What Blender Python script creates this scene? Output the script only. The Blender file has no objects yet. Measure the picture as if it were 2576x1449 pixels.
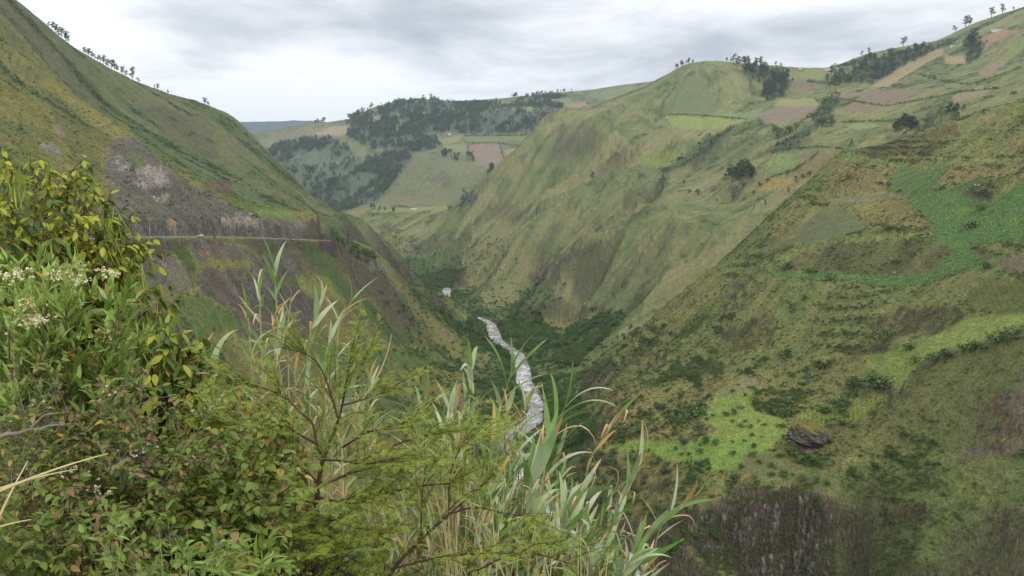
import bpy, math, random
import numpy as np
from mathutils import Vector, Matrix

random.seed(7)
RNG = np.random.default_rng(11)
C = bpy.context.scene.collection
R = math.radians

# ------------------------------------------------------------------ camera
# The photograph is laid out on a 2576 x 1449 grid; the eye is the origin, Y looks up the valley.
FPX, CX, CY, PITCH = 2002.0, 1288.0, 724.5, R(7.81)
SP, CP = math.sin(PITCH), math.cos(PITCH)
cam_data = bpy.data.cameras.new('camera')
cam_data.sensor_width = 36.0
cam_data.lens = 36.0 * FPX / 2576.0
cam_data.clip_start = 0.1
cam_data.clip_end = 60000
cam = bpy.data.objects.new('camera', cam_data)
cam.location = (0, 0, 0)
cam.rotation_euler = (math.pi / 2 - PITCH, 0, 0)
C.objects.link(cam)
bpy.context.scene.camera = cam
bpy.context.scene.render.resolution_x = 1024
bpy.context.scene.render.resolution_y = 576

# ------------------------------------------------------------------ sky
SUN_EL, SUN_AZ = R(47), R(160)          # azimuth from +Y towards +X: from behind, a little to the right of the camera
world = bpy.data.worlds.new('World')
bpy.context.scene.world = world
world.use_nodes = True
wt = world.node_tree
wt.nodes.clear()


class NT:
    """tiny node-tree helper"""
    def __init__(self, tree):
        self.t = tree

    def n(self, kind, **kw):
        nd = self.t.nodes.new(kind)
        for k, v in kw.items():
            if k.startswith('i_'):
                nd.inputs[k[2:].replace('_', ' ')].default_value = v
            else:
                setattr(nd, k, v)
        return nd

    def l(self, a, b):
        self.t.links.new(a, b)

    def math(self, op, a, b=None, clamp=False):
        nd = self.t.nodes.new('ShaderNodeMath')
        nd.operation = op
        nd.use_clamp = clamp
        for i, v in enumerate((a, b)):
            if v is None:
                continue
            if isinstance(v, (int, float)):
                nd.inputs[i].default_value = v
            else:
                self.l(v, nd.inputs[i])
        return nd.outputs[0]

    def noise(self, vec, scale, detail=4.0, rough=0.55, dist=0.0):
        nd = self.n('ShaderNodeTexNoise')
        nd.inputs['Scale'].default_value = scale
        nd.inputs['Detail'].default_value = detail
        nd.inputs['Roughness'].default_value = rough
        nd.inputs['Distortion'].default_value = dist
        self.l(vec, nd.inputs['Vector'])
        return nd.outputs['Fac']

    def ramp(self, fac, stops):
        nd = self.n('ShaderNodeValToRGB')
        el = nd.color_ramp.elements
        el[0].position, el[0].color = stops[0][0], (*stops[0][1], 1)
        el[1].position, el[1].color = stops[-1][0], (*stops[-1][1], 1)
        for p, c in stops[1:-1]:
            e = el.new(p)
            e.color = (*c, 1)
        self.l(fac, nd.inputs[0])
        return nd.outputs[0]

    def mix(self, fac, a, b, mode='MIX'):
        nd = self.n('ShaderNodeMix', data_type='RGBA', blend_type=mode)
        for s, v in ((0, fac), (6, a), (7, b)):
            if isinstance(v, (int, float)):
                nd.inputs[s].default_value = v
            elif isinstance(v, tuple):
                nd.inputs[s].default_value = (*v, 1)
            else:
                self.l(v, nd.inputs[s])
        return nd.outputs[2]

    def comb(self, x, y, z):
        nd = self.n('ShaderNodeCombineXYZ')
        for i, v in enumerate((x, y, z)):
            if isinstance(v, (int, float)):
                nd.inputs[i].default_value = v
            else:
                self.l(v, nd.inputs[i])
        return nd.outputs[0]


w = NT(wt)
tc = w.n('ShaderNodeTexCoord')
sep = w.n('ShaderNodeSeparateXYZ')
w.l(tc.outputs['Generated'], sep.inputs[0])
sx, sy, sz = sep.outputs
zc = w.math('ADD', w.math('MAXIMUM', sz, 0.0), 0.13)           # flat cloud deck seen from below
u = w.math('DIVIDE', sx, zc)
v = w.math('DIVIDE', sy, zc)
deck = w.comb(u, w.math('MULTIPLY', v, 0.9), 3.7)
big = w.noise(deck, 0.62, 2.0, 0.5, 0.3)
mid = w.noise(deck, 1.5, 6.0, 0.58, 0.5)
fine = w.noise(deck, 4.5, 4.0, 0.55, 0.4)
body = w.math('ADD', w.math('MULTIPLY', big, 0.75), w.math('ADD', w.math('MULTIPLY', mid, 0.78), w.math('MULTIPLY', fine, 0.22)))
# thicker (+) and thinner (-) banks: azimuth, elevation (degrees), half widths, strength
az = w.math('MULTIPLY', w.math('ARCTAN2', sx, sy), 57.29578)
el = w.math('MULTIPLY', w.math('ARCSINE', sz), 57.29578)
for a_, e_, wa, we, s_ in ((-20, 10.8, 8, 2.6, .16), (-8, 11.2, 9, 2.6, .22), (-4.5, 9.6, 5, 1.6, .10), (5, 7.6, 9, 2.0, .17), (14, 8.5, 8, 3.0, .12), (24, 9.5, 9, 3.0, .08),
                           (-17, 6.2, 12, 2.4, -.20), (-10.5, 12.2, 2.0, 1.2, -.16), (-3, 3.8, 12, 1.8, -.10), (12, 12.5, 6, 1.6, -.06), (-27, 8, 4, 3, -.12)):
    da = w.math('DIVIDE', w.math('SUBTRACT', az, float(a_)), float(wa))
    de = w.math('DIVIDE', w.math('SUBTRACT', el, float(e_)), float(we))
    q_ = w.math('ADD', w.math('MULTIPLY', da, da), w.math('MULTIPLY', de, de))
    g_ = w.math('POWER', 2.718, w.math('MULTIPLY', q_, -1.0))
    body = w.math('ADD', body, w.math('MULTIPLY', g_, float(s_)))
cloud = w.ramp(w.math('MULTIPLY', body, 0.625), [(0.46, (1.06, 1.08, 1.10)), (0.55, (0.90, 0.925, 0.96)), (0.63, (0.70, 0.735, 0.79)), (0.71, (0.52, 0.56, 0.62)), (0.85, (0.40, 0.44, 0.50))])
nish = w.n('ShaderNodeTexSky', sky_type='NISHITA')
nish.sun_disc = False
nish.sun_elevation = SUN_EL
nish.sun_rotation = SUN_AZ
nish.altitude = 2200
clear = w.mix(1.0, nish.outputs[0], (0.1, 0.1, 0.1), 'MULTIPLY')
cover_ = w.ramp(w.math('ADD', mid, w.math('MULTIPLY', fine, 0.3)), [(0.30, (0.9, 0.9, 0.9)), (0.45, (1, 1, 1))])
skycol = w.mix(cover_, clear, cloud)
bg = w.n('ShaderNodeBackground')
w.l(skycol, bg.inputs['Color'])
bg.inputs['Strength'].default_value = 1.0
wo = w.n('ShaderNodeOutputWorld')
w.l(bg.outputs[0], wo.inputs[0])

# ------------------------------------------------------------------ sun through the cloud
sun_data = bpy.data.lights.new('sun', 'SUN')
sun_data.energy = 1.5
sun_data.angle = R(12)
sun_data.color = (1.0, 0.95, 0.88)
sun = bpy.data.objects.new('sun', sun_data)
_sd = Vector((math.sin(SUN_AZ) * math.cos(SUN_EL), math.cos(SUN_AZ) * math.cos(SUN_EL), math.sin(SUN_EL)))
sun.rotation_euler = _sd.to_track_quat('Z', 'Y').to_euler()
C.objects.link(sun)

vs = bpy.context.scene.view_settings
vs.view_transform = 'Standard'
vs.look = 'None'
vs.exposure = 0.24
vs.gamma = 1.0
vs.use_curve_mapping = False
cy = bpy.context.scene.cycles
cy.max_bounces = 6
cy.diffuse_bounces = 3
cy.glossy_bounces = 2
cy.transmission_bounces = 4
cy.transparent_max_bounces = 8
cy.volume_bounces = 0
# ------------------------------------------------------------------ picture grid <-> place
def pix_dir(px, py):
    a, b = (px - CX) / FPX, -(py - CY) / FPX
    return np.array([a, CP + b * SP, -SP + b * CP])


def at(px, py, r):
    """the point that lies r metres away (level distance) in the direction of a picture point"""
    d = pix_dir(px, py)
    return d * (r / math.hypot(d[0], d[1]))


def atz(px, py, z):
    d = pix_dir(px, py)
    return d * (z / d[2])


def hz(px, r, z):
    a = (px - CX) / FPX
    d = r
    for _ in range(6):
        X = a * d
        Y = math.sqrt(max(r * r - X * X, 1e-6))
        d = Y * CP - z * SP
    return np.array([X, Y, z])


def project(x, y, z):
    d = y * CP - z * SP
    d = np.where(np.abs(d) < 1e-3, 1e-3, d)
    return CX + FPX * x / d, CY - FPX * (y * SP + z * CP) / d


# ------------------------------------------------------------------ value noise
_perm = np.random.default_rng(5).permutation(256)
_perm = np.concatenate([_perm, _perm, _perm])
_ga = np.random.default_rng(6).uniform(0, 2 * np.pi, 256)
_gx, _gy = np.cos(_ga).astype(np.float32), np.sin(_ga).astype(np.float32)


def pnoise(x, y, seed=0):
    x = np.asarray(x, np.float64) + seed * 37.13
    y = np.asarray(y, np.float64) + seed * 91.7
    xi, yi = np.floor(x).astype(np.int64), np.floor(y).astype(np.int64)
    xf, yf = (x - xi).astype(np.float32), (y - yi).astype(np.float32)
    xi &= 255
    yi &= 255
    ux, uy = xf * xf * xf * (xf * (xf * 6 - 15) + 10), yf * yf * yf * (yf * (yf * 6 - 15) + 10)

    def g(ix, iy, dx, dy):
        h = _perm[_perm[ix] + iy]
        return _gx[h] * dx + _gy[h] * dy
    n00 = g(xi, yi, xf, yf)
    n10 = g(xi + 1, yi, xf - 1, yf)
    n01 = g(xi, yi + 1, xf, yf - 1)
    n11 = g(xi + 1, yi + 1, xf - 1, yf - 1)
    return ((n00 * (1 - ux) + n10 * ux) * (1 - uy) + (n01 * (1 - ux) + n11 * ux) * uy) * 1.45


def fbm(x, y, wl, octv=4, seed=0, gain=0.5):
    s, a, tot = 0, 1.0, 0.0
    for k in range(octv):
        f = 2.0 ** k / wl
        s = s + a * pnoise(x * f, y * f, seed + k * 3)
        tot += a
        a *= gain
    return s / tot


# ------------------------------------------------------------------ control lines of the land
CTRL = []     # (tag, x, y, z)


def line(tag, *pts, step=0.03):
    """points: (px,py,r) seen; ('z',px,py,z) seen at a known height; ('h',px,r,z) not seen"""
    P = []
    for p in pts:
        if p[0] == 'z':
            q = atz(*p[1:])
        elif p[0] == 'h':
            q = hz(*p[1:])
        else:
            q = at(*p)
        r = math.hypot(q[0], q[1])
        P.append((math.atan2(q[0], q[1]), math.log(r), q[2] / r))
    out = [P[0]]
    for a, b in zip(P, P[1:]):
        n = max(1, int(math.hypot(b[0] - a[0], b[1] - a[1]) / step))
        for k in range(1, n + 1):
            t = k / n
            out.append(tuple(a[i] * (1 - t) + b[i] * t for i in range(3)))
    for th, lr, t in out:
        CTRL.append((tag, th, lr, t))
    return out


def dots(tag, *pts):
    for p in pts:
        line(tag, p)


BANK, LEFT, LRIDGE, VALLEY, RSPUR, RMOUNT, FAR = 0, 1, 2, 3, 4, 5, 6
TAGNAMES = ['near_bank', 'left_hillside', 'left_ridge', 'valley_floor', 'right_spur', 'right_mountainside', 'far_hills']

# the bank under the camera
for px in range(-900, 3700, 230):
    dots(BANK, ('h', px, 2.0, -1.75), ('h', px, 4, -2.9), ('h', px, 8, -5.4), ('h', px, 20, -14), ('h', px, 60, -45), ('h', px, 120, -90))
    if px >= 1300:
        dots(BANK, ('h', px, 210, -160), ('h', px, 290, -208))
    else:
        dots(BANK, ('h', px, 160, -105), ('h', px, 205, -122), ('h', px, 250, -128 - 25 * (px > 700)), ('h', px, 295, -132 - 45 * (px > 700)))
# river
RIVER_PTS = [('h', 3600, 330, -214), ('h', 2600, 338, -213), ('h', 2000, 352, -212), ('h', 1650, 390, -211), ('h', 1440, 450, -210),
             ('h', 1330, 530, -208.5), ('z', 1275, 1110, -207), ('z', 1305, 1085, -207), ('z', 1342, 1060, -206.7), ('z', 1352, 1030, -206.5), ('z', 1318, 960, -206),
             ('z', 1316, 930, -206), ('z', 1300, 890, -205.5), ('z', 1250, 860, -205.3), ('z', 1241, 835, -205), ('z', 1232, 815, -205),
             ('z', 1205, 802, -204.6), ('h', 1130, 1225, -204.3), ('z', 1112, 770, -204), ('z', 1119, 750, -203.7), ('z', 1123, 735, -203.5), ('z', 1125, 722, -203),
             ('h', 1085, 1590, -202), ('h', 1010, 1600, -201), ('h', 930, 1700, -198), ('h', 872, 1850, -193),
             ('h', 832, 2050, -188), ('h', 800, 2300, -183)]
RIVER = line(VALLEY, *RIVER_PTS, step=0.02)
line(LEFT, ('h', -900, 330, -118), ('h', 0, 345, -128), ('h', 300, 362, -142), ('h', 600, 410, -168), ('h', 900, 490, -192), ('h', 1150, 560, -203))
dots(VALLEY, (1200, 1050, 690), (1160, 800, 1190), ('z', 1420, 870, -196), ('z', 1335, 800, -196), ('z', 1470, 900, -192), (1110, 690, 1660), ('z', 1400, 830, -195), ('z', 1400, 960, -203), ('z', 1230, 950, -202))
# left hillside with the road
ROAD_PTS = [(-600, 600, 330), (0, 604, 455), (240, 599.5, 525), (330, 597, 562), (480, 596, 600), (570, 597, 625), (650, 599, 655), (720, 602, 688), (790, 605, 722), (822, 607, 760), ('h', 826, 800, -62), ('h', 805, 850, -63)]
ROAD = line(LEFT, *ROAD_PTS)
line(LEFT, (-600, 420, 370), (0, 480, 500), (250, 540, 548), (420, 515, 630), (560, 530, 652), (640, 562, 676), (720, 572, 706), (790, 575, 740))
line(LEFT, (330, 375, 690), (420, 440, 660), (500, 490, 672))
line(LEFT, (-600, -350, 860), (0, 60, 930), (100, 195, 905), (180, 250, 880), (300, 330, 830), (370, 400, 775), (450, 430, 757), (520, 480, 722), (570, 515, 702), (640, 533, 702), (720, 546, 725), (790, 556, 757), (825, 574, 785))
line(LEFT, (-600, 250, 520), (-600, 0, 700))
dots(LEFT, (0, 400, 600), (0, 250, 720), (100, 400, 630), (150, 330, 705), (200, 470, 610), (60, 160, 850), (60, 320, 690))
line(LEFT, (110, 250, 820), (150, 330, 708), (215, 430, 640))          # stony gully
line(LEFT, (20, 200, 800), (90, 330, 680), (180, 480, 595))           # rib left of it
line(LEFT, (250, 660, 520), (330, 680, 545), (450, 700, 563), (600, 700, 592), (750, 680, 668), (805, 640, 715))
line(LEFT, (380, 830, 492), (450, 740, 545), (560, 805, 545), (700, 860, 560))  # green gully
dots(LEFT, (850, 720, 705), (250, 800, 460), (0, 750, 405), (-600, 800, 345), (620, 780, 575), (480, 690, 568))
line(LEFT, (831, 573, 790), (858, 606, 815), (905, 625, 850), (949, 637, 885), (993, 695, 955), (1028, 719, 1010), (1062, 744, 1085), (1112, 798, 1140))
dots(LEFT, (900, 760, 790), (1000, 850, 810), (1100, 900, 830), (900, 900, 645), (1050, 980, 690), (1180, 870, 970), (1200, 960, 800), (800, 900, 590), (750, 1000, 535), (950, 800, 790))
# gully then a paler rib behind it
line(LRIDGE, ('h', 880, 980, -110), ('h', 980, 1060, -168), ('h', 1050, 1180, -195))
line(LRIDGE, (845, 572, 1050), (880, 578, 1090), (900, 586, 1110), (959, 621, 1160), (1003, 655, 1210), (1028, 685, 1260), (1067, 729, 1340))
dots(LRIDGE, ('h', 1000, 1480, -196), ('h', 900, 1400, -160), ('h', 840, 1350, -120))
# second hill: skyline and face
line(LRIDGE, (-600, -500, 950), (-60, -70, 1000), (20, 0, 1030), (100, 52, 1090), (170, 112, 1150), (235, 152, 1200), (300, 190, 1250), (420, 236, 1300), (500, 258, 1320), (550, 282, 1330), (600, 312, 1325), (650, 358, 1300), (690, 415, 1250), (715, 455, 1210), (740, 492, 1170), (775, 540, 1090), (800, 572, 1000))
dots(LRIDGE, (260, 250, 1050), (400, 310, 1100), (500, 400, 1000), (640, 480, 950), (600, 400, 1080), (705, 535, 850), (700, 500, 960), (560, 498, 790), (640, 527, 770), (450, 418, 860), (300, 318, 930), (180, 236, 970), (620, 520, 800))
dots(LRIDGE, ('h', -600, 1500, 150), ('h', 0, 1500, 60), ('h', 300, 1700, 0), ('h', 600, 1750, -90), ('h', 740, 1600, -150), ('h', 850, 1700, -172))
# right far spur
line(RMOUNT, (836, 571, 2180), (880, 541, 2150), (949, 516, 2190))
line(RMOUNT, (949, 518, 2160), (1040, 526, 2060), (1127, 523, 1990), (1190, 508, 1960))
line(RMOUNT, (960, 512, 2230), (1040, 519, 2180), (1127, 516, 2080))
dots(RMOUNT, (900, 570, 2000), (1000, 600, 1850), (1000, 645, 1730), (1100, 580, 1820), (1100, 640, 1700), (1170, 690, 1580), (940, 610, 1900))
line(RMOUNT, (1190, 505, 1950), (1225, 465, 1830), (1260, 430, 1830), (1340, 366, 1840), (1400, 321, 1860), (1440, 298, 1880), (1500, 281, 1920), (1600, 240, 1960), (1690, 196, 2000), (1740, 160, 2030), (1800, 153, 2100), (1850, 158, 2150), (1930, 165, 2200), (2000, 173, 2250), (2080, 176, 2300))
dots(RMOUNT, (1250, 560, 1700), (1200, 695, 1510), (1310, 720, 1310), (1420, 650, 1300), (1550, 400, 1610), (1600, 330, 1740), (1700, 290, 1800), (1800, 300, 1720), (1720, 380, 1530), (1830, 345, 1550), (1560, 520, 1380), (1450, 680, 1220), (1290, 760, 1260), (1215, 735, 1440), (1680, 420, 1480), (1690, 220, 1930))
line(RMOUNT, (1608, 442, 1440), (1477, 516, 1400), (1362, 581, 1390), (1264, 622, 1420), (1198, 671, 1470))      # two bare spurs running down to the left
line(RMOUNT, (1590, 420, 1575), (1428, 490, 1610), (1297, 560, 1620), (1215, 625, 1610))
line(RMOUNT, (1340, 745, 1190), (1420, 680, 1150), (1490, 625, 1132), (1535, 600, 1130))
line(RMOUNT, (1500, 600, 1290), (1430, 652, 1290), (1380, 700, 1285))
line(RMOUNT, (1560, 620, 1160), (1650, 490, 1350), (1740, 440, 1440), (1830, 350, 1570))        # ravine
line(RMOUNT, (1567, 584, 1142), (1590, 550, 1170), (1619, 526, 1190), (1690, 516, 1200), (1760, 511, 1200), (1848, 508, 1200), (1950, 470, 1170), (2050, 440, 1120))
line(RMOUNT, (1540, 600, 1200), (1600, 520, 1290), (1700, 480, 1320))
dots(RMOUNT, (1525, 690, 1085), (1440, 790, 1090), (1560, 770, 1005), (1640, 680, 1020), (1700, 620, 1030), (1330, 770, 1230), (1480, 800, 1080))
dots(RMOUNT, ('h', 1800, 900, -125), ('h', 2000, 920, -75), ('h', 2200, 950, -35), ('h', 2500, 980, 20), ('h', 1650, 850, -165), ('h', 1550, 800, -190), ('h', 3200, 1000, 60))
# right mountains
dots(RMOUNT, (1900, 420, 1340), (1850, 460, 1280), (2050, 390, 1190), (2000, 330, 1500), (2000, 260, 1750), (1900, 240, 1900), (2100, 300, 1500), (2200, 330, 1270), (2200, 260, 1600), (2200, 200, 1950), (2300, 150, 2150), (2400, 180, 1900), (2400, 270, 1400), (2560, 150, 1900), (2560, 225, 1250), (2800, 150, 1200), (2000, 210, 2000), (2120, 210, 1950), (1800, 220, 1930), (1750, 200, 1950))
line(RMOUNT, (2085, 174, 2330), (2150, 148, 2350), (2200, 131, 2380), (2300, 112, 2400), (2380, 97, 2400), (2450, 60, 2450), (2520, 37, 2450), (2576, 20, 2450), (2900, -80, 2500), (3600, -250, 2500))
for px in (1850, 2200, 2800, 3400):
    dots(RMOUNT, ('h', px, 2950, 120 + 130 * (px > 2000)))
# near right spur and its terraces
line(RSPUR, (3600, -40, 780), (2900, 150, 800), (2576, 250, 805), (2480, 278, 802), (2400, 309, 797), (2310, 340, 793), (2220, 364, 789), (2130, 386, 784), (2060, 440, 775), (1980, 512, 764), (1900, 582, 750), (1800, 680, 728), (1700, 762, 708), (1600, 850, 693), (1530, 905, 686), (1490, 950, 682), (1462, 985, 678))
line(RSPUR, (1450, 1010, 668), (1425, 1060, 640), (1420, 1120, 590), (1430, 1180, 540), (1440, 1230, 505))     # foot of the cliffs on the river
line(RSPUR, (2140, 398, 768), (2300, 404, 742), (2440, 404, 715), (2576, 402, 690))
dots(RSPUR, (2300, 362, 768), (2450, 335, 770), (2200, 440, 725), (2060, 500, 730), (2000, 560, 700), (1900, 680, 670))
line(RSPUR, (2240, 515, 680), (2320, 490, 665), (2450, 484, 640), (2576, 470, 612))
dots(RSPUR, (2320, 440, 712), (2500, 430, 680), (2100, 555, 668), (2400, 575, 592), (2576, 600, 535), (2250, 548, 645), (2000, 622, 645), (2470, 530, 610), (3000, 600, 480), (2150, 495, 700))
line(RSPUR, (1890, 680, 650), (1960, 650, 618), (2050, 618, 612), (2150, 602, 602), (2280, 596, 592), (2370, 605, 576))
line(RSPUR, (1940, 687, 600), (2050, 690, 582), (2150, 697, 572), (2300, 690, 560), (2390, 655, 552), (2460, 640, 540))
line(RSPUR, (1940, 697, 590), (2050, 706, 567), (2150, 719, 554), (2300, 718, 541), (2400, 692, 532), (2500, 662, 518))
dots(RSPUR, (2000, 770, 555), (2200, 790, 520), (2400, 730, 505), (2576, 710, 480), (2450, 820, 462), (2576, 800, 442), (2250, 880, 472), (2000, 860, 530), (1800, 800, 625), (1700, 870, 612), (1800, 895, 552), (1620, 950, 610), (1870, 938, 514), (2000, 940, 504), (2150, 935, 488), (2400, 880, 446), (2576, 870, 424), (3000, 900, 400), (2330, 830, 485))
dots(RSPUR, (1530, 1050, 522), (1700, 1040, 500), (1850, 965, 500), (1650, 1090, 480), (1850, 1090, 448), (2000, 1060, 456), (2120, 1045, 454), (2220, 1000, 456), (2300, 1010, 430), (1950, 1140, 428), (1560, 980, 570))
line(RSPUR, (1490, 1120, 500), (1530, 1143, 482), (1650, 1166, 454), (1750, 1183, 430), (1880, 1198, 414), (1960, 1213, 408), (2050, 1230, 404), (2125, 1252, 398))
line(RSPUR, (2150, 1150, 415), (2300, 1152, 404), (2450, 1146, 397), (2576, 1135, 390), (3000, 1100, 370))
dots(RSPUR, (2576, 1000, 404), (2400, 1050, 412), (1560, 1240, 446), (1650, 1300, 422), (1500, 1180, 478))
line(RSPUR, (1690, 1290, 412), (1800, 1278, 407), (1900, 1252, 403), (1960, 1243, 401), (2050, 1256, 398), (2110, 1284, 393))
line(RSPUR, (1690, 1345, 407), (1800, 1380, 400), (1890, 1449, 394), (2000, 1465, 391), (2120, 1450, 386), (2160, 1420, 383))
dots(RSPUR, (1800, 1440, 387), (1700, 1405, 397), (2200, 1280, 390), (2300, 1350, 371), (2450, 1300, 370), (2576, 1330, 358), (2576, 1520, 340), (2000, 1580, 360), (1750, 1520, 382), (2300, 1480, 352), (3000, 1350, 340))
# far hills
line(FAR, (300, 372, 3400), (600, 347, 3450), (650, 338, 3450), (700, 331, 3440), (740, 322, 3430), (800, 314, 3400), (860, 308, 3380), (888, 303, 3330), (900, 290, 3300), (935, 272, 3260), (980, 262, 3220), (1030, 256, 3200), (1120, 262, 3200), (1200, 262, 3210), (1280, 254, 3240), (1330, 248, 3260), (1380, 246, 3290), (1450, 240, 3330), (1500, 226, 3550), (1560, 214, 3650), (1640, 205, 3720), (1690, 205, 3750), (1900, 205, 3800), (2300, 205, 3850), (3600, 205, 3850))
dots(FAR, (700, 375, 3200), (800, 400, 3000), (800, 470, 2860), (810, 540, 2720), (740, 450, 2960), (900, 400, 2920), (760, 500, 2850), (720, 430, 3050), (690, 365, 3300), (870, 470, 2750), (1000, 340, 3000), (1010, 410, 2720), (1100, 330, 2950), (1200, 330, 2920), (1330, 340, 2780), (1060, 390, 2620), (1500, 260, 3350), (860, 530, 2520))
line(FAR, (960, 505, 2380), (1010, 460, 2470), (1060, 415, 2530), (1110, 425, 2450), (1160, 400, 2560), (1230, 365, 2720))
line(FAR, (1120, 440, 2400), (1150, 480, 2280), (1130, 505, 2180))
line(FAR, (860, 540, 2430), (925, 508, 2440), (968, 466, 2550), (1010, 426, 2680))     # wooded ravine
dots(FAR, (1250, 400, 2560), (1240, 440, 2330), (1050, 500, 2290), (1330, 370, 2650))
for px in (-600, 200, 700, 1000, 1500, 2200, 3200):
    dots(FAR, ('h', px, 4700, 80))

ctl = np.array([c[1:] for c in CTRL])
tags = np.array([c[0] for c in CTRL])
key = np.round(ctl[:, :2] / 0.004).astype(int)
_, uniq = np.unique(key, axis=0, return_index=True)
ctl, tags = ctl[uniq], tags[uniq]
N = len(ctl)
Dm = np.hypot(ctl[:, None, 0] - ctl[None, :, 0], ctl[:, None, 1] - ctl[None, :, 1])
A = np.zeros((N + 3, N + 3))
A[:N, :N] = -np.sqrt(Dm ** 2 + 0.010 ** 2) + 0.0012 * np.eye(N)
A[:N, N] = 1
A[:N, N + 1:] = ctl[:, :2]
A[N:, :N] = A[:N, N:].T
sol = np.linalg.solve(A, np.concatenate([ctl[:, 2], [0, 0, 0]]))
Wt, aff = sol[:N], sol[N:]

# ------------------------------------------------------------------ the land as one sheet, finer where it is looked at most
ths = np.concatenate([np.linspace(-R(50), -R(36), 60, endpoint=False), np.linspace(-R(36), R(36), 1000), np.linspace(R(36), R(50), 61)[1:]])
rs = np.concatenate([np.geomspace(1.6, 250, 46, endpoint=False), np.geomspace(250, 1400, 430, endpoint=False), np.geomspace(1400, 3900, 184, endpoint=False), np.geomspace(3900, 4700, 10)])
NTH, NR = len(ths), len(rs)
# coarse solve then smooth upsampling
cth = np.linspace(-R(50), R(50), 420)
clr = np.linspace(math.log(1.6), math.log(4700), 520)
cg = np.zeros((len(clr), len(cth)), np.float32)
ctf = ctl.astype(np.float32)
Wf = Wt.astype(np.float32)
for i, lr in enumerate(clr):
    d = np.sqrt((cth[:, None].astype(np.float32) - ctf[None, :, 0]) ** 2 + (np.float32(lr) - ctf[None, :, 1]) ** 2 + np.float32(0.010 ** 2))
    cg[i] = -(d @ Wf) + aff[0] + aff[1] * cth + aff[2] * lr


def cubic_w(f):
    f2, f3 = f * f, f * f * f
    return [-0.5 * f3 + f2 - 0.5 * f, 1.5 * f3 - 2.5 * f2 + 1, -1.5 * f3 + 2 * f2 + 0.5 * f, 0.5 * f3 - 0.5 * f2]


def axis_up(arr, pos, axis):
    n = arr.shape[axis]
    i0 = np.clip(np.floor(pos).astype(int), 0, n - 2)
    f = pos - i0
    out = 0
    for k, wk in zip((-1, 0, 1, 2), cubic_w(f)):
        idx = np.clip(i0 + k, 0, n - 1)
        sl = np.take(arr, idx, axis=axis)
        out = out + sl * (wk[:, None] if axis == 0 else wk[None, :])
    return out


pr = (np.log(rs) - clr[0]) / (clr[1] - clr[0])
pt_ = (ths - cth[0]) / (cth[1] - cth[0])
T = axis_up(axis_up(cg, pr, 0), pt_, 1)
RR, TH = np.meshgrid(rs, ths, indexing='ij')
X, Y = RR * np.sin(TH), RR * np.cos(TH)
Z = T * RR
LR = np.log(RR)


def grads(Zv):
    dzr = np.gradient(Zv, axis=0) / np.gradient(RR, axis=0)
    dzt = np.gradient(Zv, axis=1) / (np.gradient(TH, axis=1) * RR)
    return dzr, dzt          # radial and tangential slope


def sm_(x, a, b):
    t = np.clip((x - a) / (b - a), 0, 1)
    return t * t * (3 - 2 * t)


def blur(a, n):
    for _ in range(n):
        a = (np.roll(a, 1, 0) + np.roll(a, -1, 0) + 2 * a) / 4
        a = (np.roll(a, 1, 1) + np.roll(a, -1, 1) + 2 * a) / 4
    return a


# the bank below the viewpoint is one even slope
_m = sm_(RR, 60, 110) * (1 - sm_(RR, 300, 380))
Tb = blur(T, 60)
T = T * (1 - _m) + Tb * _m
Z = T * RR
Zs = blur(Z, 3)
gr, gt = grads(Zs)
slope = np.hypot(gr, gt)
# ribs and gullies run down the fall line: noise is dragged along it
gm = np.maximum(slope, 1e-4)
dr, dt = gr / gm, gt / gm
dlr = np.gradient(LR, axis=0)
dth = np.gradient(TH, axis=1)


def dragged(noise, reach, nstep):
    acc = noise.copy()
    II, JJ = np.meshgrid(np.arange(NR, dtype=np.float32), np.arange(NTH, dtype=np.float32), indexing='ij')
    vi = (dr / (dlr * RR)).astype(np.float32)
    vj = (dt / (dth * RR)).astype(np.float32)
    st = (reach(RR) / nstep).astype(np.float32)
    for sgn in (1, -1):
        pi, pj = II.copy(), JJ.copy()
        for k in range(nstep):
            ii = np.clip(pi, 0, NR - 1).astype(np.int32)
            jj = np.clip(pj, 0, NTH - 1).astype(np.int32)
            pi += sgn * st * vi[ii, jj]
            pj += sgn * st * vj[ii, jj]
            ii = np.clip(pi, 0, NR - 1).astype(np.int32)
            jj = np.clip(pj, 0, NTH - 1).astype(np.int32)
            acc += noise[ii, jj]
    acc -= acc.mean()
    return acc / acc.std()


n0 = fbm(X, Y, 210, 2, 6).astype(np.float32)
n1 = fbm(X, Y, 70, 2, 1).astype(np.float32)
n2 = fbm(X, Y, 24, 2, 2).astype(np.float32)
n3 = fbm(X, Y, 9, 2, 3).astype(np.float32)
rib0 = dragged(n0, lambda r: 160 + 0.1 * r, 22)
rib1 = dragged(n1, lambda r: 90 + 0.05 * r, 18)
rib2 = dragged(n2, lambda r: 45 + 0.03 * r, 16)
rib3 = dragged(n3, lambda r: 22 + 0.01 * r, 10)
steep = np.clip((slope - 0.25) / 0.4, 0, 1)
farw = np.clip((RR - 150) / 200, 0, 1)
rib = lambda a: 1.1 - 1.6 * np.abs(np.tanh(a * 0.7))
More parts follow.
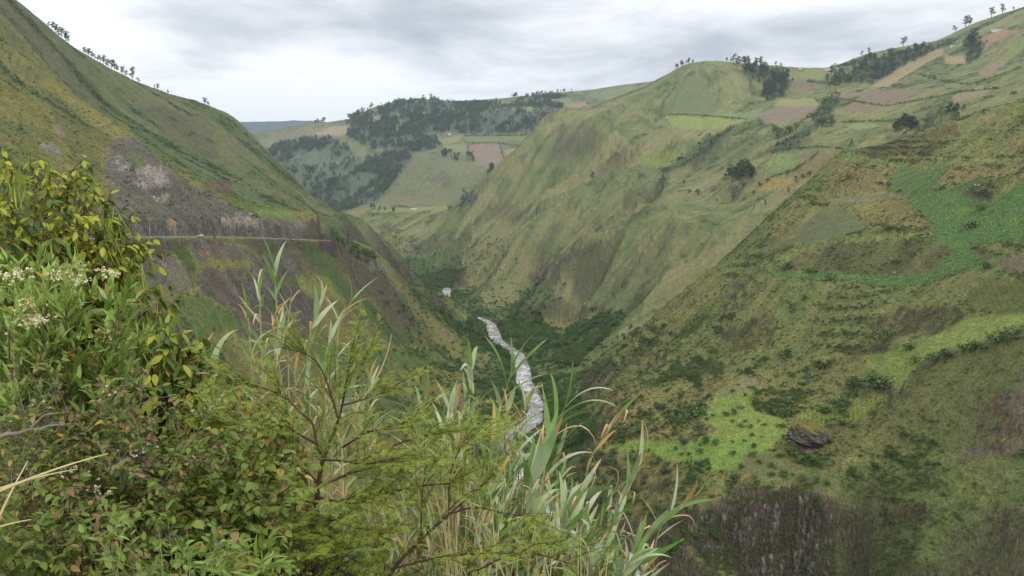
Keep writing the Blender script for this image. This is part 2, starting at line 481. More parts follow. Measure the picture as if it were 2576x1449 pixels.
# the ribs die out towards the skyline, so that the ridges keep their line
_top = np.where(RR > 850, T, -9).max(0)[None, :]
low = np.clip((_top - T) * RR / 90, 0.12, 1)
big = 1 + 1.2 * sm_(TH, 0.0, 0.05) * sm_(RR, 850, 1000) * (RR < 2600)
low = np.where(RR > 850, low, np.where(TH > 0, 0.75, 0.9))
relief = (rib(rib0) * 9.0 * np.clip((RR - 300) / 900, 0.15, 1.7) * big * low + rib(rib1) * 5.0 * big * low * np.clip(RR / 900, 0.5, 1.6) + rib(rib3) * 0.9 * np.clip(RR / 900, 0.5, 1.6)) * steep
relief = relief + fbm(X, Y, 45, 5, 9, 0.52) * (0.8 + 1.6 * steep)


def inside(px, py, poly):
    c = np.zeros(px.shape, bool)
    n = len(poly)
    for i in range(n):
        x0, y0 = poly[i]
        x1, y1 = poly[(i + 1) % n]
        if y0 == y1:
            continue
        m = (y0 > py) != (y1 > py)
        c ^= m & (px < (x1 - x0) * (py - y0) / (y1 - y0) + x0)
    return c


# worked ground is smooth: fields, the green strip and the knoll it curls round
PLOTS = [[(2281, 499), (2300, 484), (2384, 480), (2447, 499), (2494, 509), (2557, 468), (2650, 440), (2650, 606), (2510, 609), (2431, 622), (2456, 640), (2488, 665), (2400, 687), (2328, 712), (2259, 724), (2190, 718), (2140, 702), (2058, 704), (1939, 690), (1939, 676), (2002, 686), (2140, 688), (2240, 695), (2300, 695), (2347, 681), (2372, 660), (2397, 625), (2347, 606), (2347, 565), (2322, 540), (2290, 512)],
         [(1939, 678), (2058, 612), (2196, 600), (2353, 594), (2394, 628), (2384, 650), (2347, 688), (2228, 700), (2133, 692), (2008, 690)],
         [(1854, 951), (1920, 972), (1890, 1014), (1896, 1032), (1990, 1056), (2146, 1000), (2236, 994), (2224, 1010), (2152, 1058), (2069, 1080), (1985, 1105), (1949, 1139), (2003, 1175), (2111, 1187), (2122, 1250), (2057, 1240), (1920, 1226), (1860, 1186), (1753, 1180), (1603, 1143), (1510, 1126), (1568, 1108), (1711, 1112), (1800, 1080), (1770, 1050)],
         [(2421, 805), (2576, 787), (2650, 780), (2650, 810), (2576, 823), (2486, 853), (2343, 889), (2278, 954), (2242, 972), (2188, 924), (2176, 895), (2307, 871), (2355, 841)],
         [(2262, 421), (2391, 421), (2378, 477), (2287, 487), (2237, 480)], [(2021, 565), (2071, 524), (2143, 528), (2180, 575), (2133, 590), (2058, 606), (1901, 640)]]
_px, _py = project(X, Y, Z)
PLOT = np.zeros((NR, NTH))
_c = (RR > 340) & (RR < 830) & (TH > 0)
for q_ in PLOTS:
    PLOT[_c] = np.maximum(PLOT[_c], inside(_px[_c], _py[_c], q_))
PLOT = np.clip(blur(PLOT, 3) * 1.3, 0, 1)
relief = relief * (1 - 0.8 * PLOT)
Z = Z + relief * farw + fbm(X, Y, 2.5, 3, 4) * 0.12 * (1 - farw)

# the near spur is stepped by old terraces: flat treads and short steep banks between them
TERM = sm_(TH, 0.03, 0.10) * sm_(RR, 340, 370) * (1 - sm_(RR, 800, 860)) * np.clip((slope - 0.2) / 0.3, 0, 1) * (1 - PLOT)
_ph = (Z + 16 * fbm(X, Y, 130, 3, 51) + 3.0 * fbm(X, Y, 22, 2, 52)) / 7.5
TFR = _ph - np.floor(_ph)
_st = sm_(TFR, 0.58, 1.0)
Z = Z + 7.5 * 0.5 * (_st - TFR) * TERM * sm_(fbm(X, Y, 90, 2, 53), -0.1, 0.45)
# ------------------------------------------------------------------ river bed and road bench cut into the land
def xyz_line(L):
    return np.array([[math.exp(lr) * math.sin(th), math.exp(lr) * math.cos(th), t * math.exp(lr)] for th, lr, t in L])


def dist_to(P, x, y):
    """distance to a polyline, and its height at the nearest point"""
    best = np.full(x.shape, 1e9)
    zz = np.zeros(x.shape)
    for a, b in zip(P, P[1:]):
        d = b - a
        L2 = d[0] ** 2 + d[1] ** 2 + 1e-9
        t = np.clip(((x - a[0]) * d[0] + (y - a[1]) * d[1]) / L2, 0, 1)
        q = np.hypot(x - a[0] - t * d[0], y - a[1] - t * d[1])
        m = q < best
        best = np.where(m, q, best)
        zz = np.where(m, a[2] + t * d[2], zz)
    return best, zz


river_xyz = xyz_line(RIVER)
road_xyz = xyz_line(ROAD)
sel = (RR > 260) & (RR < 3200) & (Z < -120)
dR, zR = dist_to(river_xyz, X[sel], Y[sel])
wob = 1 + 0.4 * pnoise(X[sel] / 45, Y[sel] / 45, 21) + 0.3 * pnoise(X[sel] / 14, Y[sel] / 14, 22)
HALF = 5.2
zt = Z[sel]
bed = zR - 2.0
k = np.clip((dR - HALF * wob) / 9.0, 0, 1)
k = k * k * (3 - 2 * k)
zt = np.where(dR < 60, np.maximum(zt, zR + 1.6 + 0.05 * np.maximum(dR - 10, 0)) * k + bed * (1 - k), zt)
Z[sel] = zt
sel = (RR > 300) & (RR < 960) & (TH < 0) & (Z < 60) & (Z > -130)
dD, zD = dist_to(road_xyz, X[sel], Y[sel])
k = np.clip((dD - 4.6) / 3.5, 0, 1)
k = k * k * (3 - 2 * k)
zt = Z[sel]
Z[sel] = np.where(dD < 9, (zD - 0.15) * (1 - k) + zt * k, zt)

PX, PY = project(X, Y, Z)
gr, gt = grads(Z)
slope = np.hypot(gr, gt)
# which points can be seen from the road: running maximum of the sight angle
ang = Z / RR
run = np.maximum.accumulate(ang, axis=0)
VIS = ang >= run - 0.004


def ground_z(x, y):
    """height of the land at a place"""
    th, r = math.atan2(x, y), math.hypot(x, y)
    j = min(max(np.searchsorted(ths, th) - 1, 0), NTH - 2)
    i = min(max(np.searchsorted(rs, r) - 1, 0), NR - 2)
    fj = min(max((th - ths[j]) / (ths[j + 1] - ths[j]), 0), 1)
    fi = min(max((r - rs[i]) / (rs[i + 1] - rs[i]), 0), 1)
    return float((Z[i, j] * (1 - fj) + Z[i, j + 1] * fj) * (1 - fi) + (Z[i + 1, j] * (1 - fj) + Z[i + 1, j + 1] * fj) * fi)


def land(px, py, rmin=230, rmax=5000):
    """where the line of sight through a picture point first meets the land"""
    d = pix_dir(px, py)
    h = math.hypot(d[0], d[1])
    th = math.atan2(d[0], d[1])
    j = min(max(np.searchsorted(ths, th) - 1, 0), NTH - 2)
    fj = (th - ths[j]) / (ths[j + 1] - ths[j])
    col = Z[:, j] * (1 - fj) + Z[:, j + 1] * fj
    s = d[2] / h
    f = col - s * rs
    ok = np.where((f >= 0) & (rs >= rmin) & (rs <= rmax))[0]
    if len(ok) == 0:
        m = (rs >= rmin) & (rs <= rmax)
        i = int(np.argmax(np.where(m, f / rs, -9)))
        r = rs[i]
    else:
        i = ok[0]
        if i > 0 and f[i - 1] < 0:
            t = f[i - 1] / (f[i - 1] - f[i])
            r = rs[i - 1] + (rs[i] - rs[i - 1]) * t
        else:
            r = rs[i]
    x, y = r * math.sin(th), r * math.cos(th)
    return Vector((x, y, ground_z(x, y)))
# ------------------------------------------------------------------ what grows or lies where (ground cover, fixed to the land)
def lin(c):
    c = np.asarray(c, float) / 255.0
    return np.where(c <= 0.04045, c / 12.92, ((c + 0.055) / 1.055) ** 2.4)


ALB = 1.0
DESAT = 0.10            # picture colour -> ground albedo


def G(r, g, b):
    c = lin((r, g, b)) * ALB
    l_ = c @ np.array([0.25, 0.65, 0.10])
    return (c * (1 - DESAT) + l_ * DESAT).astype(np.float32)


def sm(x, a, b):
    t = np.clip((x - a) / (b - a), 0, 1)
    return t * t * (3 - 2 * t)


# landform of every point: that of the nearest control line
TAG = np.zeros((NR, NTH), np.int8)
ii = np.arange(0, NR, 4)
jj = np.arange(0, NTH, 4)
ctf32 = ctl.astype(np.float32)
sub = np.zeros((len(ii), len(jj)), np.int8)
for a, i in enumerate(ii):
    d = np.abs(ths[jj][:, None].astype(np.float32) - ctf32[None, :, 0]) + np.abs(np.float32(math.log(rs[i])) - ctf32[None, :, 1])
    sub[a] = tags[d.argmin(1)]
TAG = np.repeat(np.repeat(sub, 4, 0), 4, 1)[:NR, :NTH]
TAG[(RR < 200)] = BANK

nA = fbm(X, Y, 160, 4, 31)
nB = fbm(X, Y, 38, 4, 32)
nC = fbm(X, Y, 11, 3, 33)
nD = fbm(X, Y, 4.2, 2, 34)
gul = np.tanh(rib0 * 0.4 + rib1 * 0.45 + rib2 * 0.4) * (1 - 0.55 * TERM)          # down-slope streaks: gully growth, its contrast raised as painted rib shading
BAND = TERM * sm(TFR, 0.5, 0.7) * sm(fbm(X, Y, 60, 3, 54), 0.0, 0.5)        # scrub on the terrace banks
_p2 = (Z + 25 * nA + 6 * nB) / np.where(RR > 2300, 34.0, 21.0)
BAND2 = (RR > 850) * sm(np.abs(_p2 - np.floor(_p2) - 0.5), 0.40, 0.47) * sm(nB + nC, 0.0, 0.5) * sm(0.9 - slope, 0, 0.3)
cov = np.zeros((NR, NTH, 3), np.float32)
PAL = {   # dry grass, green grass, scrub
    BANK: (G(100, 106, 56), G(82, 100, 50), G(60, 76, 40)),
    LEFT: (G(122, 120, 62), G(90, 104, 54), G(66, 78, 44)),
    LRIDGE: (G(110, 112, 74), G(88, 104, 64), G(66, 80, 52)),
    VALLEY: (G(106, 116, 66), G(82, 104, 56), G(62, 82, 48)),
    RSPUR: (G(132, 128, 75), G(109, 123, 66), G(80, 93, 50)),
    RMOUNT: (G(136, 134, 88), G(108, 120, 74), G(74, 84, 54)),
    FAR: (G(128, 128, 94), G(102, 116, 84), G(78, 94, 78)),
}
wg = sm(nA * 0.8 + nB * 0.7 + nC * 0.4 - gul * 0.34 + 0.06, -0.3, 0.4)
ws = sm(nB * 0.7 + nC * 0.9 + nD * 0.7 - gul * 0.4, 0.2, 0.75) * 0.85  # scrub along the streaks, strengthened to stand in for shading of the ribs
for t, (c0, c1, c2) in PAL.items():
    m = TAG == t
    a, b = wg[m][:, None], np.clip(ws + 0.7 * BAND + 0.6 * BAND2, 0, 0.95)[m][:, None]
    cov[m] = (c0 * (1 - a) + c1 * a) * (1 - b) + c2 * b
cov *= (1 + 0.20 * nC + 0.16 * nD + 0.10 * np.tanh(rib3))[..., None]
rock = np.zeros((NR, NTH), np.float32)
# bare rock where it is too steep to hold soil
sr = sm(slope + 0.35 * nB + 0.35 * nC + 0.3 * nD - 0.1 * gul, 1.2, 1.8) * (RR > 330) * (TAG != FAR)
ROCKC = G(112, 102, 86)
sr = sr * np.where(TAG == RMOUNT, 0.4, 0.85)
cov = cov * (1 - sr[..., None]) + sr[..., None] * ROCKC * (1 + 0.35 * nD + 0.3 * nC)[..., None]
rock = np.maximum(rock, sr)
WOOD = np.zeros((NR, NTH), np.float32)     # woodland
BUSH = np.clip(sm(nB + 0.6 * nC - 0.35 * gul, 0.15, 0.6), 0, 1).astype(np.float32)   # scrub density
BUSH = np.clip(BUSH * (1 - 0.4 * TERM) + 1.5 * BAND + 1.2 * BAND2, 0, 2).astype(np.float32)
ROWS = np.zeros((NR, NTH), np.int8)        # crop number


def paint(kind, colour, poly, rmin=250, rmax=5200, op=0.9, crop=0, jit=None):
    poly = [tuple(p) for p in poly]
    xs, ys = [p[0] for p in poly], [p[1] for p in poly]
    m = VIS & (RR > rmin) & (RR < rmax) & (PX > min(xs) - 14) & (PX < max(xs) + 14) & (PY > min(ys) - 14) & (PY < max(ys) + 14)
    if not m.any():
        return
    j = jit if jit is not None else {'field': 2.2, 'soft': 12, 'rock': 16, 'crag': 20, 'wood': 14}[kind]
    fw = sm(RR[m], 900, 1800)
    px = PX[m] + j * (1.3 * (nC[m] + 0.6 * nD[m]) * (1 - fw) + 1.3 * fw * (nB[m] + 0.5 * nC[m]))
    py = PY[m] + j * (0.9 * (nD[m] - 0.5 * nC[m]) * (1 - fw) + 0.7 * fw * (nA[m] - nB[m]))
    hit = inside(px, py, poly)
    if not hit.any():
        return
    w_ = hit.astype(np.float32) * op
    if kind == 'rock':
        w_ = w_ * (1 - 0.35 * fw) * sm(nB[m] * 0.5 + nC[m] * 0.9 + nD[m] * 0.9 - gul[m] * 0.3, -0.75, 0.3)
    elif kind == 'crag':
        w_ = w_ * sm(nB[m] * 0.5 + nC[m] * 0.8 + nD[m] * 0.8 - gul[m] * 0.2, -1.1, -0.1)
        kind = 'rock'
    elif kind == 'soft':
        w_ = w_ * sm(nB[m] * 0.6 + nC[m] * 0.6 + nD[m] * 0.4, -0.7, 0.15)
    c = G(*colour)
    tex = 1 + {'field': 0.06, 'soft': 0.2, 'rock': 0.45, 'wood': 0.25}[kind] * nD[m] + {'field': 0.07, 'soft': 0.18, 'rock': 0.35, 'wood': 0.2}[kind] * nC[m]
    if kind == 'rock':
        tex = tex * (1 + 0.22 * np.tanh(rib3[m]))
    cov[m] = cov[m] * (1 - w_[:, None]) + w_[:, None] * c * tex[:, None]
    if kind == 'rock':
        rock[m] = np.maximum(rock[m], w_)
        BUSH[m] *= 1 - 0.6 * w_
    else:
        rock[m] *= 1 - w_
    if kind in ('field', 'soft'):
        WOOD[m] *= 1 - w_
    if kind == 'field':
        BUSH[m] *= 1 - w_ / op
        ROWS[m] = np.where(hit, crop, ROWS[m])
    if kind == 'wood':
        WOOD[m] = np.maximum(WOOD[m], hit * sm(nA[m] * 0.8 + nB[m] * 0.9 + nC[m] * 0.4, -0.5, 0.3))


def P3(zx, zy):      # points read off an enlarged view
    return (1233.4 + zx * .5212, zy * .5212)


# far hills
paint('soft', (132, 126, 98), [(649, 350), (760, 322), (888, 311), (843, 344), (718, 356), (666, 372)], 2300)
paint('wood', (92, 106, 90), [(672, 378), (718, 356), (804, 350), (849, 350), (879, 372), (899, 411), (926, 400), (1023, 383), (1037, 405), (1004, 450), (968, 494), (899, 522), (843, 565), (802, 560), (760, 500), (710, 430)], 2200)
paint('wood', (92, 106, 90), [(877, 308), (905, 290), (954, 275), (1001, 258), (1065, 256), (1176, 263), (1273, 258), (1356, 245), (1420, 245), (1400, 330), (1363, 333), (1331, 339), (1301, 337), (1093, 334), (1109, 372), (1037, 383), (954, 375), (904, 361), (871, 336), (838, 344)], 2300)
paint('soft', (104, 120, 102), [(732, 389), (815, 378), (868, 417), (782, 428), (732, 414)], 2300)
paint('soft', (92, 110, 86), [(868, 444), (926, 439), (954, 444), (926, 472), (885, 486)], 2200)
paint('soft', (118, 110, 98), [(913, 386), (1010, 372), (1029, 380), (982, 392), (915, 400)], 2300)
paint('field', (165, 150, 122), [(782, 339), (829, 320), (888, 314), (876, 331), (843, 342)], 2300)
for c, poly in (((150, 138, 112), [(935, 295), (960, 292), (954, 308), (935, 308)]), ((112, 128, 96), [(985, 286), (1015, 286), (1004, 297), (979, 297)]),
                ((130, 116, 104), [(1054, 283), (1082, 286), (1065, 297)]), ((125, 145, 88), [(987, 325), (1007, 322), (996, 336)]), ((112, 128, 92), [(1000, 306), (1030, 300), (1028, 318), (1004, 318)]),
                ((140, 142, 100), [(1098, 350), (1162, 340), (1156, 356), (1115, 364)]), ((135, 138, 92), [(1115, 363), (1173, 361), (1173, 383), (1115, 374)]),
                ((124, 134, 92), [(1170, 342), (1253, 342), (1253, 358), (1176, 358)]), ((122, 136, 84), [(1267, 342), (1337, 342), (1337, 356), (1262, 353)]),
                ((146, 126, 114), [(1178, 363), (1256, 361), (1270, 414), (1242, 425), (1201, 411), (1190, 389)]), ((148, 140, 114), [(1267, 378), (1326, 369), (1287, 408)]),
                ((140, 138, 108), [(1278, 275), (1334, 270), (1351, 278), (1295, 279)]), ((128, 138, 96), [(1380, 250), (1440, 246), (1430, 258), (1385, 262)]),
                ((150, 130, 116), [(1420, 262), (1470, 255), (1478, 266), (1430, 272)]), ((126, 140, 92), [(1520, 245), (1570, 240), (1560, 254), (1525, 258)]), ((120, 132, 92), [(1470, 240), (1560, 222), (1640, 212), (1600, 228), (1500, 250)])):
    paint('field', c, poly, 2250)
paint('soft', (118, 122, 88), [(951, 516), (1037, 389), (1107, 381), (1162, 389), (1220, 433), (1204, 461), (1148, 516)], 2000)
paint('rock', (104, 94, 86), [(1079, 444), (1120, 425), (1145, 461), (1107, 472)], 2000)
paint('soft', (128, 118, 98), [(960, 511), (1037, 491), (1082, 500), (996, 519)], 2000)
paint('field', (142, 144, 90), [(951, 527), (1037, 523), (1126, 517), (1126, 527), (1037, 532), (954, 536)], 1900)
paint('wood', (80, 92, 78), [(1162, 494), (1204, 483), (1192, 516), (1154, 527)], 1500)
paint('wood', (86, 102, 70), [(1085, 690), (1165, 678), (1150, 725), (1060, 720), (1050, 700)], 1300, 1900)
# right mountainside
for c, poly in (((112, 124, 84), [(1713, 193), (1760, 195), (1786, 224), (1807, 266), (1775, 287), (1666, 281)]), ((140, 150, 84), [(1671, 292), (1786, 294), (1869, 302), (1822, 323), (1760, 326), (1692, 318)]),
                ((128, 138, 68), [(1598, 401), (1619, 386), (1687, 380), (1734, 388), (1728, 401), (1666, 422), (1619, 417)]), ((118, 142, 98), [(1786, 284), (1927, 281), (1880, 300), (1812, 294)]),
                ((122, 132, 74), [(1755, 156), (1838, 151), (1963, 169), (1859, 175)]), ((130, 135, 82), [(1932, 190), (2005, 180), (2067, 177), (2130, 175), (2099, 198), (2005, 203), (1927, 208)]),
                ((150, 148, 92), [(1947, 266), (1963, 250), (2046, 248), (2062, 266), (2005, 271)]), ((138, 124, 110), [(1906, 292), (1947, 271), (2057, 266), (2036, 292), (1927, 313)]),
                ((132, 112, 100), [(1979, 208), (2057, 208), (2046, 224), (1984, 224)]), ((142, 122, 106), [(2078, 240), (2213, 224), (2213, 230), (2119, 250)]),
                ((136, 118, 98), [(2172, 235), (2255, 224), (2317, 229), (2255, 261), (2161, 281), (2114, 284)]), ((160, 144, 110), [(2187, 219), (2291, 156), (2370, 117), (2375, 135), (2307, 172), (2234, 219)]),
                ((165, 148, 112), [(2375, 141), (2422, 141), (2437, 162), (2380, 159)]), ((162, 130, 106), [(2453, 99), (2526, 73), (2568, 78), (2474, 120)]),
                ((132, 140, 88), [(2432, 89), (2536, 42), (2576, 57), (2484, 78)]), ((148, 128, 112), [(2458, 182), (2521, 151), (2536, 156), (2479, 193)]),
                ((118, 138, 80), [(2495, 167), (2576, 104), (2576, 125), (2505, 162)]), ((140, 148, 95), [(2119, 313), (2171, 312), (2224, 315), (2151, 326)]),
                ((124, 146, 84), [(1906, 438), (1947, 391), (2041, 375), (2067, 373), (2015, 412), (1963, 438)]), ((132, 116, 95), [(1994, 396), (2057, 375), (2067, 380), (2026, 401)]),
                ((132, 124, 82), [(1989, 438), (2067, 380), (2130, 380), (2119, 396), (2036, 443)]), ((152, 140, 84), [(1927, 443), (2067, 443), (2015, 474), (1859, 485)]), ((150, 138, 104), [(2395, 240), (2470, 215), (2480, 240), (2400, 262)])):
    paint('field', c, poly, 1000)
for c, poly in (((105, 75, 68), [(1536, 401), (1567, 370), (1577, 370), (1546, 407)]), ((105, 75, 68), [(1567, 396), (1614, 367), (1609, 378), (1577, 401)])):
    paint('soft', c, poly, 1000)
for c, poly in (((106, 98, 78), [(1411, 313), (1478, 313), (1525, 344), (1473, 396), (1400, 412), (1390, 396)]), ((106, 98, 78), [(1186, 552), (1233, 511), (1274, 510), (1319, 525), (1299, 552), (1200, 556)]),
                ((106, 98, 78), [(1330, 690), (1400, 640), (1440, 650), (1400, 690), (1340, 715)]), ((106, 98, 78), [(1440, 640), (1540, 590), (1570, 580), (1530, 620), (1470, 650)]), ((94, 88, 76), [(1000, 630), (1060, 600), (1130, 600), (1080, 640), (1010, 645)]), ((96, 98, 74), [(1895, 396), (1963, 354), (2005, 339), (1984, 365), (1921, 386)]),
                ((96, 88, 78), [(950, 570), (985, 560), (1010, 580), (960, 600)])):
    paint('rock', c, poly, 1000)
for poly in ([(1765, 360), (1807, 334), (1848, 318), (1833, 334), (1786, 380), (1744, 407), (1723, 422), (1666, 433), (1687, 417)], [(1645, 506), (1650, 464), (1666, 438), (1676, 453), (1661, 490)],
             [(1900, 390), (1990, 340), (2040, 310), (2050, 290), (2075, 250), (2110, 235), (2120, 250), (2060, 320), (1990, 380)], [(1880, 165), (1960, 170), (1990, 210), (1930, 225), (1890, 200)],
             [(1910, 235), (1960, 195), (1985, 200), (1975, 245), (1930, 255)], [(2090, 205), (2180, 160), (2300, 120), (2400, 98), (2400, 110), (2310, 145), (2200, 205), (2110, 215)],
             [(2090, 175), (2150, 148), (2200, 134), (2190, 150), (2130, 170)], [(2420, 130), (2450, 100), (2480, 110), (2460, 150), (2430, 160)]):
    paint('wood', (84, 94, 68), poly, 1000)
# left ridge and hillside
paint('soft', (88, 112, 60), [(345, 335), (389, 365), (468, 419), (542, 458), (616, 468), (660, 510), (720, 545), (600, 510), (513, 463), (444, 424), (375, 375)], 600, 1500)
paint('soft', (84, 84, 66), [(345, 270), (420, 265), (520, 320), (560, 400), (500, 400), (400, 330)], 850, 1500, 0.6)
paint('rock', (126, 98, 84), [(518, 448), (577, 451), (582, 493), (542, 488)], 600, 1500)
paint('soft', (114, 138, 72), [(641, 520), (735, 532), (735, 550), (651, 537)], 600, 1200)
paint('soft', (132, 124, 68), [(100, 195), (190, 240), (310, 325), (380, 395), (460, 425), (530, 478), (580, 512), (560, 516), (500, 490), (430, 450), (360, 415), (290, 345), (170, 262), (95, 215)], 560, 1000, 0.85)
paint('soft', (92, 96, 50), [(110, 215), (180, 275), (280, 355), (260, 420), (255, 490), (200, 430), (150, 330)], 500, 950, 0.6)
paint('crag', (122, 117, 109), [(276, 355), (345, 340), (375, 375), (424, 419), (473, 458), (532, 488), (572, 518), (621, 540), (685, 554), (789, 559), (795, 585), (739, 598), (631, 598), (582, 596), (200, 599), (276, 493), (262, 424)], 450, 900)
paint('rock', (106, 102, 96), [(300, 480), (450, 470), (560, 530), (620, 560), (600, 596), (300, 596)], 450, 900, 0.6)
for c, poly in (((166, 155, 146), [(340, 439), (365, 414), (424, 424), (429, 453), (384, 473), (345, 468)]), ((154, 145, 138), [(286, 380), (325, 405), (335, 429), (301, 428)]), ((174, 158, 146), [(384, 503), (419, 488), (424, 503), (394, 513)]),
                ((168, 154, 140), [(557, 547), (601, 542), (655, 547), (650, 567), (591, 572)]), ((172, 148, 112), [(419, 557), (448, 557), (444, 586), (419, 582)]), ((142, 126, 112), [(296, 513), (355, 522), (335, 532), (306, 527)]),
                ((160, 148, 142), [(115, 365), (138, 350), (148, 394), (128, 398)]), ((155, 135, 125), [(143, 310), (162, 325), (160, 345), (148, 345)]), ((136, 118, 110), [(745, 562), (790, 560), (790, 572), (750, 574)]),
                ((128, 122, 113), [(345, 659), (420, 643), (470, 676), (497, 727), (454, 737), (403, 720), (353, 710)]), ((120, 114, 104), [(480, 612), (588, 612), (640, 640), (600, 660), (504, 653)]), ((146, 112, 82), [(500, 625), (525, 632), (535, 650), (512, 645)]),
                ((112, 104, 95), [(504, 676), (605, 676), (622, 760), (571, 777), (504, 737)]), ((112, 104, 96), [(584, 704), (633, 694), (707, 720), (791, 743), (801, 783), (771, 852), (600, 850), (584, 803)]), ((94, 84, 78), [(801, 581), (830, 588), (862, 635), (835, 650), (801, 615)]), ((116, 110, 102), [(620, 650), (740, 640), (760, 690), (640, 700)])):
    paint('crag', c, poly, 380, 950)
for c, poly in (((92, 112, 52), [(315, 389), (355, 380), (380, 404), (355, 424)]), ((72, 90, 48), [(420, 605), (477, 626), (504, 710), (487, 720), (464, 676)]), ((84, 106, 56), [(460, 743), (504, 737), (571, 790), (622, 827), (504, 844), (470, 794)]),
                ((76, 98, 52), [(760, 600), (830, 640), (900, 740), (960, 790), (1050, 850), (1000, 870), (900, 800), (800, 690)]), ((84, 112, 56), [(900, 880), (1100, 880), (1130, 930), (1000, 930), (930, 915)]), ((124, 130, 62), [(740, 690), (830, 700), (870, 760), (760, 730)])):
    paint('soft', c, poly, 380, 1100)
paint('soft', (122, 114, 106), [(904, 655), (949, 655), (988, 684), (939, 679)], 700, 1100)
paint('soft', (130, 118, 86), [(1096, 822), (1150, 842), (1135, 866)], 700, 1300)
paint('field', (120, 138, 74), [(1141, 788), (1175, 793), (1178, 807), (1151, 803)], 800, 1500)
paint('soft', (126, 112, 84), [(1110, 975), (1196, 996), (1307, 1038), (1297, 1056), (1205, 1052), (1120, 1010)], 500, 900)
paint('soft', (140, 126, 90), [(1196, 881), (1242, 890), (1246, 909), (1205, 899)], 500, 1100)
paint('soft', (136, 128, 80), [(1345, 805), (1454, 790), (1480, 805), (1440, 827), (1360, 836)], 700, 1400)
paint('wood', (82, 102, 58), [(1390, 880), (1440, 830), (1560, 780), (1570, 800), (1500, 870), (1450, 920), (1400, 930)], 750, 1400)
paint('wood', (80, 100, 58), [(1110, 790), (1190, 805), (1215, 850), (1280, 900), (1240, 890), (1170, 850), (1120, 820)], 800, 1400)
paint('wood', (80, 100, 58), [(1270, 800), (1340, 780), (1400, 850), (1330, 890), (1290, 860), (1265, 830)], 800, 1400)
paint('wood', (82, 102, 56), [(1370, 1030), (1420, 990), (1460, 1010), (1500, 1100), (1420, 1130), (1380, 1080)], 450, 760)
# near right spur and its terraces
RS = dict(rmin=330, rmax=830)
for k_, c, poly in (('field', (130, 118, 74), [(2102, 408), (2256, 418), (2240, 452), (2221, 477), (2071, 493)]), ('field', (134, 122, 72), [(2362, 452), (2397, 424), (2576, 427), (2576, 446), (2478, 452), (2416, 465), (2391, 466)])):
    paint('soft', c, poly, **RS)
paint('soft', (92, 84, 52), [(2160, 380), (2280, 345), (2400, 310), (2420, 340), (2330, 395), (2180, 398)], **RS)
paint('soft', (128, 138, 70), [(2120, 398), (2576, 398), (2576, 406), (2120, 404)], op=0.7, **RS)
paint('soft', (128, 138, 66), [(1890, 682), (1960, 648), (2058, 612), (2196, 594), (2337, 588), (2353, 596), (2196, 605), (2077, 616), (1960, 662)], **RS)
paint('rock', (104, 98, 66), [(1939, 678), (2058, 615), (2196, 605), (2353, 598), (2394, 628), (2384, 650), (2347, 684), (2290, 697), (2228, 697), (2133, 687), (2008, 687), (1952, 681)], op=0.7, **RS)
paint('soft', (130, 119, 66), [(2143, 531), (2287, 502), (2312, 537), (2344, 549), (2322, 587), (2228, 581), (2180, 575)], **RS)
paint('field', (94, 122, 68), [(2262, 421), (2322, 426), (2391, 421), (2359, 452), (2362, 462), (2378, 477), (2287, 487), (2237, 480), (2243, 446)], crop=1, **RS)
paint('field', (96, 120, 72), [(2409, 465), (2469, 446), (2478, 462), (2428, 480), (2378, 477)], crop=1, **RS)
paint('field', (124, 123, 94), [(2083, 512), (2133, 496), (2237, 484), (2284, 487), (2196, 506), (2090, 515)], crop=2, **RS)
paint('field', (94, 130, 66), [(2281, 499), (2300, 484), (2384, 480), (2447, 499), (2494, 509), (2557, 468), (2650, 440), (2650, 606), (2510, 609), (2431, 622), (2456, 640), (2488, 665), (2400, 690), (2328, 714), (2259, 726), (2190, 720), (2140, 704), (2058, 706), (1939, 691), (1939, 676), (2002, 686), (2140, 687), (2240, 694), (2300, 694), (2347, 681), (2372, 662), (2397, 625), (2347, 606), (2347, 565), (2322, 540), (2290, 512)], crop=1, **RS)
paint('soft', (122, 142, 52), [(2532, 545), (2566, 545), (2570, 562), (2535, 562)], op=0.6, **RS)
paint('soft', (122, 142, 52), [(2410, 525), (2450, 525), (2450, 536), (2410, 536)], op=0.6, **RS)
paint('field', (106, 112, 78), [(2021, 565), (2071, 524), (2133, 524), (2143, 537), (2180, 575), (2133, 590), (2058, 606), (1901, 640), (1901, 631), (2008, 593)], crop=2, **RS)
paint('field', (106, 110, 62), [(2434, 734), (2478, 706), (2650, 706), (2650, 788), (2510, 781), (2441, 775)], crop=3, **RS)
paint('field', (138, 154, 72), [(2421, 805), (2576, 787), (2650, 780), (2650, 810), (2576, 823), (2486, 853), (2343, 889), (2325, 901), (2278, 954), (2266, 978), (2242, 972), (2188, 924), (2176, 895), (2307, 871), (2355, 841)], crop=4, **RS)
paint('field', (136, 156, 68), [(1854, 951), (1872, 954), (1920, 972), (1890, 1014), (1896, 1032), (1979, 1056), (1979, 1097), (1938, 1124), (1860, 1175), (1806, 1184), (1753, 1175), (1699, 1154), (1603, 1139), (1532, 1124), (1568, 1115), (1651, 1109), (1711, 1115), (1758, 1097), (1800, 1080), (1770, 1050), (1788, 1026), (1794, 1002), (1818, 978)], crop=4, **RS)
paint('field', (122, 150, 62), [(1979, 1105), (1938, 1126), (1860, 1178), (1806, 1186), (1753, 1178), (1699, 1156), (1603, 1141), (1520, 1126), (1568, 1112), (1651, 1106), (1711, 1118), (1758, 1102), (1850, 1104)], crop=6, **RS)
paint('soft', (134, 124, 94), [(1854, 950), (1872, 954), (1920, 972), (1880, 992), (1800, 1000), (1818, 978)], op=0.8, **RS)
paint('field', (136, 148, 66), [(1985, 1056), (2027, 1038), (2146, 1002), (2236, 996), (2224, 1008), (2152, 1056), (2069, 1074), (2039, 1062)], crop=3, **RS)
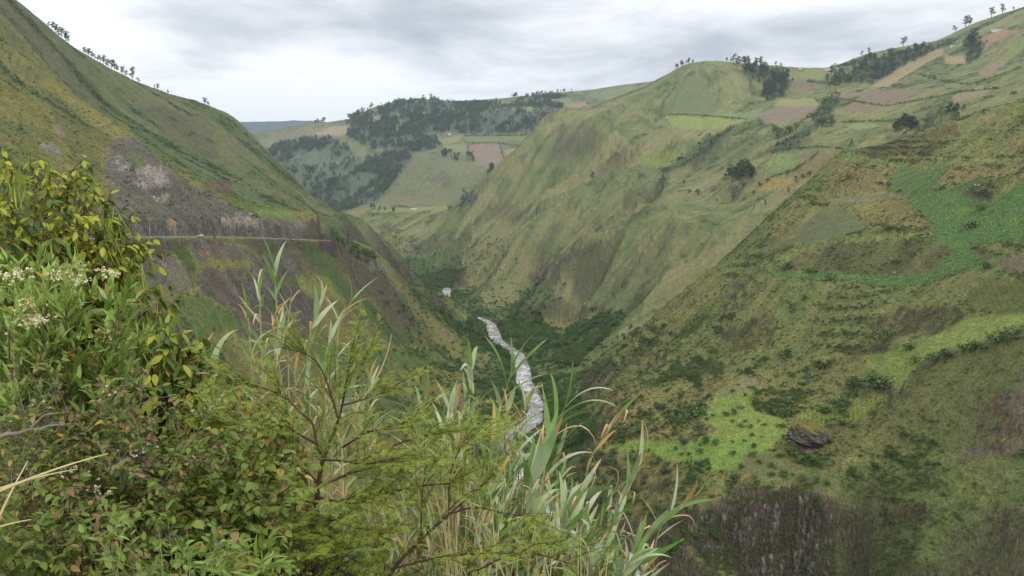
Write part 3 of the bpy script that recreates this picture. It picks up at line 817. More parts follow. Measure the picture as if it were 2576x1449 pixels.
paint('field', (116, 120, 72), [(1872, 1139), (1949, 1139), (2003, 1175), (2111, 1187), (2122, 1247), (2111, 1256), (2057, 1235), (2027, 1217), (1920, 1223), (1884, 1187), (1860, 1178)], crop=2, **RS)
paint('soft', (142, 126, 78), [(1500, 1014), (1560, 985), (1615, 978), (1627, 1014), (1615, 1050), (1699, 1086), (1675, 1109), (1615, 1103), (1568, 1080), (1510, 1068)], **RS)
paint('soft', (138, 128, 88), [(1496, 1091), (1550, 1103), (1544, 1115), (1502, 1115)], **RS)
paint('soft', (94, 72, 58), [(1711, 1112), (1758, 1091), (1788, 1078), (1796, 1090), (1747, 1106)], **RS)
for poly in ([(2534, 990), (2600, 950), (2600, 1062), (2540, 1044)], [(2349, 1163), (2397, 1145), (2480, 1127), (2492, 1145), (2474, 1160)], [(2528, 1103), (2600, 1090), (2600, 1127), (2522, 1145)], [(2490, 660), (2576, 640), (2576, 690), (2540, 680)]):
    paint('field', (114, 102, 82), poly, crop=5, **RS)
paint('soft', (110, 74, 58), [(2492, 996), (2510, 990), (2528, 1097), (2510, 1145), (2492, 1133), (2504, 1050)], **RS)
paint('soft', (102, 106, 58), [(2266, 985), (2330, 905), (2576, 830), (2576, 960), (2500, 1000), (2480, 1120), (2300, 1150), (2100, 1140), (2080, 1080), (2160, 1060)], op=0.7, **RS)
paint('soft', (96, 108, 56), [(2120, 1170), (2576, 1140), (2576, 1449), (2120, 1449), (2090, 1300)], op=0.6, **RS)
paint('crag', (92, 82, 72), [(1890, 1270), (1938, 1240), (1985, 1229), (2057, 1247), (2080, 1296), (2068, 1330), (2118, 1362), (2088, 1400), (2132, 1436), (2100, 1470), (1878, 1470), (1770, 1390), (1687, 1324), (1711, 1282), (1770, 1288), (1836, 1288)], op=0.85, jit=34, **RS)
paint('rock', (92, 82, 72), [(2050, 1290), (2150, 1284), (2190, 1330), (2176, 1400), (2210, 1470), (2050, 1470)], op=0.7, jit=40, **RS)
paint('soft', (88, 100, 52), [(2020, 1330), (2105, 1320), (2150, 1400), (2120, 1470), (2040, 1470), (2060, 1400)], op=0.6, jit=40, **RS)
paint('rock', (118, 112, 104), [(1895, 1270), (1920, 1260), (1935, 1300), (1950, 1400), (1960, 1449), (1910, 1449), (1905, 1350)], op=0.7, **RS)
paint('rock', (112, 84, 68), [(2000, 1260), (2050, 1255), (2060, 1310), (2010, 1320)], op=0.6, **RS)
for c, poly in (((88, 76, 60), [(2212, 1282), (2355, 1278), (2325, 1318), (2218, 1324)]), ((90, 86, 64), [(1717, 912), (1788, 906), (1836, 924), (1806, 948), (1735, 948)]), ((90, 84, 56), [(1812, 835), (1908, 799), (1961, 793), (1949, 871), (1854, 883)]),
                ((88, 80, 56), [(2182, 811), (2278, 775), (2397, 769), (2433, 799), (2385, 835), (2278, 847), (2212, 853)]), ((84, 80, 68), [(1462, 936), (1526, 900), (1566, 918), (1542, 966), (1480, 1010), (1462, 1000)]), ((80, 76, 60), [(1510, 1160), (1620, 1190), (1700, 1210), (1680, 1240), (1560, 1230)])):
    paint('rock', c, poly, op=0.85, **RS)
# crags stand out of the slope
Zr = fbm(X, Y, 14, 4, 41, 0.6)
lift = rock * (np.abs(Zr) * 4.6 - 0.9 + 0.9 * nD + 0.8 * nC) * np.clip(RR / 900, 0.4, 1.3) * (RR > 250)
m = (RR > 300) & (RR < 960) & (TH < 0)          # keep the road bench level
dd, _ = dist_to(road_xyz, X[m], Y[m])
q = np.ones_like(Z)
q[m] = np.clip((dd - 6) / 6, 0, 1)
lift = lift * q
Z = Z + lift
PX, PY = project(X, Y, Z)


# ------------------------------------------------------------------ materials of the land
def new_mat(name):
    m = bpy.data.materials.new(name)
    m.use_nodes = True
    nt = NT(m.node_tree)
    return m, nt, m.node_tree.nodes['Principled BSDF']


def land_material():
    m, nt, b = new_mat('land')
    b.inputs['Roughness'].default_value = 0.95
    b.inputs['Specular IOR Level'].default_value = 0.12
    att = nt.n('ShaderNodeAttribute', attribute_name='cover')
    rk = nt.n('ShaderNodeAttribute', attribute_name='rock')
    geo = nt.n('ShaderNodeNewGeometry')
    pos = geo.outputs['Position']
    f1 = nt.noise(pos, 0.75, 4.0, 0.72)
    f2 = nt.noise(pos, 0.16, 5.0, 0.62, 0.6)
    tint = nt.ramp(f1, [(0.34, (0.56, 0.60, 0.52)), (0.5, (1, 1, 1)), (0.66, (1.42, 1.36, 1.3))])
    c = nt.mix(0.85, att.outputs['Color'], tint, 'MULTIPLY')
    tint2 = nt.ramp(f2, [(0.34, (0.72, 0.80, 0.70)), (0.5, (1, 1, 1)), (0.66, (1.24, 1.15, 1.1))])
    c = nt.mix(0.8, c, tint2, 'MULTIPLY')
    # tussocks
    vor = nt.n('ShaderNodeTexVoronoi', feature='F1')
    vor.inputs['Scale'].default_value = 0.62
    nt.l(pos, vor.inputs['Vector'])
    tus = nt.ramp(vor.outputs['Distance'], [(0.0, (0.62, 0.72, 0.56)), (0.4, (1, 1, 1)), (0.9, (1.1, 1.06, 1.04))])
    c = nt.mix(0.55, c, tus, 'MULTIPLY')
    # rock: upright streaks, ledges and cracks
    mp = nt.n('ShaderNodeMapping')
    mp.inputs['Scale'].default_value = (1, 1, 0.22)
    nt.l(pos, mp.inputs['Vector'])
    v2 = nt.n('ShaderNodeTexVoronoi', feature='DISTANCE_TO_EDGE')
    v2.inputs['Scale'].default_value = 0.5
    v2.inputs['Randomness'].default_value = 1.0
    nt.l(mp.outputs[0], v2.inputs['Vector'])
    r1 = nt.noise(mp.outputs[0], 0.9, 7.0, 0.7, 0.4)
    rt = nt.ramp(r1, [(0.34, (0.42, 0.42, 0.41)), (0.5, (0.95, 0.95, 0.95)), (0.64, (1.6, 1.57, 1.52))])
    rc = nt.mix(1.0, att.outputs['Color'], rt, 'MULTIPLY')
    cr = nt.ramp(v2.outputs['Distance'], [(0.0, (0.5, 0.48, 0.46)), (0.16, (1, 1, 1)), (1.0, (1.1, 1.1, 1.1))])
    rc = nt.mix(0.6, rc, cr, 'MULTIPLY')
    c = nt.mix(rk.outputs['Fac'], c, rc)
    nt.l(c, b.inputs['Base Color'])
    h1 = nt.math('ADD', nt.math('MULTIPLY', f1, 1.6), nt.math('MULTIPLY', f2, 3.0))
    h2 = nt.math('ADD', nt.math('MULTIPLY', r1, 4.5), nt.math('MULTIPLY', nt.math('MINIMUM', v2.outputs['Distance'], 0.2), 6.0))
    hh = nt.n('ShaderNodeMix', data_type='FLOAT')
    nt.l(rk.outputs['Fac'], hh.inputs[0]); nt.l(h1, hh.inputs[2]); nt.l(h2, hh.inputs[3])
    bp = nt.n('ShaderNodeBump')
    bp.inputs['Strength'].default_value = 0.75
    bp.inputs['Distance'].default_value = 1.0
    nt.l(hh.outputs[0], bp.inputs['Height'])
    nt.l(bp.outputs[0], b.inputs['Normal'])
    return m


MAT_LAND = land_material()


def land_meshes():
    gr_ = np.gradient(Z, axis=0) / np.gradient(RR, axis=0)
    gt_ = np.gradient(Z, axis=1) / (np.gradient(TH, axis=1) * RR)
    zx = gr_ * np.sin(TH) + gt_ * np.cos(TH)
    zy = gr_ * np.cos(TH) - gt_ * np.sin(TH)
    nrm = np.stack([-zx, -zy, np.ones_like(zx)], -1)
    nrm /= np.linalg.norm(nrm, axis=-1, keepdims=True)
    co = np.stack([X, Y, Z], -1).reshape(-1, 3).astype(np.float32)
    nrm = nrm.reshape(-1, 3).astype(np.float32)
    col4 = np.concatenate([np.clip(cov, 0.004, 0.8).reshape(-1, 3), np.ones((NR * NTH, 1))], 1).astype(np.float32)
    rk_ = rock.reshape(-1).astype(np.float32)
    idx = np.arange(NR * NTH).reshape(NR, NTH)
    quads = np.stack([idx[:-1, :-1], idx[:-1, 1:], idx[1:, 1:], idx[1:, :-1]], -1).reshape(-1, 4)
    qt = TAG[:-1, :-1].reshape(-1)
    for t, nm in enumerate(TAGNAMES):
        q = quads[qt == t]
        if not len(q):
            continue
        used, inv = np.unique(q, return_inverse=True)
        inv = inv.reshape(-1).astype(np.int32)
        me = bpy.data.meshes.new(nm)
        me.vertices.add(len(used)); me.vertices.foreach_set('co', co[used].ravel())
        me.loops.add(q.size); me.loops.foreach_set('vertex_index', inv)
        me.polygons.add(len(q)); me.polygons.foreach_set('loop_start', np.arange(0, q.size, 4, dtype=np.int32))
        me.update(calc_edges=True)
        me.polygons.foreach_set('use_smooth', np.ones(len(q), bool))
        a = me.attributes.new('cover', 'FLOAT_COLOR', 'POINT'); a.data.foreach_set('color', col4[used].ravel())
        a = me.attributes.new('rock', 'FLOAT', 'POINT'); a.data.foreach_set('value', rk_[used])
        me.normals_split_custom_set_from_vertices(nrm[used].tolist())
        me.materials.append(MAT_LAND)
        o = bpy.data.objects.new(nm, me)
        o['kind'] = 'structure'
        o['label'] = LAND_LABELS[t]
        C.objects.link(o)


LAND_LABELS = ['overgrown bank falling away right under the viewpoint', 'steep grassy hillside with rock cuts and the road across it', 'green ridge behind the road hillside, trees along its skyline',
               'wooded valley floor beside the river', 'nearest right-hand spur with terraced fields above dark cliff', 'broad ribbed mountainside of dry grass and small fields beyond the terraces', 'hazy wooded far hills closing the valley']
land_meshes()

# ------------------------------------------------------------------ haze, far mountain, river, road
def make_obj(name, verts, faces, mats, parent=None, smooth=False, mat_idx=None):
    me = bpy.data.meshes.new(name)
    me.from_pydata([tuple(v) for v in verts], [], [tuple(f) for f in faces])
    for m_ in (mats if isinstance(mats, (list, tuple)) else [mats]):
        me.materials.append(m_)
    if mat_idx is not None:
        me.polygons.foreach_set('material_index', np.asarray(mat_idx, np.int32))
    if smooth:
        me.polygons.foreach_set('use_smooth', np.ones(len(me.polygons), bool))
    me.update()
    o = bpy.data.objects.new(name, me)
    C.objects.link(o)
    if parent is not None:
        o.parent = parent
    return o


def haze_box():
    x0, x1, y0, y1, z0, z1 = -7000, 7000, -300, 9600, -330, 720
    v_ = [(x0, y0, z0), (x1, y0, z0), (x1, y1, z0), (x0, y1, z0), (x0, y0, z1), (x1, y0, z1), (x1, y1, z1), (x0, y1, z1)]
    f_ = [(3, 2, 1, 0), (4, 5, 6, 7), (0, 1, 5, 4), (1, 2, 6, 5), (2, 3, 7, 6), (3, 0, 4, 7)]
    m = bpy.data.materials.new('haze')
    m.use_nodes = True
    nt = m.node_tree
    nt.nodes.clear()
    pv = nt.nodes.new('ShaderNodeVolumePrincipled')
    pv.inputs['Color'].default_value = (0.74, 0.87, 1.0, 1)
    pv.inputs['Density'].default_value = HAZE
    pv.inputs['Anisotropy'].default_value = 0.45
    out = nt.nodes.new('ShaderNodeOutputMaterial')
    nt.links.new(pv.outputs[0], out.inputs['Volume'])
    o = make_obj('haze', v_, f_, m)
    o['kind'] = 'stuff'
    o['label'] = 'thin blue haze filling the valley air'


HAZE = 0.000075
haze_box()


def far_mountain():
    n = 90
    m, nt, b = new_mat('mountain_slope')
    b.inputs['Base Color'].default_value = (0.05, 0.07, 0.075, 1)
    b.inputs['Roughness'].default_value = 1
    V, F = [], []
    rows = [0.0, 0.15, 0.35, 0.6, 0.85, 1.0, 0.7, 0.0]
    for i in range(n):
        t = i / (n - 1)
        px = 300 + 700 * t
        crest = 303 + 5 * math.sin(t * 6) + 26 * abs(t - 0.42) ** 1.1 + 3 * pnoise(t * 14, 0.3, 3) + 2 * pnoise(t * 40, 1.3, 3)
        p = at(px, float(crest), 8000)
        for k, f in enumerate(rows):
            d = 8000 - 1500 * (1 - f) if k < 6 else 8000 + 900 * (1 - f)
            s = d / 8000
            zz = p[2] * f - 300 * (1 - f) + 60 * float(pnoise(t * 20 + k, k * 1.7, 8)) * (1 if 0 < k < 5 else 0)
            V.append((p[0] * s, p[1] * s, zz))
    K = len(rows)
    for i in range(n - 1):
        for k in range(K - 1):
            F.append((i * K + k, (i + 1) * K + k, (i + 1) * K + k + 1, i * K + k + 1))
    o = make_obj('mountain', V, F, m, smooth=True)
    o['kind'] = 'structure'
    o['label'] = 'distant blue mountain just showing above the far hills'


far_mountain()


def ribbon(P, offs):
    """points across a path: offs = list of (side offset, lift)"""
    V, F = [], []
    n = len(P)
    for i in range(n):
        a, b = P[max(i - 1, 0)], P[min(i + 1, n - 1)]
        d = b[:2] - a[:2]
        d = d / (np.hypot(*d) + 1e-9)
        s = np.array([d[1], -d[0]])
        for o_, l_ in offs(i):
            V.append((P[i][0] + s[0] * o_, P[i][1] + s[1] * o_, P[i][2] + l_))
    K = len(offs(0))
    for i in range(n - 1):
        for k in range(K - 1):
            F.append((i * K + k, (i + 1) * K + k, (i + 1) * K + k + 1, i * K + k + 1))
    return V, F


def smooth_path(P, it=3):
    P = np.asarray(P, float)
    for _ in range(it):
        Q = [P[0]]
        for a, b in zip(P, P[1:]):
            Q += [a * .75 + b * .25, a * .25 + b * .75]
        Q.append(P[-1])
        P = np.array(Q)
    return P


def river():
    m, nt, b = new_mat('river_water')
    geo = nt.n('ShaderNodeNewGeometry')
    pos = geo.outputs['Position']
    f1 = nt.noise(pos, 0.06, 5.0, 0.68, 0.6)
    f2 = nt.noise(pos, 0.6, 5.0, 0.75, 0.2)
    s = nt.math('ADD', nt.math('MULTIPLY', f1, 0.78), nt.math('MULTIPLY', f2, 0.27))
    c = nt.ramp(s, [(0.42, (0.13, 0.128, 0.115)), (0.51, (0.26, 0.26, 0.245)), (0.57, (0.5, 0.5, 0.485)), (0.65, (0.84, 0.84, 0.83))])
    nt.l(c, b.inputs['Base Color'])
    b.inputs['Roughness'].default_value = 0.35
    bp = nt.n('ShaderNodeBump')
    bp.inputs['Strength'].default_value = 0.9
    bp.inputs['Distance'].default_value = 1.2
    nt.l(s, bp.inputs['Height'])
    nt.l(bp.outputs[0], b.inputs['Normal'])
    P = smooth_path(river_xyz, 2)
    lat = np.linspace(-1, 1, 13)

    def offs(i):
        return [(q * 8.0, 0.1 + 0.35 * float(pnoise(P[i][0] / 5 + q * 3, P[i][1] / 5, 12)) * (1 - q * q)) for q in lat]
    V, F = ribbon(P, offs)
    o = make_obj('river', V, F, m, smooth=True)
    o['kind'] = 'structure'
    o['label'] = 'pale foaming river winding along the valley floor'


river()


def road():
    m, nt, b = new_mat('asphalt')
    geo = nt.n('ShaderNodeNewGeometry')
    c = nt.ramp(nt.noise(geo.outputs['Position'], 0.6, 4.0, 0.6), [(0.3, (0.085, 0.085, 0.085)), (0.7, (0.15, 0.148, 0.145))])
    nt.l(c, b.inputs['Base Color'])
    b.inputs['Roughness'].default_value = 0.9
    P = smooth_path(road_xyz, 2)
    V, F = ribbon(P, lambda i: [(-4.0, -0.5), (-3.9, 0.12), (0, 0.2), (3.9, 0.12), (4.0, -0.5)])
    o = make_obj('road', V, F, m)
    o['kind'] = 'structure'
    o['label'] = 'grey asphalt road cut along the left hillside'
    wm, nt, b = new_mat('road_paint')
    b.inputs['Base Color'].default_value = (0.7, 0.7, 0.68, 1)
    V, F = [], []
    for s in (-3.4, 3.4):
        v_, f_ = ribbon(P, lambda i, s=s: [(s - 0.07, 0.128 + 0.008), (s + 0.07, 0.128 + 0.008)])
        F += [tuple(a + len(V) for a in f) for f in f_]
        V += v_
    o = make_obj('road_marking', V, F, wm)
    o['kind'] = 'structure'
    # low kerb of rock along the outer edge
    gm, nt, b = new_mat('concrete')
    b.inputs['Base Color'].default_value = (0.33, 0.32, 0.30, 1)
    V, F = ribbon(P, lambda i: [(3.95, 0.0), (3.95, 0.62), (4.25, 0.62), (4.25, -0.8)])
    o = make_obj('kerb', V, F, gm)
    o['kind'] = 'structure'
    o['label'] = 'low concrete kerb along the outer edge of the road'


road()
# ------------------------------------------------------------------ plants of the valley
def tag(o, label=None, cat=None, group=None, kind=None):
    if label:
        o['label'] = label
    if cat:
        o['category'] = cat
    if group:
        o['group'] = group
    if kind:
        o['kind'] = kind
    return o


def empty(name, loc, rz=0.0, scale=1.0):
    o = bpy.data.objects.new(name, None)
    o.location = loc
    o.rotation_euler = (0, 0, rz)
    o.scale = (scale,) * 3
    o.empty_display_size = 0.1
    C.objects.link(o)
    return o


def link_mesh(name, me, parent=None):
    o = bpy.data.objects.new(name, me)
    C.objects.link(o)
    if parent is not None:
        o.parent = parent
    return o


def foliage_mat(name, cols, scale=0.08, rough=0.7, trans=0.0, obj_var=0.5, spec=0.25, gain=1.0):
    m, nt, b = new_mat(name)
    geo = nt.n('ShaderNodeNewGeometry')
    oi = nt.n('ShaderNodeObjectInfo')
    f = nt.noise(geo.outputs['Position'], scale, 3.0, 0.6)
    f = nt.math('ADD', nt.math('MULTIPLY', nt.math('SUBTRACT', f, 0.5), 1.5), nt.math('ADD', 0.5 - obj_var / 2, nt.math('MULTIPLY', oi.outputs['Random'], obj_var)))
    f = nt.math('ADD', f, nt.math('MULTIPLY', nt.math('SUBTRACT', geo.outputs['Random Per Island'], 0.5), 0.55))
    n = len(cols)
    c = nt.ramp(f, [(i / (n - 1), tuple(np.minimum(lin(q) * gain, .8))) for i, q in enumerate(cols)])
    nt.l(c, b.inputs['Base Color'])
    b.inputs['Roughness'].default_value = rough
    b.inputs['Specular IOR Level'].default_value = spec
    if trans:
        tb = nt.n('ShaderNodeBsdfTranslucent')
        nt.l(c, tb.inputs['Color'])
        mx = nt.n('ShaderNodeMixShader')
        mx.inputs[0].default_value = trans
        nt.l(b.outputs[0], mx.inputs[1])
        nt.l(tb.outputs[0], mx.inputs[2])
        nt.l(mx.outputs[0], [q for q in nt.t.nodes if q.type == 'OUTPUT_MATERIAL'][0].inputs[0])
    return m


def bark_mat(name, c1, c2, scale=6.0):
    m, nt, b = new_mat(name)
    tcx = nt.n('ShaderNodeTexCoord')
    f = nt.noise(tcx.outputs['Object'], scale, 4.0, 0.65)
    nt.l(nt.ramp(f, [(0.3, tuple(lin(c1))), (0.7, tuple(lin(c2)))]), b.inputs['Base Color'])
    b.inputs['Roughness'].default_value = 0.9
    bp = nt.n('ShaderNodeBump')
    bp.inputs['Strength'].default_value = 0.5
    bp.inputs['Distance'].default_value = 0.02
    nt.l(f, bp.inputs['Height'])
    nt.l(bp.outputs[0], b.inputs['Normal'])
    return m


M_EUC = foliage_mat('eucalyptus_leaf', [(56, 72, 50), (74, 92, 62), (94, 108, 74)])
M_DARK = foliage_mat('dark_leaf', [(58, 80, 44), (82, 106, 54), (108, 128, 66)])
M_SCRUB = foliage_mat('scrub_leaf', [(66, 80, 38), (92, 106, 50), (120, 124, 62)])
M_BRIGHT = foliage_mat('green_leaf', [(50, 80, 36), (72, 104, 46), (100, 130, 60)])
M_CROP = foliage_mat('crop_leaf', [(76, 98, 52), (96, 116, 60), (114, 130, 70)])
M_FARWOOD = foliage_mat('far_wood_leaf', [(72, 92, 74), (94, 114, 88), (118, 134, 100)], 0.02)  # eucalyptus leaf lightened and blued: haze put into the colour
M_MAIZE = foliage_mat('maize_leaf', [(100, 114, 56), (124, 132, 66), (146, 146, 84)])
M_TUFT = foliage_mat('grass_tuft', [(92, 98, 46), (124, 116, 58), (152, 136, 76)], 0.04)
M_TRUNK = bark_mat('pale_bark', (96, 86, 74), (140, 128, 112))
M_TRUNK2 = bark_mat('dark_bark', (58, 46, 38), (92, 76, 62))


class Mesh:
    """collects geometry with a material index per face"""
    def __init__(self):
        self.v, self.f, self.m, self.n = [], [], [], 0

    def add(self, V, F, mi=0):
        V = np.asarray(V, float).reshape(-1, 3)
        self.v.append(V)
        for q in F:
            self.f.append(tuple(int(a) + self.n for a in q))
            self.m.append(mi)
        self.n += len(V)

    def tube(self, pts, radii, sides=6, mi=0, cap=True):
        pts = [Vector(p) for p in pts]
        rings = []
        up = Vector((0.3, 0.2, 1))
        for i, p in enumerate(pts):
            d = (pts[min(i + 1, len(pts) - 1)] - pts[max(i - 1, 0)])
            d.normalize()
            s = d.cross(up)
            if s.length < 1e-3:
                s = d.cross(Vector((1, 0, 0)))
            s.normalize()
            t = s.cross(d)
            rings.append([p + (s * math.cos(2 * math.pi * k / sides) + t * math.sin(2 * math.pi * k / sides)) * radii[i] for k in range(sides)])
        V = [tuple(q) for r_ in rings for q in r_]
        F = []
        for i in range(len(pts) - 1):
            for k in range(sides):
                a, b = i * sides + k, i * sides + (k + 1) % sides
                F.append((a, b, b + sides, a + sides))
        if cap:
            F.append(tuple(range(sides))[::-1])
            F.append(tuple((len(pts) - 1) * sides + k for k in range(sides)))
        self.add(V, F, mi)

    def box(self, c, s, mi=0, rz=0.0):
        x, y, z = s[0] / 2, s[1] / 2, s[2] / 2
        ca, sa = math.cos(rz), math.sin(rz)
        V = [(c[0] + a * x * ca - b_ * y * sa, c[1] + a * x * sa + b_ * y * ca, c[2] + g * z) for g in (-1, 1) for a, b_ in ((-1, -1), (1, -1), (1, 1), (-1, 1))]
        self.add(V, [(3, 2, 1, 0), (4, 5, 6, 7), (0, 1, 5, 4), (1, 2, 6, 5), (2, 3, 7, 6), (3, 0, 4, 7)], mi)

    def mesh(self, name, mats, smooth=False):
        me = bpy.data.meshes.new(name)
        V = np.concatenate(self.v) if self.v else np.zeros((0, 3))
        me.from_pydata(V.tolist(), [], self.f)
        for m_ in mats:
            me.materials.append(m_)
        me.polygons.foreach_set('material_index', np.asarray(self.m, np.int32))
        if smooth:
            me.polygons.foreach_set('use_smooth', np.ones(len(self.f), bool))
        me.update()
        return me

    def obj(self, name, mats, parent=None, smooth=False):
        return link_mesh(name, self.mesh(name, mats, smooth), parent)


def clump(M, c, rad, n, size, rng, mi=0, flat=0.8):
    """a loose ball of leaf-sized faces"""
    d = rng.normal(size=(n, 3))
    d /= np.linalg.norm(d, axis=1, keepdims=True)
    rr = rad * rng.uniform(0.55, 1.05, n)[:, None]
    p = np.asarray(c) + d * rr * np.array([1, 1, flat])
    nrm = d + rng.normal(size=(n, 3)) * 0.55 + np.array([0, 0, 0.35])
    nrm /= np.linalg.norm(nrm, axis=1, keepdims=True)
    a = np.cross(nrm, rng.normal(size=(n, 3)))
    a /= np.linalg.norm(a, axis=1, keepdims=True)
    b = np.cross(nrm, a)
    s = (size * rng.uniform(0.6, 1.3, n))[:, None]
    V = np.stack([p - a * s, p - b * s * 0.6 + nrm * s * 0.15, p + a * s, p + b * s * 0.6 + nrm * s * 0.15], 1).reshape(-1, 3)
    M.add(V, [(4 * i, 4 * i + 1, 4 * i + 2, 4 * i + 3) for i in range(n)], mi)


def tree_meshes(kind, seed):
    """trunk mesh data, crown mesh data and both joined, for a tree one metre tall"""
    rng = np.random.default_rng(seed)
    t, c = Mesh(), Mesh()
    if kind == 'eucalyptus':
        lean = rng.normal(0, 0.04, 2)
        top = np.array([lean[0], lean[1], 0.93])
        pts = [(0, 0, -0.03), (lean[0] * .1, lean[1] * .1, .25), (lean[0] * .5, lean[1] * .5, .55), tuple(top)]
        t.tube(pts, [.018, .014, .010, .003], 5)
        n = 10 + int(rng.integers(0, 5))
        for k in range(n):
            z = 0.32 + 0.66 * (k + rng.uniform(0, .8)) / n
            wd = 0.15 * (1.1 - abs(z - 0.62) * 1.4)
            an = rng.uniform(0, 6.28)
            off = wd * rng.uniform(0.3, 1.0)
            q = np.array([lean[0] * z + math.cos(an) * off, lean[1] * z + math.sin(an) * off, z])
            base = (lean[0] * z * .8, lean[1] * z * .8, z - 0.08)
            t.tube([base, tuple(q)], [.005, .002], 3, cap=False)
            clump(c, q, 0.085 * rng.uniform(0.7, 1.25), 30, 0.034, rng, 0, 1.1)
        mats = (M_TRUNK, M_EUC)
    elif kind == 'column':
        t.tube([(0, 0, -.03), (0, 0, .4), (0, 0, .9)], [.025, .018, .004], 5)
        for k in range(16):
            z = 0.12 + 0.84 * k / 16
            wd = 0.13 * (1 - z) ** .6 + .02
            an = rng.uniform(0, 6.28)
            clump(c, (math.cos(an) * wd * .5, math.sin(an) * wd * .5, z), wd * .9 + .02, 18, 0.03, rng, 0, 1.3)
        mats = (M_TRUNK2, M_DARK)
    elif kind == 'round':
        pts = [(0, 0, -.04), (.02, .01, .2), (.03, .0, .42), (.03, .02, .75)]
        t.tube(pts, [.045, .035, .022, .006], 6)
        for k in range(15):
            an, z = rng.uniform(0, 6.28), rng.uniform(0.35, 0.9)
            wd = 0.42 * math.sqrt(max(0.05, 1 - ((z - 0.55) / 0.45) ** 2)) * rng.uniform(0.35, 1)
            q = (math.cos(an) * wd, math.sin(an) * wd, z)
            t.tube([(.025, 0, .3 + .2 * rng.uniform()), q], [.014, .004], 4, cap=False)
            clump(c, q, 0.17 * rng.uniform(0.75, 1.25), 26, 0.05, rng, 0, .8)
        mats = (M_TRUNK2, M_DARK)
    else:   # low shrub, one metre wide
        for k in range(5):
            an = rng.uniform(0, 6.28)
            t.tube([(0, 0, -.05), (math.cos(an) * .12, math.sin(an) * .12, .2), (math.cos(an) * .3, math.sin(an) * .3, .42)], [.018, .012, .004], 4, cap=False)
        for k in range(9):
            an, wd = rng.uniform(0, 6.28), rng.uniform(0, .42)
            clump(c, (math.cos(an) * wd, math.sin(an) * wd, 0.16 + 0.32 * rng.uniform() * (1.1 - wd)), 0.19 * rng.uniform(.8, 1.2), 18, 0.065, rng, 0, .75)
        mats = (M_TRUNK2, {'shrub': M_SCRUB, 'greenshrub': M_BRIGHT, 'darkshrub': M_DARK}[kind])
    j = Mesh()
    j.add(np.concatenate(t.v), t.f, 0)
    j.add(np.concatenate(c.v), c.f, 1)
    return t.mesh('trunk', [mats[0]]), c.mesh('crown', [mats[1]]), j.mesh(kind, mats)


PROTO = {k: [tree_meshes(k, 100 + 10 * i + s) for s in range(4)] for i, k in enumerate(('eucalyptus', 'column', 'round', 'shrub', 'greenshrub', 'darkshrub'))}
NAMES = {'eucalyptus': 'eucalyptus_tree', 'column': 'cypress_tree', 'round': 'broadleaf_tree', 'shrub': 'shrub', 'greenshrub': 'shrub', 'darkshrub': 'shrub'}
_prng = np.random.default_rng(77)


def plant(kind, p, h, label, group=None, parts=True, wide=1.0):
    v = int(_prng.integers(0, 4))
    trunk, crown, both = PROTO[kind][v]
    cat = 'shrub' if 'shrub' in kind else 'tree'
    rz = float(_prng.uniform(0, 6.28))
    if parts:
        e = empty(NAMES[kind], p, rz)
        e.scale = (h * wide, h * wide, h)
        link_mesh('trunk' if cat == 'tree' else 'stem', trunk, e)
        link_mesh('crown' if cat == 'tree' else 'foliage', crown, e)
    else:
        e = link_mesh(NAMES[kind], both)
        e.location = p
        e.rotation_euler = (0, 0, rz)
        e.scale = (h * wide, h * wide, h)
    tag(e, label, cat, group)
    return e


def crest(px, rmin, rmax):
    """the skyline point of the land in one direction"""
    th = math.atan((px - CX) / FPX / CP)
    j = min(max(np.searchsorted(ths, th) - 1, 0), NTH - 2)
    i = int(np.argmax(np.where((rs >= rmin) & (rs <= rmax), Z[:, j] / rs, -9)))
    x, y = rs[i] * math.sin(th), rs[i] * math.cos(th)
    return Vector((x, y, ground_z(x, y) - .2))


def plant_px(kind, px, py, hpx, label, group=None, rmin=300, rmax=5000, parts=True, wide=1.0, sky=False):
    p = land(px, py, rmin, rmax)
    q = crest(px, rmin, rmax)
    if sky or project(q.x, q.y, q.z)[1] > py - 1:
        p = q
        hpx = hpx * .85
    r = math.hypot(p.x, p.y)
    return plant(kind, p, hpx * r / FPX, label, group, parts, wide)


ORD = 'first second third fourth fifth sixth seventh eighth ninth tenth eleventh twelfth thirteenth fourteenth fifteenth sixteenth seventeenth eighteenth'.split()


def grove(kind, poly, n, hpx, label, group, rmin, rmax, parts=False, wide=1.0, seed=1, sky=False):
    rng = np.random.default_rng(seed)
    xs, ys = [q[0] for q in poly], [q[1] for q in poly]
    pts = []
    for _ in range(n * 60):
        if len(pts) >= n:
            break
        x, y = rng.uniform(min(xs), max(xs)), rng.uniform(min(ys), max(ys))
        if inside(np.array([x]), np.array([y]), poly)[0]:
            pts.append((x, y))
    for k, (x, y) in enumerate(sorted(pts)):
        lb = label if n > 16 else ORD[k] + ' from the left, ' + label
        plant_px(kind, x, y, hpx * rng.uniform(0.65, 1.25), lb, group, rmin, rmax, parts, wide, sky)


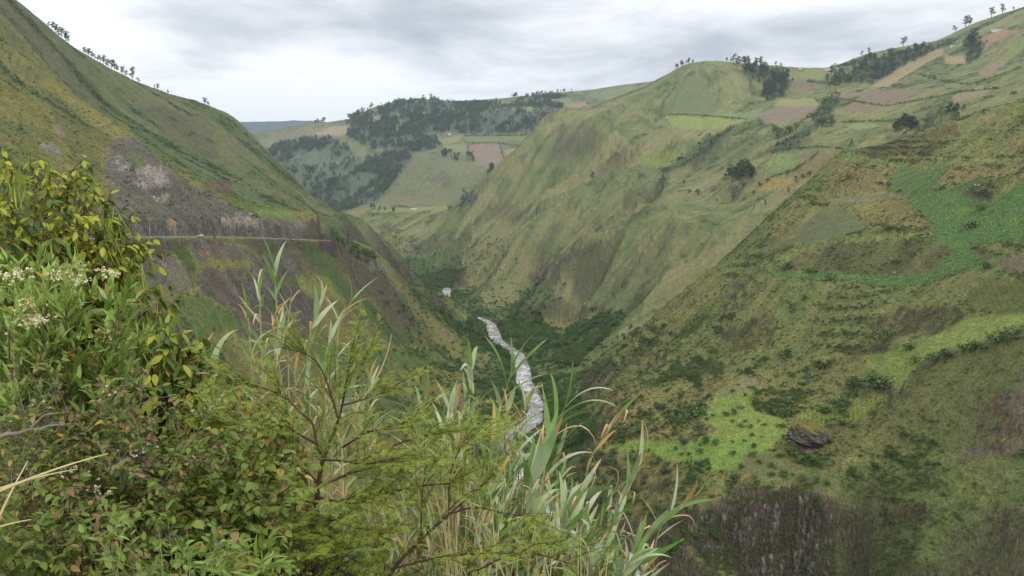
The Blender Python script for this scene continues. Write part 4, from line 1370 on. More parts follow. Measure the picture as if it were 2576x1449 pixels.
# skyline of the left ridge
SK = [(173, 116, 15), (180, 122, 20), (187, 128, 22), (194, 133, 22), (203, 137, 28), (211, 140, 26), (217, 141, 20)]
for x, y, h in SK:
    plant_px('eucalyptus', x, y, h, 'tall eucalyptus in the uppermost clump on the left skyline', 'uppermost clump of trees on the left skyline', 900, 1400, True, 1.7, True)
for x, y, h in [(258, 159, 19), (263, 163, 20), (271, 170, 18), (278, 174, 16), (284, 178, 14)]:
    plant_px('eucalyptus', x, y, h, 'bushy eucalyptus in the second clump down the left skyline', 'second clump of trees down the left skyline', 900, 1400, True, 1.9, True)
for x, y, h in [(291, 181, 20), (298, 185, 24), (305, 189, 20), (311, 193, 22), (318, 196, 26), (324, 198, 28), (330, 200, 18)]:
    plant_px('eucalyptus', x, y, h, 'slim eucalyptus in the long row on the left skyline', 'long row of trees on the left skyline', 900, 1400, True, 1.5, True)
for x, y, h, w_, l in [(342, 206, 24, 1.8, 'spreading gnarled eucalyptus right after the long skyline row'), (350, 207, 18, 1.6, 'small thin eucalyptus just left of the tallest lone skyline tree'),
                       (366, 218, 35, 1.6, 'tallest lone eucalyptus on the left skyline with bare lower trunk'), (381, 224, 14, 2.0, 'small round tree just right of the tallest lone skyline tree'),
                       (419, 236, 12, 1.4, 'left one of a pair of thin little skyline trees'), (426, 237, 18, 1.6, 'right and taller one of a pair of thin little skyline trees'),
                       (452, 246, 12, 1.6, 'tiny pointed tree low on the left skyline'), (540, 280, 19, 2.2, 'leaning flat-topped tree where the left skyline steepens'), (549, 285, 12, 2.2, 'low bush-like tree beside the leaning flat-topped one')]:
    plant_px('eucalyptus', x, y, h, l, None, 900, 1450, True, w_, True)
# right mountainside groves
RM = (1100, 2900)
grove('eucalyptus', [(1836, 158), (1870, 155), (1930, 172), (1925, 200), (1875, 185)], 24, 22, 'eucalyptus in the dark grove on the right hilltop', 'grove on the right hilltop', *RM, wide=1.8, seed=2)
grove('eucalyptus', [(1908, 240), (1940, 200), (1984, 192), (1978, 245), (1930, 254)], 28, 24, 'eucalyptus in the grove below the right hilltop', 'grove below the right hilltop', *RM, wide=1.8, seed=3)
grove('eucalyptus', [(2067, 190), (2100, 182), (2135, 190), (2110, 224), (2070, 220)], 14, 20, 'eucalyptus around the saddle in the right mountains', 'trees around the mountain saddle', *RM, wide=1.8, seed=4)
grove('eucalyptus', [(2114, 205), (2200, 150), (2349, 118), (2330, 145), (2200, 210), (2140, 220)], 56, 20, 'eucalyptus of the long diagonal grove under the right skyline', 'long diagonal grove under the right skyline', *RM, wide=1.8, seed=5)
grove('eucalyptus', [(2422, 120), (2445, 90), (2469, 95), (2462, 150), (2430, 155)], 13, 20, 'eucalyptus beside the brown field near the right frame edge', 'trees beside the upper brown field', *RM, wide=2.0, seed=6)
grove('eucalyptus', [(1806, 462), (1850, 440), (1905, 440), (1904, 450), (1850, 462), (1812, 470)], 14, 36, 'large eucalyptus in the compact stand on the mid slope', 'compact stand on the mid slope', 900, 1700, True, 1.7, 7)
grove('round', [(1942, 340), (1965, 325), (1994, 330), (1990, 345), (1950, 354)], 8, 20, 'dark tree in the ravine clump below the knoll field', 'ravine clump below the knoll field', *RM, seed=8)
grove('round', [(2057, 310), (2090, 305), (2093, 320), (2060, 323)], 6, 18, 'dark tree in the little clump beside the ravine', 'little clump beside the ravine', *RM, seed=9)
grove('eucalyptus', [(2244, 325), (2300, 315), (2307, 330), (2250, 334)], 11, 32, 'blue-green eucalyptus in the clump behind the near spur crest', 'clump behind the near spur crest', 850, 1700, False, 2.0, 10)
grove('eucalyptus', [(2377, 285), (2422, 275), (2422, 284), (2380, 290)], 6, 20, 'thin eucalyptus in the row above the near spur crest', 'row above the near spur crest', 850, 1900, False, 1.5, 11)
for x, y, h, l in [(1808, 153, 12, 'first thin tree on the round hilltop skyline'), (1818, 153, 10, 'second thin tree on the round hilltop skyline'), (1926, 165, 13, 'pointed tree right of the hilltop grove skyline'), (1941, 168, 11, 'round tree right of the hilltop grove skyline'),
                   (2069, 177, 9, 'small tree at the white saddle houses'), (2134, 160, 14, 'first bushy tree on the rise behind the saddle'), (2150, 150, 16, 'second bushy tree on the rise behind the saddle'), (2232, 128, 26, 'domed tree cluster standing out of the right skyline'),
                   (2357, 103, 16, 'slim tree left of the tallest right skyline tree'), (2380, 98, 30, 'tallest narrow eucalyptus on the right skyline'), (2388, 97, 18, 'slim tree right of the tallest right skyline tree'), (2440, 108, 26, 'dark round tree left of the upper brown field'), (2466, 92, 24, 'dark round tree above the upper brown field'), (2493, 47, 8, 'tiny tree on the uppermost right skyline'),
                   (1742, 160, 10, 'tiny lone tree on the peak of the round hill'), (1492, 455, 22, 'lone dark tree on the bare ribbed slope')]:
    plant_px('eucalyptus', x, y, h, l, None, 1000, 2900, True, 2.0, y < 130 or x < 2160 and y < 180 and 'saddle' in l or 'skyline' in l)
grove('eucalyptus', [(1684, 204), (1700, 190), (1716, 178), (1718, 184), (1700, 198), (1688, 208)], 9, 14, 'small eucalyptus on the left shoulder of the round hill', 'row on the left shoulder of the round hill', 1500, 2400, False, 1.6, 12, True)
# trees and bushes between the fields behind the near spur
for x, y, h, k, l in [(1720, 465, 12, 'round', 'round bush on the bare shoulder above the bench path'), (1734, 488, 12, 'round', 'dark bush at the ravine head over the bench path'), (1755, 492, 16, 'round', 'wide dark tree over the bench path'), (1802, 508, 9, 'round', 'dark bush standing on the bench path'), (1925, 522, 20, 'eucalyptus', 'pointed tree just behind the near spur, lower one'), (1897, 528, 14, 'eucalyptus', 'small tree left of the pointed tree behind the near spur'),
                      (1984, 488, 18, 'eucalyptus', 'thin tree at the spur edge by the yellowish field'), (2005, 465, 22, 'eucalyptus', 'tall thin tree at the spur edge by the yellowish field'), (1910, 470, 14, 'round', 'bush in the yellowish field, left'), (1930, 458, 12, 'round', 'bush at the top of the yellowish field'), (1870, 470, 12, 'round', 'bush under the compact stand'), (1895, 490, 11, 'round', 'bush below the yellowish field'), (1872, 505, 10, 'round', 'low bush right of the bench path end'), (2020, 450, 12, 'round', 'bush pair at the plowed field corner, front'), (2036, 444, 14, 'round', 'bush pair at the plowed field corner, rear'), (2140, 368, 16, 'eucalyptus', 'slim tree at the field edge behind the crest'), (2550, 243, 14, 'round', 'round dark tree near the right frame edge above the crest')]:
    plant_px(k, x, y, h, l, None, 900, 2000, True, 1.3 if k == 'eucalyptus' else 1.1)


def hedge(pts, hpx, label, rmin, rmax, wide=1.0, seed=0, mat=None):
    """a field hedge: one row of dense foliage following the land"""
    rng = np.random.default_rng(seed)
    M = Mesh()
    W = []
    for (x0, y0), (x1, y1) in zip(pts, pts[1:]):
        n = max(2, int(math.hypot(x1 - x0, y1 - y0) / (hpx * 0.7)))
        for k in range(n):
            t = k / n
            W.append(land(x0 + (x1 - x0) * t, y0 + (y1 - y0) * t, rmin, rmax))
    o0 = W[0].copy()
    for p in W:
        r = math.hypot(p.x, p.y)
        h = hpx * r / FPX * rng.uniform(0.55, 1.25)
        q = p - o0
        clump(M, (q.x + rng.normal(0, h * .2), q.y + rng.normal(0, h * .2), q.z + h * .4), h * .6 * wide, 22, h * .22, rng, 0, .8)
    o = M.obj('hedge', [mat or M_DARK])
    o.location = o0
    tag(o, label, 'hedge', 'field hedges on the mountainside')


hedge([(1682, 289), (1750, 290), (1820, 296), (1880, 301)], 5, 'hedge along the top of the bright green field', 1000, 2400, seed=1)
hedge([(1940, 446), (2000, 428), (2040, 400), (2064, 380)], 6, 'broken hedge between the green and the plowed field', 900, 1900, seed=2)
hedge([(1958, 376), (2010, 374), (2070, 370), (2128, 376)], 6, 'hedge along the upper edge of the green field', 900, 1900, seed=3)
hedge([(2118, 252), (2230, 268), (2330, 250), (2420, 232), (2520, 222)], 6, 'long dark hedge running up to the right over the slope', 900, 2200, seed=4)
hedge([(2120, 308), (2190, 306), (2290, 306), (2340, 300)], 6, 'hedge above the pale strip field', 900, 1900, seed=5)
hedge([(2030, 205), (2070, 210), (2110, 215)], 6, 'short hedge under the saddle', 1200, 2500, seed=6)
hedge([(1170, 343), (1250, 342), (1340, 340)], 4, 'hedge above the far pair of green fields', 2000, 3300, seed=7)
hedge([(1173, 360), (1253, 360), (1330, 372)], 4, 'hedge between the far green fields and the plowed field', 2000, 3300, seed=8)
hedge([(1256, 362), (1264, 390), (1272, 415)], 4, 'hedge on the right side of the far plowed field', 2000, 3300, seed=9)
hedge([(2100, 236), (2075, 262), (2050, 285), (2020, 305), (1985, 335)], 11, 'thick bushy belt in the ravine by the knoll', 1000, 2400, 1.2, seed=10)
hedge([(1848, 318), (1807, 345), (1786, 370), (1744, 398), (1700, 425)], 9, 'dark bushy belt in the ravine beside the oval field', 1000, 2000, 1.1, seed=11)
hedge([(2310, 188), (2370, 205), (2440, 215), (2520, 190), (2570, 170)], 6, 'uneven hedge crossing the upper right slope', 1100, 2500, seed=12)

# far hill skyline and clumps
FH = (2300, 4200)
grove('eucalyptus', [(800, 315), (829, 311), (829, 314), (802, 318)], 8, 13, 'tiny tree in the clump on the pale far crest', 'clump on the pale far crest', *FH, wide=2.2, seed=21, sky=True)
grove('eucalyptus', [(886, 304), (900, 291), (935, 274), (956, 267), (956, 272), (935, 280), (890, 310)], 22, 14, 'tiny tree along the rising far skyline', 'trees along the rising far skyline', *FH, wide=2.0, seed=22, sky=True)
for x, y, h, l in [(1020, 257, 8, 'tiny bush-like tree on the far summit'), (1071, 261, 16, 'thin tall tree on the far skyline, left of three'), (1090, 263, 20, 'tallest of three thin trees on the far skyline'), (1099, 263, 14, 'thin tree on the far skyline, right of three'), (970, 266, 7, 'tiny tree left of the far summit'), (1140, 263, 6, 'tiny lone tree right of the three thin ones')]:
    plant_px('eucalyptus', x, y, h, l, None, *FH, False, 1.6, True)
grove('eucalyptus', [(1276, 254), (1300, 250), (1300, 253), (1278, 256)], 7, 11, 'tiny tree in the clump at the far right crest field', 'clump at the far right crest field', *FH, wide=2.2, seed=23, sky=True)
grove('eucalyptus', [(1330, 248), (1400, 244), (1450, 240), (1450, 244), (1335, 252)], 14, 9, 'tiny tree along the far skyline beside the right hills', 'trees along the far skyline beside the right hills', *FH, wide=2.4, seed=24, sky=True)
grove('eucalyptus', [(1106, 395), (1120, 380), (1160, 392), (1165, 408), (1140, 405)], 18, 13, 'dark tree on the small wooded knob of the far spur', 'trees on the small wooded knob', 2000, 3200, wide=2.0, seed=25)
grove('eucalyptus', [(1220, 432), (1245, 425), (1250, 430), (1228, 440)], 9, 17, 'dark tree below the far plowed field', 'trees below the far plowed field', 2000, 3200, wide=2.0, seed=26)
grove('eucalyptus', [(1173, 385), (1188, 390), (1192, 410), (1178, 405)], 8, 11, 'dark tree left of the far plowed field', 'trees left of the far plowed field', 2000, 3200, wide=2.0, seed=27)
grove('eucalyptus', [(930, 525), (950, 518), (1000, 528), (995, 536), (945, 536)], 7, 14, 'small tree at the left end of the grassy bench', 'trees at the left end of the grassy bench', 1800, 2600, wide=1.9, seed=28)
for x, y, h, l in [(1129, 527, 10, 'round tree at the right end of the grassy bench'), (1136, 526, 9, 'pale round tree at the right end of the grassy bench')]:
    plant_px('round', x, y, h, l, None, 1700, 2500, True, 1.2)
# edge of the left slope
for x, y, h, k in [(838, 598, 26, 'round'), (846, 606, 24, 'round'), (853, 612, 20, 'round'), (866, 618, 22, 'round'), (893, 632, 20, 'round'), (905, 640, 18, 'round'), (918, 645, 22, 'round'), (932, 650, 22, 'round'), (944, 655, 20, 'round'), (884, 640, 20, 'round'), (900, 655, 18, 'round'), (925, 664, 18, 'round')]:
    plant_px(k, x, y, h, 'dark leafy tree along the bushy edge below the road bend', 'trees along the bushy edge below the road bend', 680, 1000, True, 1.1)
for x, y, h, l in [(876, 612, 34, 'tallest dark cypress below the road bend'), (886, 617, 28, 'cypress right behind the tallest one'), (925, 648, 26, 'cypress at the lower end of the bushy edge, left'), (941, 652, 24, 'cypress at the lower end of the bushy edge, right')]:
    plant_px('column', x, y, h, l, None, 680, 1000, True, 1.5)
for x, y, h, l in [(975, 768, 16, 'lone dark bush on the lower left slope, upper'), (1005, 790, 14, 'lone dark bush on the lower left slope, middle'), (960, 742, 12, 'lone small bush on the lower left slope'), (1190, 838, 44, 'big dark pointed tree beside the river bend'), (1110, 790, 22, 'round dark tree on the river bank above the grassy flat'), (1098, 784, 18, 'smaller round tree on the river bank above the grassy flat'), (1490, 785, 14, 'dark tree on the edge of the tan shelf'), (1540, 800, 12, 'smaller dark tree right of the tan shelf'), (1275, 640 + 0, 8, 'small bush on the ribbed slope across the valley')]:
    plant_px('column' if 'pointed' in l else 'round', x, y, h, l, None, 600, 1700, True, 1.6 if 'pointed' in l else 1.1)
for i, (x, y, h) in enumerate(sorted([(1205, 852, 36), (1222, 866, 26), (1250, 886, 30), (1272, 900, 28), (1290, 908, 20), (1216, 838, 30), (1310, 1000, 22), (1296, 985, 26), (1280, 955, 22), (1362, 960, 20), (1374, 985, 22), (1388, 1010, 22), (1335, 902, 16), (1276, 932, 22), (1262, 822, 18), (1275, 850, 20)], key=lambda q: q[1])):
    plant_px('round', x, y, h, ORD[i] + ' of the round riverside trees, counted downstream', 'round riverside trees', 600, 1500, True, 1.15)
# bushes that stand out on the near spur
BU = [(1592, 1018, 40, 'd'), (1744, 1052, 70, 'g'), (1700, 1045, 50, 'g'), (1668, 1030, 40, 'g'), (1690, 1062, 46, 'd'), (1560, 1100, 70, 'd'), (1600, 1095, 50, 'd'), (1985, 1050, 56, 'd'), (2289, 882, 50, 'g'), (2226, 860, 70, 'd'), (2200, 850, 40, 'd'), (2205, 980, 100, 'g'), (2150, 975, 60, 's'), (2120, 1028, 60, 'd'), (2070, 1040, 50, 'g'), (1846, 1144, 26, 'd'), (1896, 1148, 30, 'd'), (2140, 890, 26, 'g'), (2176, 888, 24, 'g'), (2140, 854, 18, 'g'), (2305, 912, 36, 'd'), (1842, 988, 22, 'd'), (1890, 1076, 20, 'd'), (1876, 1062, 16, 'd'), (2380, 905, 56, 'd'), (2440, 885, 60, 'g'), (2510, 862, 60, 'd'), (2550, 850, 60, 'd'), (2350, 912, 50, 'd'), (1990, 1150, 60, 'd'), (2030, 1160, 40, 'g'), (2215, 463, 20, 'd'), (2236, 466, 16, 'd'), (2264, 484, 18, 'd'), (2370, 476, 18, 'd'), (2448, 480, 16, 'd'), (2045, 517, 28, 'g'), (2064, 517, 20, 'g'), (2080, 517, 16, 'd'), (2256, 664, 26, 'd'), (2040, 685, 36, 'g'), (1985, 680, 44, 'd'), (2478, 676, 34, 'd'), (2090, 706, 36, 'd'), (2160, 545, 12, 'd'), (2190, 566, 14, 'g'), (2470, 530, 34, 's'), (2440, 575, 40, 's'), (2480, 495, 40, 's'), (2230, 578, 34, 's'), (2027, 750, 18, 'g'), (1760, 1080, 40, 's'), (2060, 930, 60, 's'), (1980, 900, 50, 'd'), (1900, 1012, 36, 's'), (1940, 1040, 40, 's')]
MARKS = [((2030, 1090), 'around the big boulder'), ((1720, 1055), 'at the tan plot left of the bright field'), ((1570, 1090), 'at the left tip of the lower terrace'), ((2250, 860), 'below the scrubby bank in mid slope'), ((2180, 985), 'above the maize strip'),
         ((2450, 880), 'along the pale green field'), ((2240, 470), 'beside the small upper potato field'), ((2430, 500), 'above the big green field'), ((2060, 517), 'at the grey tilled strip'), ((2150, 660), 'around the dark knoll'), ((2180, 560), 'in the orange-brown plot'), ((2470, 550), 'inside the big green field'), ((1860, 1040), 'on the bright lower field'), ((1990, 900), 'on the slope above the lower terrace'), ((2150, 1000), 'left of the maize strip'), ((1880, 1140), 'on the edge of the tilled rows'), ((2030, 750), 'on the dry slope under the knoll')]
KW = {'d': ('darkshrub', 'dark green'), 'g': ('greenshrub', 'bright green'), 's': ('shrub', 'olive')}
sets_ = {}
for x, y, wpx, k in BU:
    mk = min(MARKS, key=lambda q: math.hypot(q[0][0] - x, q[0][1] - y))[1]
    sets_.setdefault((k, mk), []).append((x, y, wpx))
for (k, mk), mem in sets_.items():
    for i, (x, y, wpx) in enumerate(sorted(mem)):
        p = land(x, y, 330, 830)
        w_ = wpx * math.hypot(p.x, p.y) / FPX
        size = 'big' if wpx > 48 else 'small' if wpx < 24 else 'middling'
        lb = f'{size} {KW[k][1]} bush {mk}' + ('' if len(mem) == 1 else f', {ORD[i]} from left')
        plant(KW[k][0], p, w_ * 0.78, lb, 'single bushes on the near spur', True, 1.25)


# ------------------------------------------------------------------ masses nobody could count: scrub, woods, grass tufts, crops
def scatter(name, label, me, pts, scl, rot, wide=1.0):
    """instances of one small mesh on a cloud of points"""
    base = bpy.data.meshes.new(name)
    base.vertices.add(len(pts))
    base.vertices.foreach_set('co', np.asarray(pts, np.float32).ravel())
    a = base.attributes.new('scl', 'FLOAT', 'POINT'); a.data.foreach_set('value', np.asarray(scl, np.float32))
    a = base.attributes.new('rot', 'FLOAT', 'POINT'); a.data.foreach_set('value', np.asarray(rot, np.float32))
    o = link_mesh(name, base)
    for m_ in me.materials:
        base.materials.append(m_)
    src = bpy.data.objects.new(name + '_source', me)
    ng = bpy.data.node_groups.new(name, 'GeometryNodeTree')
    ng.interface.new_socket('Geometry', in_out='INPUT', socket_type='NodeSocketGeometry')
    ng.interface.new_socket('Geometry', in_out='OUTPUT', socket_type='NodeSocketGeometry')
    gi, go = ng.nodes.new('NodeGroupInput'), ng.nodes.new('NodeGroupOutput')
    iop = ng.nodes.new('GeometryNodeInstanceOnPoints')
    oi = ng.nodes.new('GeometryNodeObjectInfo')
    oi.inputs['Object'].default_value = src
    oi.inputs['As Instance'].default_value = True
    s = ng.nodes.new('GeometryNodeInputNamedAttribute'); s.data_type = 'FLOAT'; s.inputs[0].default_value = 'scl'
    r_ = ng.nodes.new('GeometryNodeInputNamedAttribute'); r_.data_type = 'FLOAT'; r_.inputs[0].default_value = 'rot'
    cx = ng.nodes.new('ShaderNodeCombineXYZ')
    sc = ng.nodes.new('ShaderNodeVectorMath'); sc.operation = 'SCALE'
    sc.inputs[0].default_value = (wide, wide, 1.0)
    ng.links.new(gi.outputs[0], iop.inputs['Points'])
    ng.links.new(oi.outputs['Geometry'], iop.inputs['Instance'])
    ng.links.new(r_.outputs[0], cx.inputs[2])
    ng.links.new(cx.outputs[0], iop.inputs['Rotation'])
    ng.links.new(s.outputs[0], sc.inputs['Scale'])
    ng.links.new(sc.outputs[0], iop.inputs['Scale'])
    ng.links.new(iop.outputs[0], go.inputs[0])
    md = o.modifiers.new('scatter', 'NODES')
    md.node_group = ng
    tag(o, label, None, None, 'stuff')
    return o


AREA = np.gradient(RR, axis=0) * np.gradient(TH, axis=1) * RR
INV = (PX > -200) & (PX < 2780) & (PY > -60) & (PY < 1560) & (ang >= run - 0.03)


def pick(weight, n, rng):
    """n places on the land, drawn by density per square metre"""
    wgt = (weight * AREA * INV).ravel()
    cs = np.cumsum(wgt)
    idx = np.searchsorted(cs, rng.uniform(0, cs[-1], n))
    idx = np.clip(idx, 0, NR * NTH - 1)
    i, j = idx // NTH, idx % NTH
    u_, v_ = rng.uniform(0, 1, n), rng.uniform(0, 1, n)
    i2, j2 = np.minimum(i + 1, NR - 1), np.minimum(j + 1, NTH - 1)

    def ip(A_):
        return (A_[i, j] * (1 - u_) + A_[i2, j] * u_) * (1 - v_) + (A_[i, j2] * (1 - u_) + A_[i2, j2] * u_) * v_
    return np.stack([ip(X), ip(Y), ip(Z)], 1), RR[i, j]


def mass(name, label, kinds, weight, n, hrange, seed, wide=1.0, sink=0.0, far_scale=0.0):
    rng = np.random.default_rng(seed)
    for q, me in enumerate(kinds):
        m_ = n // len(kinds)
        p, r = pick(weight, m_, rng)
        s = rng.uniform(*hrange, m_) * (1 + far_scale * r / 1000)
        p[:, 2] -= sink * s
        scatter(name, label, me, p, s, rng.uniform(0, 6.28, m_), wide)


GREENWOOD = []
for q in range(3):
    fm = PROTO['round'][q][2].copy()
    fm.name = 'leafy_tree'
    fm.materials[1] = M_BRIGHT if q else M_SCRUB
    GREENWOOD.append(fm)
mass('scrub', 'low scrub on the bank falling to the gully under the viewpoint', [PROTO['shrub'][1][2], PROTO['greenshrub'][3][2]], (BUSH + 0.3) * (TAG == BANK) * (RR > 70), 3000, (0.8, 2.4), 60, 1.25, 0.12)
FARW = []
for q in range(3):
    fm = PROTO['eucalyptus'][q][2].copy()
    fm.name = 'far_tree'
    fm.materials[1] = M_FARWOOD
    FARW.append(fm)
mass('scrub', 'olive scrub dotted over the near spur and its banks', [PROTO['shrub'][0][2], PROTO['shrub'][1][2], PROTO['darkshrub'][0][2]], (BUSH + 0.05) * (ROWS == 0) * (TAG == RSPUR) * (RR < 900) * (1 + 1.5 * (Z < -95)), 20000, (0.6, 2.4), 51, 1.25, 0.12)
mass('scrub', 'green scrub over the left hillside and its gullies', [PROTO['shrub'][2][2], PROTO['greenshrub'][0][2], PROTO['darkshrub'][1][2]], (BUSH + 0.03) * ((TAG == LEFT) | (TAG == VALLEY) & (RR < 1400)) * (RR > 300), 13000, (0.7, 2.8), 52, 1.25, 0.12)
mass('scrub', 'dark scrub on the ridge behind the road hillside', [PROTO['shrub'][3][2], PROTO['darkshrub'][2][2]], (BUSH + 0.04) * (TAG == LRIDGE) * (0.4 + sm(-gul, -0.1, 0.5)), 11000, (0.8, 2.8), 53, 1.25, 0.15)
mass('scrub', 'scattered scrub on the ribbed mountainside', [PROTO['shrub'][1][2], PROTO['darkshrub'][3][2]], (BUSH + 0.02) * (TAG == RMOUNT) * (0.3 + sm(-gul, -0.1, 0.5)), 24000, (0.7, 2.4), 54, 1.25, 0.15)
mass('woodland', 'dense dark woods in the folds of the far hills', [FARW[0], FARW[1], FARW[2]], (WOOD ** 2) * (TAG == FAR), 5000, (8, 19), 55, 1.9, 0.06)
mass('scrub', 'bushes along the far field edges', [PROTO['darkshrub'][0][2]], (BUSH * (nA > -0.1) + 0.02) * (TAG == FAR) * (RR < 3900), 3500, (2.0, 5.0), 56, 1.2, 0.1)
mass('woodland', 'leafy woods in the ravines of the right mountainside', [PROTO['round'][0][2], PROTO['round'][1][2]], WOOD * (TAG == RMOUNT) * (RR > 1000), 1500, (3, 8), 57, 1.1, 0.08)
vw = WOOD * (RR < 1900) * ((TAG == VALLEY) | (TAG == LEFT) | (TAG == RSPUR) | (TAG == RMOUNT) & (Z < -110))
mass('woodland', 'dark riverside woods on the valley floor', [PROTO['round'][2][2], GREENWOOD[0], GREENWOOD[1], GREENWOOD[2]], vw, 3600, (3.0, 7.5), 58, 1.15, 0.08)
dRv = np.full(Z.shape, 1e9)
sl = (RR > 400) & (RR < 1900) & (Z < -120)
dRv[sl], _ = dist_to(river_xyz, X[sl], Y[sl])
mass('riverside_bushes', 'bushes crowding the river banks', [PROTO['darkshrub'][1][2], PROTO['greenshrub'][1][2], GREENWOOD[1], PROTO['greenshrub'][2][2]], ((dRv > 9) & (dRv < 130)) * (0.3 + BUSH) / np.maximum(dRv, 16) * (Z < -120), 9000, (1.6, 5.5), 59, 1.2, 0.1)


def tuft_mesh(name, mat, n, h, spread, wd, seed):
    rng = np.random.default_rng(seed)
    M = Mesh()
    for k in range(n):
        an, rr = rng.uniform(0, 6.28), spread * math.sqrt(rng.uniform())
        x, y = math.cos(an) * rr, math.sin(an) * rr
        b = rng.uniform(0, 6.28)
        hh = h * rng.uniform(.6, 1.2)
        dx, dy = math.cos(b) * wd, math.sin(b) * wd
        lx, ly = math.cos(an) * hh * .5, math.sin(an) * hh * .5
        M.add([(x - dx, y - dy, 0), (x + dx, y + dy, 0), (x + lx + dx * .3, y + ly + dy * .3, hh)], [(0, 1, 2)])
    return M.mesh(name, [mat])


tufts = [tuft_mesh('grass_tuft', M_TUFT, 16, 1.0, .45, .10, s) for s in (1, 2)]
mass('grass', 'dry grass tussocks on the near slopes', tufts, (0.25 + wg * 0 + (1 - BUSH) * (1 - rock)) * (ROWS == 0) * ((TAG == RSPUR) | (TAG == LEFT)) * (RR < 760) * (WOOD < .5), 26000, (0.45, 1.0), 61)


def crop_rows(name, label, me, crop, spacing, step, hr, seed, ang_deg):
    rng = np.random.default_rng(seed)
    m = (ROWS == crop)
    if not m.any():
        return
    xs, ys, zs = X[m], Y[m], Z[m]
    x0, x1, y0, y1 = xs.min(), xs.max(), ys.min(), ys.max()
    # a quick raster of the field to test points against
    cell = 3.0
    nx, ny = int((x1 - x0) / cell) + 2, int((y1 - y0) / cell) + 2
    grid = np.zeros((nx, ny), bool)
    grid[((xs - x0) / cell).astype(int), ((ys - y0) / cell).astype(int)] = True
    a = R(ang_deg)
    L = max(x1 - x0, y1 - y0) * 1.5
    cxm, cym = (x0 + x1) / 2, (y0 + y1) / 2
    P = []
    for s in np.arange(-L / 2, L / 2, spacing):
        t = np.arange(-L / 2, L / 2, step)
        t = t + rng.uniform(-.3, .3, len(t)) * step
        off = s + 0.25 * np.sin(t * 0.05)
        px_, py_ = cxm + t * math.cos(a) - off * math.sin(a), cym + t * math.sin(a) + off * math.cos(a)
        gi_, gj_ = ((px_ - x0) / cell).astype(int), ((py_ - y0) / cell).astype(int)
        ok = (px_ >= x0) & (px_ < x1) & (py_ >= y0) & (py_ < y1)
        ok[ok] &= grid[gi_[ok], gj_[ok]]
        ok &= rng.uniform(0, 1, len(t)) < 0.88
        P.append(np.stack([px_[ok], py_[ok]], 1))
    P = np.concatenate(P)
    zz = np.array([ground_z(x, y) for x, y in P])
    p3 = np.column_stack([P, zz - 0.05])
    scatter(name, label, me, p3, rng.uniform(*hr, len(P)), rng.uniform(0, 6.28, len(P)))


leafy = tuft_mesh('potato_plant', M_CROP, 14, .55, .38, .16, 3)
maize = tuft_mesh('maize_plant', M_MAIZE, 12, 1.5, .25, .10, 4)
pale = tuft_mesh('young_crop', M_MAIZE, 10, .5, .35, .13, 5)
crop_rows('potato_field', 'rows of leafy green crop on the upper terraces', leafy, 1, 2.2, 1.1, (.7, 1.3), 71, 12)
crop_rows('tilled_rows', 'sparse low rows on the tilled terraces', pale, 2, 2.6, 1.3, (.5, 1.0), 72, 8)
crop_rows('maize_field', 'yellow green maize standing in rows', maize, 3, 2.2, 1.5, (.7, 1.2), 73, 70)
crop_rows('bean_field', 'bright green low crop covering the lower terraces', pale, 4, 1.8, 1.2, (.5, 1.1), 74, 25)
crop_rows('seedling_rows', 'thin rows of seedlings on the bare brown plots', pale, 5, 2.4, 1.6, (.4, .7), 75, -30)
# ------------------------------------------------------------------ plants on the bank in front
nrng = np.random.default_rng(2024)
VZ = np.array([0.0, 0.0, 1.0])


def leaf_mesh(name, mat, kind, seed=0):
    """one leaf, one metre long along +Y, lying in XY with its face to +Z"""
    rng = np.random.default_rng(seed)
    if kind == 'lance':
        prof = [(0, .012), (.14, .07), (.38, .125), (.66, .095), (.88, .035), (1, .0)]
    elif kind == 'oval':
        prof = [(0, .012), (.12, .13), (.36, .235), (.64, .20), (.87, .08), (1, .0)]
    elif kind == 'heart':
        prof = [(-.06, .02), (.03, .27), (.25, .36), (.55, .27), (.82, .11), (1, .0)]
    elif kind == 'pod':
        prof = [(0, .012), (.2, .02), (.5, .022), (.8, .02), (.95, .012), (1, .0)]
    M = Mesh()
    drop = rng.uniform(.08, .3)
    tw = rng.uniform(-.25, .25)
    fold = {'lance': .35, 'oval': .25, 'heart': .22, 'pod': .6}[kind]
    V = []
    for y, w_ in prof:
        z = -drop * max(y, 0) ** 2
        a = tw * y
        V += [(-w_ * math.cos(a), y, z + fold * w_ - w_ * math.sin(a)), (0, y, z), (w_ * math.cos(a), y, z + fold * w_ + w_ * math.sin(a))]
    F = []
    for i in range(len(prof) - 1):
        F += [(3 * i, 3 * i + 1, 3 * i + 4, 3 * i + 3), (3 * i + 1, 3 * i + 2, 3 * i + 5, 3 * i + 4)]
    M.add(V, F)
    return M.mesh(name, [mat], True)


